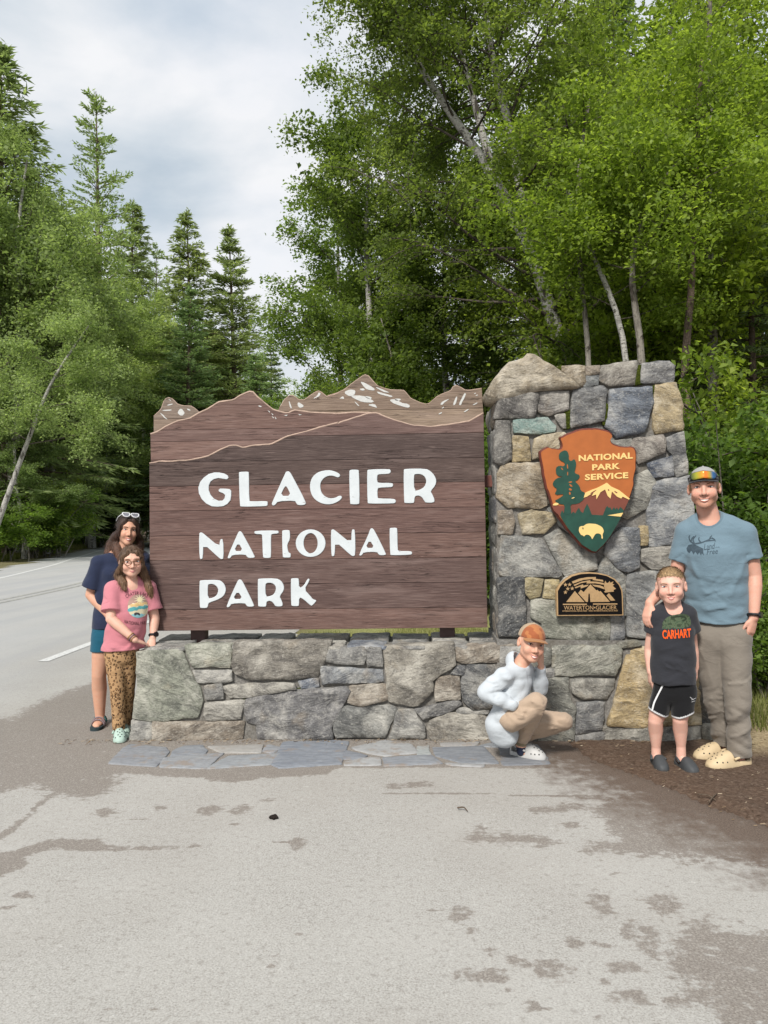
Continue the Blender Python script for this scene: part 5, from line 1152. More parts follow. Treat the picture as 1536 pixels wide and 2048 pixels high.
conif(G0, None, None, 80, 330, 42, 'fir standing between the big edge fir and the larch', tint=(0.85, 0.95, 0.9), group=gl, rot=5.5, wide=1.2)
conif(F0, None, None, 150, 500, 54, 'fir under the larch behind the birch crowns', tint=(0.8, 0.9, 0.85), group=gl, rot=0.4, wide=1.2)
conif(G0, None, None, 320, 600, 82, 'fir behind the birch crown left of the sign', tint=(0.85, 0.95, 0.9), group=gl, rot=1.4, wide=1.4)
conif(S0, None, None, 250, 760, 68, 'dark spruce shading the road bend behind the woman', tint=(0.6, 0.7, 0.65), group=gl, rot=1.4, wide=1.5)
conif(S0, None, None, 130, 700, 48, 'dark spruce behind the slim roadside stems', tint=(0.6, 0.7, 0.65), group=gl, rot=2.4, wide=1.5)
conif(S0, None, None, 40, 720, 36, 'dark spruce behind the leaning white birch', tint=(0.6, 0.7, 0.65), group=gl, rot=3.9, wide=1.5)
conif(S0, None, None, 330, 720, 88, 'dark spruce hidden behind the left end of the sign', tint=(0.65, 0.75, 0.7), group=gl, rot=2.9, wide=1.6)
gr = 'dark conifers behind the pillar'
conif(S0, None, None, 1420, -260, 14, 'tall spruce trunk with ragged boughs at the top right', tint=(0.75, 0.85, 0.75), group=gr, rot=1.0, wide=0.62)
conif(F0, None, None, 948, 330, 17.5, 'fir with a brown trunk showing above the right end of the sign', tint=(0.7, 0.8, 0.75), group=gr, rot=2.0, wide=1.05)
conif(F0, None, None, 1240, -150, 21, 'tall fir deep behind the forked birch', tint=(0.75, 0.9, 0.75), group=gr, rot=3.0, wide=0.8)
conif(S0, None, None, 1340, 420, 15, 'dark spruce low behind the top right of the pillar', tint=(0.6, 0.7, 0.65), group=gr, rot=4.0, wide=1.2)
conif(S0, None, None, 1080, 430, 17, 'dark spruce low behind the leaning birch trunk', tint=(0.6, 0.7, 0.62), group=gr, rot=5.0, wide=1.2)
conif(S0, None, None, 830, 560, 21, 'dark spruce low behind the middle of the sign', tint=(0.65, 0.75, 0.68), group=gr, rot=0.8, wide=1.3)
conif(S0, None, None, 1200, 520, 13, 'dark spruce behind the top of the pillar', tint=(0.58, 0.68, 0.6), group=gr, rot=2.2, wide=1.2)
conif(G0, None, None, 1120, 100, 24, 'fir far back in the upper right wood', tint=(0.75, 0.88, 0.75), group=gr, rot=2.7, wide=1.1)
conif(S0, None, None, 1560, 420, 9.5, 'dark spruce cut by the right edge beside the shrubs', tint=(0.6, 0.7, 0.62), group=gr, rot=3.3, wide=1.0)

# ---- shrubs and ground plants
def shrub(H, R, seed, n_stem, n_leaf, leaf):
    rg = np.random.default_rng(seed); stems = []
    for i in range(n_stem):
        a = rg.uniform(0, 6.28); b = rg.normal(size=2) * R * .25
        q = np.array([(b[0] + math.cos(a) * R * .8 * t * t, b[1] + math.sin(a) * R * .8 * t * t, H * rg.uniform(.75, 1.0) * t) for t in np.linspace(0, 1, 5)])
        q[1:-1] += rg.normal(size=(3, 3)) * 0.06; stems.append((list(q), 0.016, 0.004))
    return broadleaf(stems, seed + 1, 7, R * 0.62, n_leaf, leaf, 0.35, 0.3, 0.12, 0.07, (0, 0, 0), None, 7, 0.5)
dS1 = shrub(2.3, 1.2, 71, 10, 20000, 0.062); dS2 = shrub(1.2, 0.8, 75, 9, 9000, 0.055)
s1 = tree_obj('shrub', dS1, base_at(1455, 3.4), GREYB, LEAF, 'tall dense leafy shrub right behind the man', 'shrub', 'shrubs on the right', (0.62, 0.76, 0.62), 1.12, 0, ('stems', 'foliage'))
s2 = tree_obj('shrub', dS2, base_at(1520, 1.8), GREYB, LEAF, 'low bright green bush beside the man\'s hip at the right edge', 'shrub', 'shrubs on the right', (0.95, 1.05, 0.9), 0.95, 0, ('stems', 'foliage'))
copy_tree(s1, base_at(1545, 3.0), 1.25, 1.3, 'tall shrub cut off by the right edge of the picture', (0.6, 0.74, 0.62), 'shrubs on the right')
copy_tree(s1, base_at(1390, 4.4), 1.22, 2.1, 'tall shrub rising just behind the right side of the pillar', (0.75, 0.86, 0.66), 'shrubs on the right')
copy_tree(s1, base_at(1480, 5.2), 1.5, 4.2, 'tallest shrub with light leaves above the man\'s cap', (0.95, 1.0, 0.7), 'shrubs on the right')
copy_tree(s2, base_at(1545, 1.15), 0.75, 2.2, 'small low bush at the right edge by the man\'s knee', (0.85, 0.98, 0.85), 'shrubs on the right')
copy_tree(s2, base_at(1470, 2.4), 0.9, 3.2, 'low bush half hidden behind the man\'s legs', (0.6, 0.75, 0.6), 'shrubs on the right')
copy_tree(s1, base_at(1260, 4.6), 1.30, 0.7, 'shrub peeping over the top of the pillar', (0.6, 0.72, 0.6), 'shrubs on the right')
copy_tree(s1, base_at(1080, 6.2), 1.35, 2.7, 'shrub behind the boulder on top of the pillar', (0.65, 0.78, 0.62), 'shrubs on the right')
copy_tree(s1, base_at(985, 7.5), 1.30, 3.7, 'shrub filling the slot between sign and pillar', (0.7, 0.85, 0.7), 'shrubs on the right')
copy_tree(s1, base_at(880, 9.0), 1.5, 1.7, 'dense shrub behind the right half of the sign', (0.75, 0.88, 0.75), 'shrubs on the right')
gs = 'shrubs across the road'
copy_tree(s1, base_at(60, 31.0), (1.9, 1.9, 1.5), 0.4, 'dark rounded shrub by the far verge at the left', (0.6, 0.75, 0.6), gs)
copy_tree(s1, base_at(112, 35), (1.1, 1.1, 1.9), 1.4, 'bright yellow-green sapling by the far verge', (1.5, 1.45, 0.95), gs)
copy_tree(s2, base_at(85, 32), (2.6, 2.6, 2.0), 2.4, 'low bright bush at the foot of the bright sapling', (0.95, 1.05, 0.75), gs)
copy_tree(s1, base_at(5, 27.5), (2.0, 2.0, 1.2), 3.4, 'leafy bush under the leaning birch at the left edge', (0.8, 0.95, 0.75), gs)
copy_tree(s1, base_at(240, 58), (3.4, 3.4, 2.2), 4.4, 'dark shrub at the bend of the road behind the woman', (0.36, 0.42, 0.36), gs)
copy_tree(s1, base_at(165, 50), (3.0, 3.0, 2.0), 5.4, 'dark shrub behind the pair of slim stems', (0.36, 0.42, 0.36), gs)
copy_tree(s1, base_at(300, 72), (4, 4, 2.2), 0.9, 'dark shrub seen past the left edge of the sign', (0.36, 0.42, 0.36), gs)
# grass: lawn behind the wall, verge across the road, tufts on the right
def blades(xy, z, h, rng, w=0.006, lean=0.5):
    n = len(xy); b = np.c_[xy, np.full(n, z) if np.isscalar(z) else z]; a = rng.uniform(0, 6.28, n); H = (h * rng.uniform(.4, 1.3, n))
    tip = b + np.stack([np.cos(a) * H * lean * rng.uniform(0, 1.4, n), np.sin(a) * H * lean * rng.uniform(0, 1.4, n), H], 1)
    s = np.stack([-np.sin(a), np.cos(a), np.zeros(n)], 1) * w
    return np.stack([b - s, b + s, tip], 1).reshape(-1, 3), np.arange(3 * n).reshape(-1, 3)
rg = np.random.default_rng(5)
GRASS = foliage_mat('grass_blade', (0.10, 0.12, 0.03), (0.24, 0.25, 0.08), (0.42, 0.38, 0.17), 0.35, (1.2, 1.2, 0.8))
n = 60000; xy = np.stack([rg.uniform(-1.5, 2.6, n), 0.75 + 8 * rg.uniform(0, 1, n) ** 1.6], 1)
keepg = fbm(np.c_[xy * 1.3, np.zeros(n)], 3, 4) > -0.28
V, F = blades(xy[keepg], 0.0, 0.075, rg, 0.004)
o = mk('grass', V, F, GRASS, None, False, (0, 0, 0)); o.color = (1, 1, 1, 1); tag(o, 'short yellowing grass behind the stone wall', None, None, 'stuff')
n = 22000; t = rg.uniform(0, 1, n); ex = np.interp(t, np.linspace(0, 1, 6), [-13.9, -15.6, -17.8, -21, -24, -26]); ey = np.interp(t, np.linspace(0, 1, 6), [10, 18, 26, 38, 52, 66])
xy = np.stack([ex - np.abs(rg.normal(size=n)) * 1.1 - 0.3, ey], 1)
V, F = blades(xy, 0.0, 0.28, rg, 0.02)
o = mk('grass', V, F, GRASS, None, False, (0, 0, 0)); o.color = (0.8, 0.85, 0.7, 1); tag(o, 'dry roadside grass along the far verge', None, None, 'stuff')
n = 9000; xy = np.stack([rg.uniform(2.15, 4.2, n), 0.15 + 2.2 * rg.uniform(0, 1, n)], 1)
V, F = blades(xy, 0.0, 0.12, rg, 0.004)
o = mk('grass', V, F, GRASS, None, False, (0, 0, 0)); o.color = (0.75, 0.8, 0.65, 1); tag(o, 'sparse grass at the right edge behind the man', None, None, 'stuff')
# low leafy ground cover along the wood's edges
n = 26000; side = rg.uniform(0, 1, n)
p1 = np.stack([rg.uniform(1.9, 6, n), rg.uniform(1.3, 6, n), rg.uniform(0.02, 0.35, n) * rg.uniform(0.3, 1, n)], 1)
V, F = leaf_quads(p1, 0.05, rg, 0.6, 0.1, 1.2)
o = mk('undergrowth', V, F, LEAF, None, False, (0, 0, 0)); o.color = (0.75, 0.88, 0.65, 1); tag(o, 'low leafy ground cover at the foot of the shrubs', None, None, 'stuff')
n = 46000; t = rg.uniform(0, 1, n); ex = np.interp(t, np.linspace(0, 1, 6), [-14.5, -16.4, -18.6, -22, -25, -27]); ey = np.interp(t, np.linspace(0, 1, 6), [12, 20, 27, 39, 53, 68])
p2 = np.stack([ex - 0.9 - np.abs(rg.normal(size=n)) * 3.0, ey, np.abs(rg.normal(size=n)) * 0.55], 1)
V, F = leaf_quads(p2, 0.17, rg, 0.6, 0.1, 1.0)
o = mk('undergrowth', V, F, LEAF, None, False, (0, 0, 0)); o.color = (0.75, 0.85, 0.62, 1); tag(o, 'leafy undergrowth along the far side of the road', None, None, 'stuff')
# ================================================================== people: implicit surfaces meshed by surface nets
def smin(a, b, k):
    h = np.clip(0.5 + 0.5 * (b - a) / k, 0, 1); return b + (a - b) * h - k * h * (1 - h)
def smax(a, b, k): return -smin(-a, -b, k)
def sball(p, c, r): return np.linalg.norm(p - c, axis=1) - r
def sell(p, c, r):
    q = (p - c) / r; k0 = np.linalg.norm(q, axis=1); k1 = np.linalg.norm(q / r, axis=1); return k0 * (k0 - 1) / (k1 + 1e-9)
def chain(p, pts, R, B=None, right=None, cap=1.0, k=0.0):
    """tapering limb along a polyline; R half-width (along right), B half-depth"""
    pts = np.asarray(pts, float); R = np.asarray(R, float); d = None
    B = R if B is None else np.asarray(B, float)
    for i in range(len(pts) - 1):
        a, b = pts[i], pts[i + 1]; ab = b - a; L2 = ab @ ab + 1e-12
        t = np.clip(((p - a) @ ab) / L2, 0, 1); q = p - (a + t[:, None] * ab)
        ra = R[i] + (R[i + 1] - R[i]) * t
        if right is None: di = np.linalg.norm(q, axis=1) - ra
        else:
            ax = ab / math.sqrt(L2); r = right - ax * (right @ ax); r = r / np.linalg.norm(r); f = np.cross(ax, r)
            rb = B[i] + (B[i + 1] - B[i]) * t; w = q @ ax
            m = np.minimum(ra, rb); kk = np.sqrt((q @ r / ra) ** 2 + (q @ f / rb) ** 2 + (w / (m * cap)) ** 2); di = (kk - 1) * m
        d = di if d is None else (np.minimum(d, di) if k == 0 else smin(d, di, k))
    return d
def surface_nets(D, lo, h):
    S = D < 0; nx, ny, nz = D.shape
    c = np.zeros((nx - 1, ny - 1, nz - 1), np.int8)
    for dx in (0, 1):
        for dy in (0, 1):
            for dz in (0, 1): c += S[dx:nx - 1 + dx, dy:ny - 1 + dy, dz:nz - 1 + dz]
    act = (c > 0) & (c < 8); ijk = np.argwhere(act); n = len(ijk)
    acc = np.zeros((n, 3)); cnt = np.zeros(n)
    corners = [(0, 0, 0), (1, 0, 0), (0, 1, 0), (1, 1, 0), (0, 0, 1), (1, 0, 1), (0, 1, 1), (1, 1, 1)]
    val = [D[ijk[:, 0] + a, ijk[:, 1] + b, ijk[:, 2] + e] for a, b, e in corners]
    for i in range(8):
        for j in range(i + 1, 8):
            df = [corners[j][q] - corners[i][q] for q in range(3)]
            if sum(map(abs, df)) != 1: continue
            va, vb = val[i], val[j]; m = (va < 0) != (vb < 0)
            t = np.where(m, va / (va - vb + 1e-12), 0)[:, None]
            acc += np.where(m[:, None], np.array(corners[i]) + t * np.array(df), 0); cnt += m
    V = lo + (ijk + acc / cnt[:, None]) * h
    idx = -np.ones(act.shape, int); idx[act] = np.arange(n)
    Fs = []
    for ax in range(3):
        a = np.moveaxis(S, ax, 0); I = np.moveaxis(idx, ax, 0)
        e = a[:-1] != a[1:]; e[:, 0, :] = e[:, -1, :] = False; e[:, :, 0] = e[:, :, -1] = False
        q = np.argwhere(e); x, y, z = q.T
        f = np.stack([I[x, y - 1, z - 1], I[x, y, z - 1], I[x, y, z], I[x, y - 1, z]], 1)
        flip = a[x, y, z]
        if ax == 1: flip = ~flip
        f = np.where(flip[:, None], f, f[:, ::-1]); Fs.append(f[(f >= 0).all(1)])
    return V, np.concatenate(Fs)
def sdf_mesh(f, lo, hi, h=0.005, slack=1.5):
    lo = np.asarray(lo, float); hi = np.asarray(hi, float); st = 4
    nc = np.ceil((hi - lo) / (h * st)).astype(int); nf = nc * st + 1
    g = [lo[k] + (np.arange(nc[k]) + .5) * h * st for k in range(3)]
    Pc = np.stack(np.meshgrid(*g, indexing='ij'), -1).reshape(-1, 3); Dc = f(Pc).reshape(nc)
    cell = np.abs(Dc) < h * st * 0.87 * slack
    big = np.repeat(np.repeat(np.repeat(cell, st, 0), st, 1), st, 2)
    fm = np.zeros(nf, bool)
    for a in (0, 1):
        for b in (0, 1):
            for c in (0, 1): fm[a:nf[0] - 1 + a, b:nf[1] - 1 + b, c:nf[2] - 1 + c] |= big
    D = np.full(nf, 1.0); D[:-1, :-1, :-1] = np.repeat(np.repeat(np.repeat(Dc, st, 0), st, 1), st, 2)
    ii = np.argwhere(fm); D[fm] = f(lo + ii * h)
    return surface_nets(D, lo, h)
def near(p, C, R, f, m=0.05):
    d = np.linalg.norm(p - C, axis=1) - R; k = d < m
    if k.any(): d[k] = f(p[k])
    return d
def trace(f, o, d, n=48, tmax=3.0):
    t = np.zeros(len(o)); 
    for _ in range(n):
        s = f(o + d * t[:, None]); t += np.clip(s, -0.02, 0.15) * 0.8
        if np.abs(s).max() < 3e-4: break
    return o + d * t[:, None], t
def set_col(me, name, C):
    a = me.color_attributes.new(name, 'FLOAT_COLOR', 'POINT'); C = np.asarray(C, np.float32)
    if C.shape[1] == 3: C = np.c_[C, np.ones(len(C), np.float32)]
    a.data.foreach_set('color', C.ravel())
# materials
g = N('skin'); c = g.coords('Object'); col = g.attr('col')
col = g.mix(g.map(g.noise(c, 32, 5, 0.65), 0.35, 0.7, 0, 0.34), col, g.mix(1.0, col, (0.98, 0.70, 0.62), 'MULTIPLY'))
SKIN = g.done(col, 0.55, 0.35, g.bump(g.noise(c, 160, 3), 0.12, 0.003))
SKIN.node_tree.nodes['Principled BSDF'].inputs['Subsurface Weight'].default_value = 0.08
SKIN.node_tree.nodes['Principled BSDF'].inputs['Subsurface Radius'].default_value = (0.012, 0.005, 0.003)
def cloth(name, weave=260, bump=0.25, rough=0.92, wr=0.12):
    g = N(name); c = g.coords('Object'); col = g.attr('col')
    n1 = g.noise(c, weave, 3, 0.6); n2 = g.noise(g.coords('Object', (1, 1, 1.6)), 9, 4, 0.6, 0.8)
    col = g.mix(g.map(n1, 0.3, 0.7, 0.0, 0.22), col, g.mix(1.0, col, (0.6, 0.6, 0.62), 'MULTIPLY'))
    col = g.mix(g.map(n2, 0.45, 0.75, 0.0, 0.16), col, g.mix(1.0, col, (1.35, 1.35, 1.35), 'MULTIPLY'))
    rg_ = g.math('ABSOLUTE', g.math('SUBTRACT', g.noise(g.coords('Object', (0.8, 0.8, 1.3)), 11, 3, 0.5, 1.0), 0.5)); rg2 = g.math('ABSOLUTE', g.math('SUBTRACT', g.noise(g.coords('Object', (1, 1, 1.2), (0, 0.5, 0)), 22, 2, 0.5, 0.8), 0.5))
    nm = g.bump(n2, wr, 0.02); nm = g.bump(g.math('ADD', rg_, g.math('MULTIPLY', rg2, 0.4)), 0.22, 0.03, nm); nm = g.bump(n1, bump, 0.002, nm)
    m = g.done(col, rough, 0.15, nm); m.node_tree.nodes['Principled BSDF'].inputs['Sheen Weight'].default_value = 0.15
    return m
CLOTH = cloth('cloth')
g = N('foam_clog'); c = g.coords('Object'); FOAM = g.done(g.attr('col'), 0.6, 0.3, g.bump(g.noise(c, 200, 2), 0.1, 0.002))
g = N('hair'); c = g.coords('Object', (60, 60, 5)); col = g.attr('col'); n1 = g.noise(c, 2.2, 4, 0.6, 0.3)
HAIR = g.done(g.mix(g.map(n1, 0.32, 0.7), g.mix(1.0, col, (0.45, 0.42, 0.4), 'MULTIPLY'), g.mix(1.0, col, (1.45, 1.4, 1.35), 'MULTIPLY')), 0.45, 0.4, g.bump(n1, 0.9, 0.01))
g = N('leopard_print'); c = g.coords('Object', (1, 1, 0.8)); 
wv = g.noise(c, 30, 2, 0.5, 0, 'Color'); vm = g.new('ShaderNodeVectorMath'); vm.operation = 'ADD'; sc_ = g.new('ShaderNodeVectorMath'); sc_.operation = 'SCALE'; g.l.new(wv, sc_.inputs[0]); sc_.inputs['Scale'].default_value = 0.018
g.l.new(c, vm.inputs[0]); g.l.new(sc_.outputs[0], vm.inputs[1])
vd = g.voronoi(vm.outputs[0], 58, 'F1'); nn = g.noise(c, 85, 2)
ring = g.math('MULTIPLY', g.map(vd, 0.20, 0.27), g.map(vd, 0.50, 0.42)); ring = g.math('MULTIPLY', ring, g.map(nn, 0.40, 0.46))
lcol = g.mix(g.map(vd, 0.28, 0.2), (0.40, 0.245, 0.125), (0.27, 0.14, 0.06)); lcol = g.mix(ring, lcol, (0.035, 0.02, 0.014))
LEOP = g.done(lcol, 0.9, 0.15, g.bump(g.noise(g.coords('Object', (1, 1, 2)), 12, 3), 0.4, 0.02))
def vplain(name, c, **kw): return plain(name, c, **kw)
DARKP = plain('black_rubber_and_hole_shade', (0.012, 0.012, 0.013), 0.5, 0.4, 0, 0.2, 60)  # also the painted shade in the clog vent holes
TEETH = plain('teeth', (0.78, 0.74, 0.68), 0.3, 0.5, 0, 0.03, 60)
EYEW = plain('eye_white', (0.62, 0.58, 0.55), 0.2, 0.5, 0, 0.03, 60)
LASH_AND_SHADE = plain('dark_lash_and_shade', (0.025, 0.016, 0.012), 0.7, 0.2, 0, 0.2, 60)  # also the painted shade in nostrils and pocket

class Head:
    """head in its own frame: x to the person's right, y out of the face, z up; height 0.235 at scale 1"""
    def __init__(s, C, f, u, H, wide=1.0, chin=1.0, ear=1.0, nose=1.0):
        s.C = np.asarray(C, float); s.f = unit(np.asarray(f, float)); u = np.asarray(u, float); u = u - s.f * (u @ s.f); s.u = unit(u); s.r = np.cross(s.f, s.u); s.s = H / 0.235; s.w = wide; s.chin = chin; s.ear = ear; s.nose = nose
    def loc(s, p): q = p - s.C; return np.stack([q @ s.r, q @ s.f, q @ s.u], 1) / s.s
    def world(s, q): q = np.atleast_2d(q) * s.s; return s.C + q[:, :1] * s.r + q[:, 1:2] * s.f + q[:, 2:3] * s.u
    def skin_local(s, q, face=True):
        q = q.copy(); x = np.abs(q[:, 0]) / s.w; q[:, 0] = x; n_ = np.array
        d = sell(q, n_((0, -0.014, 0.036)), n_((0.074, 0.095, 0.080)))
        d = smin(d, sell(q, n_((0, 0.020, -0.018)), n_((0.060, 0.070, 0.084))), 0.03)
        d = smin(d, chain(q, [(0.040, 0.012, -0.058), (0.014, 0.060, -0.094 * s.chin)], [0.022, 0.018]), 0.03)
        d = smin(d, sball(q, n_((0, 0.070, -0.100 * s.chin)), 0.018), 0.022)
        d = smin(d, sball(q, n_((0.036, 0.062, -0.034)), 0.025), 0.022)
        d = smin(d, chain(q, [(0.010, 0.084, 0.027), (0.040, 0.072, 0.027)], [0.010, 0.009]), 0.018)
        d = smax(d, -sball(q, n_((0.032, 0.103, 0.006)), 0.0185), 0.016)
        d = smin(d, chain(q, [(0, 0.086, 0.018), (0, 0.096, -0.010), (0, 0.1065 * (0.97 + .03 * s.nose), -0.033)], [0.0075, 0.0088, 0.0120 * s.nose]), 0.010)
        d = smin(d, sball(q, n_((0.0138 * s.nose, 0.0935, -0.037)), 0.0092), 0.007)
        d = smin(d, chain(q, [(0, 0.0880, -0.0600), (0.020, 0.082, -0.059)], [0.0065, 0.004]), 0.007)
        d = smin(d, chain(q, [(0, 0.0860, -0.0760), (0.017, 0.080, -0.073)], [0.0075, 0.004]), 0.008)
        e = sell(q, n_((0.077, -0.008, -0.004)), n_((0.010, 0.020, 0.032 * s.ear))); e = smax(e, -sell(q, n_((0.084, 0.000, 0.000)), n_((0.008, 0.011, 0.018))), 0.006)
        return smin(d, e, 0.008)
    def sdf(s, p): return near(p, s.C, 0.155 * s.s, lambda q: s.skin_local(s.loc(q)) * s.s)
    def surf(s, x, z, off=0.0):
        x = np.atleast_1d(np.asarray(x, float)); z = np.atleast_1d(np.asarray(z, float)); o = np.stack([x, np.full_like(x, 0.16), z], 1); t = np.zeros(len(x))
        for _ in range(40):
            q = o.copy(); q[:, 1] -= t; t += np.clip(s.skin_local(q), -.01, .05) * 0.7
        q = o.copy(); q[:, 1] -= t - off; return q
    def on(s, parent, name, pts_xz, rad, mat, off=0.0, k=5):
        q = np.array(pts_xz, float); tt = np.linspace(0, 1, len(q)); t2 = np.linspace(0, 1, 9); q2 = np.stack([np.interp(t2, tt, q[:, j]) for j in (0, 1)], 1)
        w = s.world(s.surf(q2[:, 0], q2[:, 1], off)); rr = np.interp(t2, np.linspace(0, 1, len(np.atleast_1d(rad))), np.atleast_1d(rad)) * s.s
        V, F = tube_vf(w, rr, k); return mk(name, V, F, mat, parent, True)
    def face(s, body, brow, lip, iris=(0.05, 0.03, 0.02), smile=1.0, teeth=0.010, lash=0.0016, browr=0.0033, mw=0.023, es=1.0):
        bm = plain('brow_hair', brow, 0.8, 0.2, 0, 0.2, 90); lm = plain('lip', lip, 0.45, 0.35, 0, 0.08, 60); im = plain('iris', iris, 0.15, 0.6, 0, 0.1, 90)
        for sx in (-1, 1):
            x0 = 0.0325 * sx * s.w; c = s.surf(x0, 0.0055)[0]; c[1] -= 0.0045
            V, F = ball_vf(c, (0.0145 * es, 0.0074, 0.0060 * es), 12, 8); e = mk('eye', s.world(V), F, EYEW, body, True)
            ci = c + np.array((0.0, 0.0050, 0.0004)); V, F = ball_vf(ci, (0.0062 * es, 0.0030, 0.0058 * es), 10, 7); mk('iris', s.world(V), F, im, e, True)
            s.on(body, 'upper_lash', [(x0 - .0145 * sx, 0.0045), (x0 - .006 * sx, 0.0105), (x0 + .005 * sx, 0.0110), (x0 + .0155 * sx, 0.0055)], [lash * .7, lash, lash * 1.1, lash * .8], LASH_AND_SHADE, 0.0012, 4)
            s.on(body, 'lower_lid', [(x0 - .012 * sx, 0.0020), (x0, -0.0015), (x0 + .013 * sx, 0.0025)], [0.0010, .0010, .0010], lm, 0.0004, 4)
            s.on(body, 'eyebrow', [(x0 - .017 * sx, 0.0225), (x0 - .002 * sx, 0.0270), (x0 + .013 * sx, 0.0265), (x0 + .021 * sx, 0.0215)], [browr * .9, browr, browr * .8, browr * .3], bm, 0.0006, 5)
        up = 0.008 * smile; m0 = -0.0645
        ul = [(-mw, m0 + up), (-mw * .55, m0 + .0008), (0, m0 - .0008), (mw * .55, m0 + .0008), (mw, m0 + up)]
        ll = [(-mw, m0 - .0006 + up), (-mw * .55, m0 - .003 - teeth * .7), (0, m0 - .0035 - teeth), (mw * .55, m0 - .003 - teeth * .7), (mw, m0 - .0006 + up)]
        s.on(body, 'lip', ul, [.0016, .0030, .0028, .0030, .0016], lm, 0.0004); s.on(body, 'lip', ll, [.0016, .0036, .0044, .0036, .0016], lm, 0.0002)
        if teeth > 0:
            xs_ = np.linspace(-mw * .88, mw * .88, 11); a = np.array(ul); b = np.array(ll)
            zt_ = np.interp(xs_, a[:, 0], a[:, 1]); zb_ = np.interp(xs_, b[:, 0], b[:, 1])
            V = np.concatenate([s.world(s.surf(xs_, zt_, 0.0014)), s.world(s.surf(xs_, (zt_ + zb_) / 2, 0.0018)), s.world(s.surf(xs_, zb_, 0.0012))])
            F = [(r * 11 + i, r * 11 + i + 1, (r + 1) * 11 + i + 1, (r + 1) * 11 + i) for r in (0, 1) for i in range(10)]
            mk('teeth', V, F, TEETH, body, True)
        for sx in (-1, 1):
            c = s.surf(0.0066 * sx, -0.0435)[0]; c[1] -= .0012; V, F = ball_vf(c, (0.0036, 0.0022, 0.0018), 8, 5); mk('nostril_shade', s.world(V), F, LASH_AND_SHADE, body, True)  # dark bead stands in for the shade inside each nostril
def ball_vf(c, r, nu=10, nv=7):
    V, F = [], []
    for j in range(nv + 1):
        th = math.pi * j / nv
        for i in range(nu):
            ph = 2 * math.pi * i / nu; V.append((c[0] + r[0] * math.sin(th) * math.cos(ph), c[1] + r[1] * math.sin(th) * math.sin(ph), c[2] + r[2] * math.cos(th)))
    for j in range(nv):
        for i in range(nu): F.append((j * nu + i, (j + 1) * nu + i, (j + 1) * nu + (i + 1) % nu, j * nu + (i + 1) % nu))
    return np.array(V), F
def hand_chains(w, d, n, th, L=0.185, curl=0.25, spread=0.06):
    """chains of a hand: wrist w, pointing d, back of the hand n, thumb towards th"""
    d, n = unit(np.asarray(d, float)), np.asarray(n, float); n = unit(n - d * (n @ d)); s = np.cross(d, n); s = s if s @ np.asarray(th, float) > 0 else -s
    out = []; pl = L * 0.50
    for k, (off, ln) in enumerate(((0.022, 0.43), (0.0075, 0.48), (-0.0075, 0.45), (-0.021, 0.35))):
        kk = L / 0.185; b0 = w + d * pl * 0.25 + s * off * 0.7 * kk; b = w + d * pl + s * off * kk; pts = [b0, b]; dd = unit(d + s * off / 0.022 * spread); seg = ln * L / 3
        ang = 0
        for j in range(3):
            ang += curl * (0.7 + 0.35 * j); v = dd * math.cos(ang) - n * math.sin(ang); pts.append(pts[-1] + v * seg)
        r = 0.0088 * kk; out.append((pts, [r * 1.5, r * 1.12, r, r * .92, r * .78]))
    kk = L / 0.185; t0 = w + d * L * 0.10 + s * 0.016 * kk; t1 = t0 + (d * 0.62 + s * 0.55 - n * .2) * L * 0.22; t2 = t1 + (d * 0.9 + s * 0.22 - n * .25) * L * 0.17; t3 = t2 + (d * 0.97 + s * .02 - n * .3) * L * 0.13
    out.append(([t0, t1, t2, t3], [0.013 * kk, 0.0118 * kk, 0.0095 * kk, 0.0075 * kk])); return out
def hand_sdf(p, chains_, w, d, n, L): return near(p, np.asarray(w) + unit(np.asarray(d, float)) * L * .45, L * .72, lambda q: _hand_sdf(q, chains_, w, d, n, L))
def _hand_sdf(p, chains_, w, d, n, L):
    d = unit(np.asarray(d, float)); n = unit(np.asarray(n, float) - d * (np.asarray(n, float) @ d)); s = np.cross(d, n); kk = L / 0.185
    r = chain(p, [w - d * 0.01, w + d * L * 0.28, w + d * L * 0.50], np.array((0.026, 0.037, 0.038)) * kk, np.array((0.019, 0.0165, 0.0135)) * kk, s)
    for pts, rr in chains_: r = smin(r, chain(p, pts, rr), 0.006 * kk)
    return r
def bounds(*arrs, pad=0.15):
    a = np.concatenate([np.asarray(x, float).reshape(-1, 3) for x in arrs]); return a.min(0) - pad, a.max(0) + pad
def relax(V, F, it):
    a = F.ravel(); b = np.roll(F, -1, 1).ravel(); n = len(V); cnt = np.bincount(a, minlength=n) + np.bincount(b, minlength=n)
    for _ in range(it):
        S = np.stack([np.bincount(a, V[b, k], n) + np.bincount(b, V[a, k], n) for k in range(3)], 1) / np.maximum(cnt, 1)[:, None]; V = V * .45 + S * .55
    return V
def part(name, f, lo, hi, h, mat, parent, col=None, slack=1.5, it=2):
    V, F = sdf_mesh(f, lo, hi, h, slack); V = relax(V, F, it if mat is not SKIN else 1); me = mesh_np(name, V, F, mat, True)
    if col is not None: set_col(me, 'col', col(V) if callable(col) else np.tile(np.asarray(col, float), (len(V), 1)))
    return put(name, me, parent)
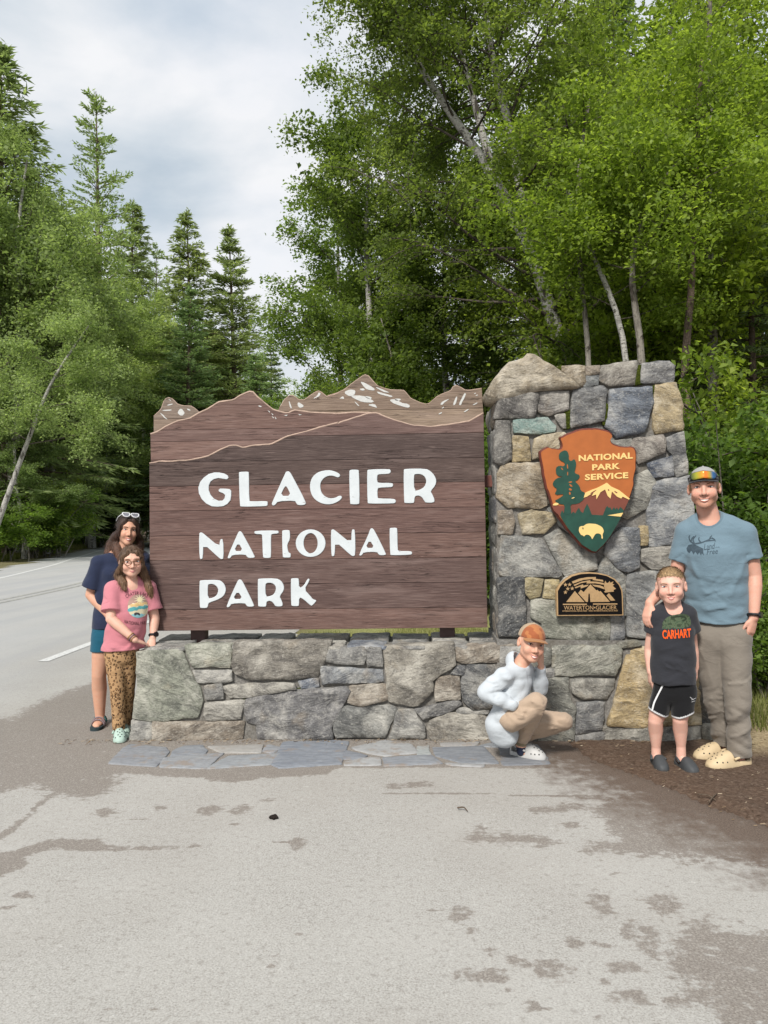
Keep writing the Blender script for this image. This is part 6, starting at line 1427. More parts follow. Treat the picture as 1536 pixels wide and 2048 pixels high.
def strands(hair_o, n, length, width, seed, out=0.002, grav=1.0, flow=None, hd=None):
    """loose hairs lying over a hair mass"""
    me = hair_o.data; m = len(me.vertices); co = np.empty(m * 3); nr = np.empty(m * 3); me.vertices.foreach_get('co', co); me.vertices.foreach_get('normal', nr); co = co.reshape(-1, 3) + wloc(hair_o); nr = nr.reshape(-1, 3)
    C = np.empty(m * 4, np.float32); me.color_attributes['col'].data.foreach_get('color', C); C = C.reshape(-1, 4)
    rg = np.random.default_rng(seed); i = rg.integers(0, m, n)
    if hd is not None:
        q = hd.loc(co[i]); bad = (q[:, 1] > .02) & (np.abs(q[:, 0]) < .066) & (q[:, 2] < .098); rr = q / (np.linalg.norm(q, axis=1)[:, None] + 1e-9); nl = np.stack([nr[i] @ hd.r, nr[i] @ hd.f, nr[i] @ hd.u], 1); bad |= (np.sum(rr * nl, 1) < 0.1) & (q[:, 1] > 0); i = i[~bad]; n = len(i)
    p = co[i]; N_ = nr[i]; g_ = np.tile(np.array((0, 0, -1.0)), (n, 1)) * grav if flow is None else flow(p)
    t = unit(g_ - N_ * np.sum(g_ * N_, 1)[:, None] + rg.normal(size=(n, 3)) * .08); s = unit(np.cross(t, N_)); L = length * rg.uniform(.4, 1.2, n)[:, None]; w = width * rg.uniform(.6, 1.3, n)[:, None]
    a = p + N_ * out * rg.uniform(.2, 1.0, (n, 1)); b = a + t * L * .5 + N_ * out * rg.uniform(.3, 2.2, (n, 1)) + s * L * rg.normal(size=(n, 1)) * .06; c = b + t * L * .5 + N_ * out * rg.uniform(-1.5, 1.5, (n, 1)) + s * L * rg.normal(size=(n, 1)) * .10
    V = np.stack([a - s * w, a + s * w, b - s * w, b + s * w, c], 1).reshape(-1, 3); o5 = np.arange(n)[:, None] * 5
    F = np.concatenate([o5 + np.array((0, 1, 3)), o5 + np.array((0, 3, 2)), o5 + np.array((2, 3, 4))]); me2 = mesh_np('loose_hair', V, F, HAIR, False)
    k = np.repeat(rg.uniform(.55, 1.7, n), 5)[:, None]; set_col(me2, 'col', np.clip(np.repeat(C[i][:, :3], 5, 0) * k, 0, 1)); o = put('loose_hair', me2, hair_o); o['kind'] = 'stuff'; return o
def hairline(q, k=0.006):
    zh = np.interp(q[:, 1], [-.1, -.02, .025, .045, .062, .1], [-.055, -.040, -0.005, .050, .066, .072]) + 0.06 * np.clip(np.abs(q[:, 0]) - .03, 0, 1) * (q[:, 1] > .05); return (zh - q[:, 2]) * .6
def folds(p, amp, fx, seed, stretch=(1, 1, 1)):
    q = p * np.array(stretch) * fx; w = q + 0.5 * np.stack([vnoise(q * .6 + 5.1, seed + 9), vnoise(q * .6 + 9.7, seed + 10), vnoise(q * .6 + 2.2, seed + 11)], 1)
    v = np.abs(vnoise(w, seed)); return amp * (0.5 - 1.6 * np.sqrt(v * v + 0.01))
def crease(p, a, b, w, amp):
    """a soft ridge of cloth along the segment a-b"""
    return -amp * np.exp(-(chain(p, [a, b], [0.0, 0.0]) / w) ** 2)
def rand_creases(axis, rad, n, seed, nv, rt, length=0.09, amp=0.007, w=0.010, lo=0.0, hi=1.0, tilt=0.7):
    """short folds lying on the front of a sleeve, leg or shirt"""
    rg = np.random.default_rng(seed); axis = np.asarray(axis, float); up = np.array((0, 0, 1.0)); out = []
    s = np.r_[0, np.cumsum(np.linalg.norm(np.diff(axis, axis=0), axis=1))]
    for i in range(n):
        t = s[-1] * (lo + (hi - lo) * rg.uniform()); c = np.array([np.interp(t, s, axis[:, k]) for k in range(3)]); r = np.interp(t, s, np.broadcast_to(rad, (len(axis),)))
        ph = rg.uniform(-1.1, 1.1); c = c + (nv * math.cos(ph) + rt * math.sin(ph)) * r; tan = rt * math.cos(ph) - nv * math.sin(ph); a = rg.uniform(-tilt, tilt); d = tan * math.cos(a) + up * math.sin(a); L = length * rg.uniform(.5, 1.2) / 2
        out.append((c - d * L, c + d * L, w * rg.uniform(.7, 1.4), amp * rg.uniform(.4, 1.2) * (1 if rg.uniform() < .6 else -1)))
    return out
def creases(p, lst):
    d = 0
    for a, b, w, am in lst: d = d + crease(p, a, b, w, am)
    return d
# decals: flat print drawn in photograph pixels and laid onto a garment where the sight line meets it
def decal(name, V2, F, f, mat, parent, off=0.0016):
    o = np.tile(CAM, (len(V2), 1)); d = unit(np.array([ray(x, y) for x, y in V2])); 
    # start close to the person
    t0 = 3.6; p, t = trace(f, o + d * t0, d); W = p - d * off; ok = np.abs(f(p)) < 0.003
    F = [tuple(q_) for q_ in F if all(ok[i] for i in q_)]
    return mk(name, W, F, mat, parent, True) if F else None
def stroke(name, px, w0, w1, f, mat, parent, n=12, off=0.0018):
    q = np.array(px, float); s_ = np.r_[0, np.cumsum(np.linalg.norm(np.diff(q, axis=0), axis=1))]; t2 = np.linspace(0, s_[-1], n); q = np.stack([np.interp(t2, s_, q[:, k]) for k in (0, 1)], 1)
    q[1:-1] = (q[:-2] + 2 * q[1:-1] + q[2:]) / 4; d_ = np.gradient(q, axis=0); nn_ = np.stack([-d_[:, 1], d_[:, 0]], 1); nn_ /= np.linalg.norm(nn_, axis=1)[:, None]; w_ = np.linspace(w0, w1, n)[:, None] / 2
    return decal(name, np.concatenate([q + nn_ * w_, q - nn_ * w_]), [(i, i + n, i + n + 1, i + 1) for i in range(n - 1)], f, mat, parent, off)
def poly_px(poly, spacing=3.0, sm=1):
    ol = chaikin(poly, sm) if sm else np.asarray(poly, float); lo, hi = ol.min(0), ol.max(0)
    gx, gy = np.meshgrid(np.arange(lo[0], hi[0], spacing), np.arange(lo[1], hi[1], spacing)); q = np.stack([gx.ravel(), gy.ravel()], 1); q = q[poly_sd(q, ol) > spacing * .4]
    n = len(ol); r = geometry.delaunay_2d_cdt([Vector(a) for a in ol] + [Vector(a) for a in q], [], [list(range(n))], 1, 1e-5)
    return np.array([tuple(v) for v in r[0]]), [tuple(f)[::-1] for f in r[2]]
def text_px(s, cx, cy, w, h, rot=0.0, arc=0.0, offset=0.0, spacing=1.0):
    """lettering in photograph pixels; arc > 0 bends it upwards in the middle"""
    V, F = text_vf(s, w, h, 0.0, offset, spacing); x, y = V[:, 0], V[:, 1]
    if arc:
        R = (w / 2) ** 2 / (2 * arc); a = x / R; X = (R + y) * np.sin(a); Yy = (R + y) * np.cos(a) - R; x, y = X, Yy
    return np.stack([cx + x * math.cos(rot) + y * math.sin(rot), cy - y * math.cos(rot) + x * math.sin(rot)], 1), F

def skin_col(hd, V, tone, beard=None, side=None, cheek=(0.55, 0.20, 0.14), ck=0.4):
    tone = np.asarray(tone, float); q = hd.loc(V); C = np.tile(tone, (len(V), 1)); inh = (np.abs(q) < np.array((.12, .14, .16))).all(1)
    k = np.exp(-(((np.abs(q[:, 0]) - .038) / .02) ** 2 + ((q[:, 2] + .034) / .022) ** 2 + ((q[:, 1] - .07) / .04) ** 2))[:, None] * inh[:, None]; C = C * (1 - k * ck) + np.array(cheek) * k * ck
    k = np.exp(-((q[:, 0] / .014) ** 2 + ((q[:, 2] + .034) / .012) ** 2 + ((q[:, 1] - .10) / .02) ** 2))[:, None] * inh[:, None]; C = C * (1 - k * .3) + np.array(cheek) * k * .3
    if beard is not None:
        b = (np.clip((-q[:, 2] - .05) / .02, 0, 1) * np.clip((q[:, 1] - .015) / .03, 0, 1) * inh * (np.linalg.norm(q[:, [0, 2]] - np.array((0, -.068)), axis=1) > .024))[:, None]; C = C * (1 - b * .45) + np.array(beard) * b * .45
    if side is not None:
        hr = ((q[:, 2] > -.012) & (q[:, 1] < 0.045) & inh & (np.abs(q[:, 0]) > .055) & (np.abs(q[:, 0]) < .0765 * hd.w))[:, None]; C = np.where(hr, np.array(side), C)
    return C
# ------------------------------------------------------------------ man on the right with an arm round the small boy
class Stand:
    """upright plane through a standing point, square to the line of sight: j(px,py,dy) is the point seen there, dy metres behind it"""
    def __init__(s, base, turn=0.0):
        s.base = np.array((base[0], base[1], 0.0)); n = CAM - s.base; n[2] = 0; s.n = unit(n); s.right = np.array((-s.n[1], s.n[0], 0.0)); s.up = np.array((0, 0, 1.0))
        a = turn; s.face = s.n * math.cos(a) + s.right * math.sin(a); s.wide = np.cross(s.up, s.face) * 1.0
    def __call__(s, px, py, dy=0.0):
        C = s.base - s.n * dy; d = ray(px, py); return CAM + d * (((C - CAM) @ s.n) / (d @ s.n))
def clog(parent, heel, toe, width, hgt, colr, name='clog', strap=True, holes=True, slip=False, sole=None):
    """foam clog: heel and toe are ground points"""
    heel, toe = np.array(heel, float), np.array(toe, float); L = np.linalg.norm(toe - heel); d = (toe - heel) / L; d[2] = 0; d = unit(d); s = np.cross(d, (0, 0, 1.0)); up = np.array((0, 0, 1.0))
    def loc(p): q = p - heel; return np.stack([q @ d, q @ s, q @ up], 1)
    def body(p):
        q = loc(p) / np.array((L, width, hgt))     # 0..1 long, +-0.5 wide
        x = q[:, 0]; hw = 0.38 + 0.15 * np.clip((x - 0.15) / 0.55, 0, 1) - 0.0 * x; hw = np.where(x > .72, hw * np.sqrt(np.clip(1 - ((x - .72) / .30) ** 2, 0.02, 1)), hw); hw = np.where(x < .16, hw * np.sqrt(np.clip(1 - ((.16 - x) / .18) ** 2, 0.02, 1)), hw)
        top = np.interp(x, [0, .12, .35, .5, .62, .8, .93, 1.0], [0.58, .64, .56, 0.98, 0.93, .70, .48, .24])
        side = np.abs(q[:, 1]) / hw; zt_ = top * np.sqrt(np.clip(1 - np.clip(side, 0, 1) ** 2.6, 0, 1)) 
        dz = (q[:, 2] - np.maximum(zt_, 0.12)) * hgt; ds = (np.abs(q[:, 1]) - hw) * width
        dd = smax(smax(dz * .75, ds, 0.012), np.maximum(-p[:, 2] + 0.002, np.maximum(-x, x - 1.0) * L), 0.006)
        open_ = np.maximum(np.maximum(x - 0.46, 0.07 - x) * L, np.maximum((np.abs(q[:, 1]) - hw * .74) * width, (0.20 - q[:, 2]) * hgt))
        return smax(dd, -open_, 0.006)
    lo, hi = bounds([heel, toe], pad=width * .75); lo[2] = -0.01; hi[2] = hgt * 1.25
    def colf(V):
        q = loc(V); base = np.tile(np.array(colr, float), (len(V), 1)); dirt = np.clip(1 - q[:, 2] / 0.02, 0, 1)[:, None] * 0.35
        if sole is not None: base = np.where((q[:, 2] < 0.026)[:, None], np.array(sole), base)
        return base * (1 - dirt * .6) + np.array((0.12, 0.1, 0.08)) * dirt * .6
    sh = part(name, body, lo, hi, 0.0042, FOAM, parent, colf, 1.3)
    if strap:
        a = [heel + d * L * .50 + s * sg * width * .50 + up * hgt * .58 for sg in (-1, 1)]
        arc = [a[0] * (1 - t) + a[1] * t - d * L * .42 * math.sin(math.pi * t) ** .8 + up * hgt * .22 * math.sin(math.pi * t) for t in np.linspace(0, 1, 13)]
        V, F = tube_vf(arc, 0.0075, 6); V = np.array(V); me = mesh_np('strap', V, F, FOAM, True); set_col(me, 'col', np.tile(np.array(colr, float), (len(V), 1))); put('strap', me, sh)
    if holes:
        for fx, fy in ((.62, 0), (.70, -.16), (.70, .16), (.76, 0), (.83, -.13), (.83, .13), (.90, 0), (.66, -.40), (.76, -.42), (.86, -.34), (.66, .40), (.76, .42), (.86, .34)):
            o_ = heel + d * L * fx + s * width * fy + up * 0.2
            if abs(fy) > .3: o_ = heel + d * L * fx + s * width * fy * 2.0 + up * hgt * .42; dr = unit(-s * np.sign(fy))
            else: dr = -up
            p, t = trace(body, o_[None], dr[None])
            V, F = ball_vf(np.zeros(3), (0.006, 0.006, 0.006), 8, 5); mk('vent_hole_shade', V + p[0] + dr * .0035, F, DARKP, sh, True)  # sunken dark bead paints the shade of a vent hole
    return sh
def clog_at(root, ank, d, L, w, h, colr, name='clog', strap=True, holes=True, back=0.26):
    d = np.array(d, float); d[2] = 0; d = unit(d); hl = np.array((ank[0], ank[1], 0.0)) - d * L * back; return clog(root, hl, hl + d * L, w, h, colr, name, strap, holes)
def watch(parent, c, axis, out, r=0.030, name='watch'):
    axis = unit(np.asarray(axis, float)); out = np.asarray(out, float); out = unit(out - axis * (out @ axis)); s = np.cross(axis, out)
    pts = [c + (math.cos(a) * out + math.sin(a) * s) * r for a in np.linspace(0, 2 * math.pi, 20)]
    V1, F1 = tube_vf(pts, 0.0095, 6, False); w = mk(name, V1, F1, DARKP, parent, True)
    f = c + out * (r + 0.006); V, F = tube_vf([f - out * .007, f + out * .007], [0.020, 0.019], 16); mk('watch_face', V, F, plain('watch_glass', (0.01, 0.011, 0.013), 0.15, 0.6, 0, 0.1, 50), w, False)
    return w
def cap_obj(parent, hd, cols, brimcol, tilt=0.0, dome=(0.085, 0.106, 0.094), zc=0.036, zcut=0.040, brim=(0.078, 0.072), bz=0.043, brim_dir=0.0, drop=0.020):
    """baseball cap in head coordinates: crown and brim"""
    def crown(p):
        q = hd.loc(p); d = sell(q, np.array((0, -0.016, zc)), np.array(dome)); z0 = zcut + 0.10 * np.clip(q[:, 1], -.1, 0) * 0.25
        d = smax(d, z0 - q[:, 2], 0.004); inner = sell(q, np.array((0, -0.016, zc - .006)), np.array(dome) - 0.005)
        d = smax(d, -np.maximum(inner, q[:, 2] - z0 - 0.012), 0.002); d = smin(d, sball(q, np.array((0, -0.016, zc + dome[2])), 0.006), 0.003)
        return d * hd.s
    lo, hi = bounds(hd.world([[0, 0, .07]]), pad=0.15 * hd.s); cp = part('cap', crown, lo, hi, 0.004, CLOTH, parent, lambda V: cols(hd.loc(V)))
    def br(p):
        q = hd.loc(p).copy(); a = brim_dir; x = q[:, 0] * math.cos(a) - (q[:, 1]) * math.sin(a); y = q[:, 0] * math.sin(a) + q[:, 1] * math.cos(a)
        z = q[:, 2] - bz + drop * (x / 0.07) ** 2 + 0.16 * (y - 0.07)
        rr = np.sqrt((x / brim[0]) ** 2 + ((y - 0.062) / brim[1]) ** 2)
        d = np.maximum((rr - 1) * brim[1], np.abs(z) - 0.0035); d = np.maximum(d, 0.045 - y); return smax(d, -sell(q, np.array((0, -0.016, zc)), np.array(dome) - 0.006), 0.002) * hd.s * .8
    lo, hi = bounds(hd.world([[0, 0.09, .04]]), pad=0.16 * hd.s); part('brim', br, lo, hi, 0.0035, CLOTH, cp, brimcol)
    return cp, crown

def build_man():
    j = Stand((1.93, -0.45)); XR = j.right; n, rt = j.n, j.right
    root = empty('person', np.array((1.93, -0.45, 0)), 'smiling man in blue T-shirt, cap and grey trousers with his arm round the small boy', 'person', 'family at the sign')
    hd = Head(j(1408, 977, -0.03), n + np.array((0, 0, 0.0)), np.array((0, 0, 1)) - rt * .03, 0.258, 1.09, 1.0)
    nb = j(1418, 1037, 0.02); shL, shR = j(1374, 1064, 0.01), j(1489, 1066, 0.01)
    elR, wrR = j(1509, 1152, 0.03), j(1508, 1234, -0.04)
    elL, wrL = j(1352, 1150, 0.02), j(1300, 1206, -0.25)
    pel, wai, che = j(1440, 1262), j(1436, 1190), j(1431, 1108, -0.01)
    hipL, hipR = j(1413, 1272), j(1467, 1272); knL, knR = j(1430, 1388, 0.02), j(1475, 1388, -0.06); anL, anR = j(1452, 1486, 0.10), j(1477, 1500, -0.06)
    hRd, hRn = -rt * .22 + n * .10 - j.up, rt * .8 + n * .6
    hR = hand_chains(wrR, hRd, hRn, -rt * .5 + n * .8, 0.19, 0.30, 0.05)
    hLd, hLn = -rt * .20 + n * .40 - j.up * .85, -rt * .60 + n * .75 + j.up * .3; hL = hand_chains(wrL, hLd, hLn, rt * .4 + n * .8, 0.18, 0.38, 0.06)
    def body(p):
        d = hd.sdf(p); d = smin(d, chain(p, [hd.world([[0, -.018, -.055]])[0], nb, nb - n * .01 - j.up * .05], [0.058, 0.068, 0.085]), 0.025)
        d = smin(d, chain(p, [nb - j.up * .06, che, wai, pel], [0.12, 0.135, 0.12, 0.125], [0.055, 0.075, 0.07, 0.08], XR), 0.04)
        for s_, e_, w_ in ((shL, elL, wrL), (shR, elR, wrR)):
            m_ = e_ + (w_ - e_) * .25; d = smin(d, chain(p, [s_, s_ + (e_ - s_) * .45, e_, m_, w_], [0.062, 0.055, 0.043, 0.046, 0.029]), 0.02)
        d = smin(d, hand_sdf(p, hR, wrR, hRd, hRn, 0.19), 0.012); d = smin(d, hand_sdf(p, hL, wrL, hLd, hLn, 0.18), 0.012)
        for h_, k_, a_ in ((hipL, knL, anL), (hipR, knR, anR)): d = smin(d, chain(p, [h_, k_, a_, a_ - j.up * .05], [0.075, 0.052, 0.036, 0.036]), 0.03)
        return d
    tone = np.array((0.60, 0.335, 0.25))
    def colf(V): return skin_col(hd, V, tone, beard=(0.30, 0.14, 0.075), side=(0.22, 0.12, 0.06))
    lo, hi = bounds([hd.C, anR, anL, elL, wrL, wrR, elR], pad=0.2); b = part('body', body, lo, hi, 0.0048, SKIN, root, colf)
    hd.face(b, (0.20, 0.10, 0.05), (0.42, 0.16, 0.12), (0.05, 0.06, 0.07), 1.2, 0.0105, 0.0015, 0.0028, 0.030)
    # shirt
    hem = j(1440, 1243)[2]; aR = unit(elR - shR); aL = unit(elL - shL); sR = shR + aR * 0.165; sL = shL + aL * 0.20
    nk = [nb + n * .055 + j.up * .012, nb + n * .03 + j.up * .15]
    SC = rand_creases([che, wai, pel], [.12, .12, .125], 12, 8, n, rt, .16, .006, .012, .2, 1.0, .9) + rand_creases([shR, sR], [.07, .07], 3, 9, n, rt, .07, .005, .01) + rand_creases([shL, sL], [.07, .07], 3, 10, n, rt, .07, .005, .01)
    def shirt(p):
        d = chain(p, [j(1428, 1072), che, j(1437, 1190), j(1440, 1270)], [0.172, 0.188, 0.182, 0.192], [0.092, 0.122, 0.118, 0.124], XR, 0.9)
        d = smin(d, chain(p, [nb - j.up * .02, j(1394, 1050), shL], [0.075, 0.07, 0.068]), 0.05); d = smin(d, chain(p, [nb - j.up * .02, j(1457, 1051), shR], [0.075, 0.07, 0.068]), 0.05)
        for s_, e_, a_ in ((shL, sL, aL), (shR, sR, aR)):
            sl = chain(p, [s_, e_ + a_ * .05], [0.069, 0.074]); sl = smax(sl, (p - e_) @ a_, 0.004); d = smin(d, sl, 0.022)
        low = np.clip((j(1436, 1130)[2] - p[:, 2]) / 0.35, 0, 1)
        d = d + folds(p, 0.015, 5.0, 31, (1.0, 1.0, 2.0)) * (0.25 + 1.0 * low) + folds(p, 0.010, 10, 38, (0.8, .8, 1.6)) * (0.18 + 0.7 * low)
        d = d + crease(p, j(1378, 1120, -.1), j(1410, 1190, -.13), 0.02, 0.006) + crease(p, j(1490, 1125, -.08), j(1462, 1190, -.13), 0.02, 0.007) + crease(p, j(1395, 1200, -.13), j(1455, 1215, -.13), 0.018, 0.006) + crease(p, j(1400, 1222, -.13), j(1480, 1205, -.13), 0.018, 0.007)
        d = d + creases(p, SC)
        d = smax(d, hem - 0.02 * np.cos(((p - pel) @ rt) * 9) + 0.012 - p[:, 2], 0.004)
        return smax(d, -chain(p, nk, [0.068, 0.078]), 0.004)
    blue = np.array((0.142, 0.208, 0.252))
    def scol(V):
        dn = chain(V, nk, [0.068, 0.078]); C = np.tile(blue, (len(V), 1)); return np.where((dn < 0.016)[:, None], blue * .8, C)
    lo, hi = bounds([nb, pel, sL, sR], pad=0.22); sh = part('t_shirt', shirt, lo, hi, 0.0055, CLOTH, root, scol)
    # trousers
    TC = rand_creases([hipL, knL, anL], [.10, .078, .07], 16, 5, n, rt, .11, .008, .010, .3, 1.0) + rand_creases([hipR, knR, anR], [.10, .078, .07], 16, 6, n, rt, .11, .008, .010, .3, 1.0)
    def trousers(p):
        d = chain(p, [j(1440, 1250), j(1440, 1278)], [0.145, 0.160], [0.092, 0.112], XR); legs = []
        for h_, k_, a_ in ((hipL, knL, anL), (hipR, knR, anR)):
            t_ = h_ + (k_ - h_) * .45; c_ = k_ + (a_ - k_) * .5; legs.append(chain(p, [h_, t_, k_, c_, a_ - j.up * .03], [0.108, 0.094, 0.075, 0.068, 0.070]))
        d = smin(d, np.minimum(*legs) if False else smin(legs[0], legs[1], 0.012), 0.03)
        kn = np.exp(-((p[:, 2] - knL[2] + .02) / .12) ** 2); ank = np.exp(-((p[:, 2] - .15) / .12) ** 2)
        d = d + folds(np.stack([p[:, 0] + p[:, 2] * .5, p[:, 1], p[:, 2] - p[:, 0] * .6], 1), 0.013, 5.2, 51, (1, 1, 1.3)) * (0.4 + 0.5 * kn + 0.7 * ank) + folds(np.stack([p[:, 0] - p[:, 2] * .4, p[:, 1], p[:, 2] + p[:, 0] * .5], 1), 0.008, 9, 55, (.9, .9, 1.4)) * (0.35 + .7 * kn + .8 * ank)
        d = d + crease(p, j(1400, 1300, -.1), j(1425, 1370, -.09), 0.014, 0.006) + crease(p, j(1490, 1330, -.08), j(1455, 1380, -.1), 0.014, 0.007) + crease(p, j(1440, 1285, -.11), j(1437, 1350, -.08), 0.012, -0.008)
        d = d + creases(p, TC)
        return smax(d, np.where((p - (knL + knR) / 2) @ rt < 0, 0.075, 0.055) - p[:, 2], 0.004)
    lo, hi = bounds([pel, anL, anR, hipL, hipR], pad=0.18); part('trousers', trousers, lo, hi, 0.0055, CLOTH, root, (0.205, 0.180, 0.150))
    # clogs
    tan = (0.54, 0.42, 0.26)
    clog_at(root, anL, -rt * .80 + n * .55, 0.31, 0.118, 0.098, tan); clog_at(root, anR, -rt * .78 + n * .60, 0.31, 0.120, 0.098, tan)
    # cap with mirrored goggles
    def ccol(q):
        C = np.tile(np.array((0.025, 0.025, 0.027)), (len(q), 1)); top = (q[:, 1] > 0.02) & (q[:, 2] > 0.078) | (q[:, 2] > 0.098); return np.where(top[:, None], np.array((0.30, 0.295, 0.285)), C)
    cp, crown = cap_obj(root, hd, ccol, (0.03, 0.03, 0.032), bz=0.048, zcut=0.040, brim=(0.080, 0.060), drop=0.012)
    xs_ = np.linspace(-.072, .072, 25); rows = []
    for z, k in ((0.056, 0), (0.066, 0), (0.078, 0), (0.090, 0), (0.098, 0)):
        e_ = 1 - 0.25 * (abs(z - .077) / .021) ** 2; rows.append([(x * e_, 0.104 - 0.60 * (x * e_ / .09) ** 2 * .09 - (z - .06) * .25, z - 0.12 * abs(x)) for x in xs_])
    V = np.array(rows).reshape(-1, 3); F = [(r * 25 + i, r * 25 + i + 1, (r + 1) * 25 + i + 1, (r + 1) * 25 + i) for r in range(4) for i in range(24)]
    gm = N('rainbow_mirror_lens'); cx = gm.new('ShaderNodeSeparateXYZ'); tcc = gm.new('ShaderNodeTexCoord'); gm.l.new(tcc.outputs['Generated'], cx.inputs[0])
    rc = gm.ramp(cx.outputs[0], [(0.0, (0.02, 0.05, 0.03)), (0.16, (0.35, 0.35, 0.03)), (0.32, (0.55, 0.30, 0.02)), (0.5, (0.75, 0.16, 0.02)), (0.66, (0.40, 0.30, 0.03)), (0.8, (0.03, 0.12, 0.28)), (1.0, (0.02, 0.03, 0.06))])
    o = mk('goggle_lens', hd.world(V), F, gm.done(rc, 0.15, 0.6, None, 0.3), cp, True)
    m = o.modifiers.new('solidify', 'SOLIDIFY'); m.thickness = 0.004
    rim = [V[i] for i in range(25)] + [V[24 - i + 100] for i in range(25)]; rim.append(rim[0]); tv, tf = tube_vf(hd.world(np.array(rim)), 0.0035, 5); mk('goggle_frame', tv, tf, DARKP, cp, True)
    for sx in (-1, 1): tv, tf = tube_vf(hd.world(np.array([(sx * .071, .075, .066), (sx * .083, .03, .062), (sx * .083, -.04, .055)])), 0.0035, 5); mk('goggle_arm', tv, tf, DARKP, cp, True)
    watch(root, wrR + np.array((0, 0, .012)), wrR - elR, rt * .9 + n * .45, 0.036)
    # wedding ring, pocket zip
    INK = plain('dark_shirt_print', (0.05, 0.072, 0.09), 0.9, 0.1, 0, 0.2, 60)
    # elk head, antlers and lettering
    ce = crop(1260, 900, 3.103)
    for pl in ([(350, 610), (362, 590), (395, 582), (430, 600), (455, 612), (458, 655), (446, 640), (440, 655), (430, 635), (420, 650), (405, 630), (395, 648), (380, 625), (368, 640), (355, 628)],):
        V2, F = poly_px(ce(pl), 3, 0); decal('elk_print', V2, F, shirt, INK, sh)
    for ln in ([(400, 585), (372, 565), (365, 540), (372, 530)], [(378, 570), (385, 548), (398, 535)], [(400, 585), (390, 555), (410, 530)], [(405, 582), (445, 575), (480, 560), (510, 545)], [(440, 576), (425, 555), (430, 540)], [(470, 564), (500, 562), (530, 560)], [(492, 555), (500, 540), (508, 530)], [(508, 546), (525, 555), (530, 568)]):
        q = np.array(ce(ln)); tt = np.linspace(0, 1, len(q)); t2 = np.linspace(0, 1, 8); q = np.stack([np.interp(t2, tt, q[:, k]) for k in (0, 1)], 1); d_ = np.gradient(q, axis=0); nn_ = np.stack([-d_[:, 1], d_[:, 0]], 1); nn_ /= np.linalg.norm(nn_, axis=1)[:, None]; w_ = np.linspace(1.5, .7, 8)[:, None]
        V2 = np.concatenate([q + nn_ * w_, q - nn_ * w_]); decal('antler_print', V2, [(i, i + 8, i + 9, i + 1) for i in range(7)], shirt, INK, sh)
    for s_, x, y, w, h, of in (('Land', 493, 598, 62, 40, 0.0), ('of the', 543, 603, 26, 9, 0.0), ('Free', 512, 630, 66, 34, 0.0)):
        (px, py), = ce([(x, y)]); V2, F = text_px(s_, px, py, w / 3.103, h / 3.103, -0.12, 0, of); V2[:, 0] -= (V2[:, 1] - py) * .25; decal('lettering', V2, F, shirt, INK, sh)
    return root
build_man()
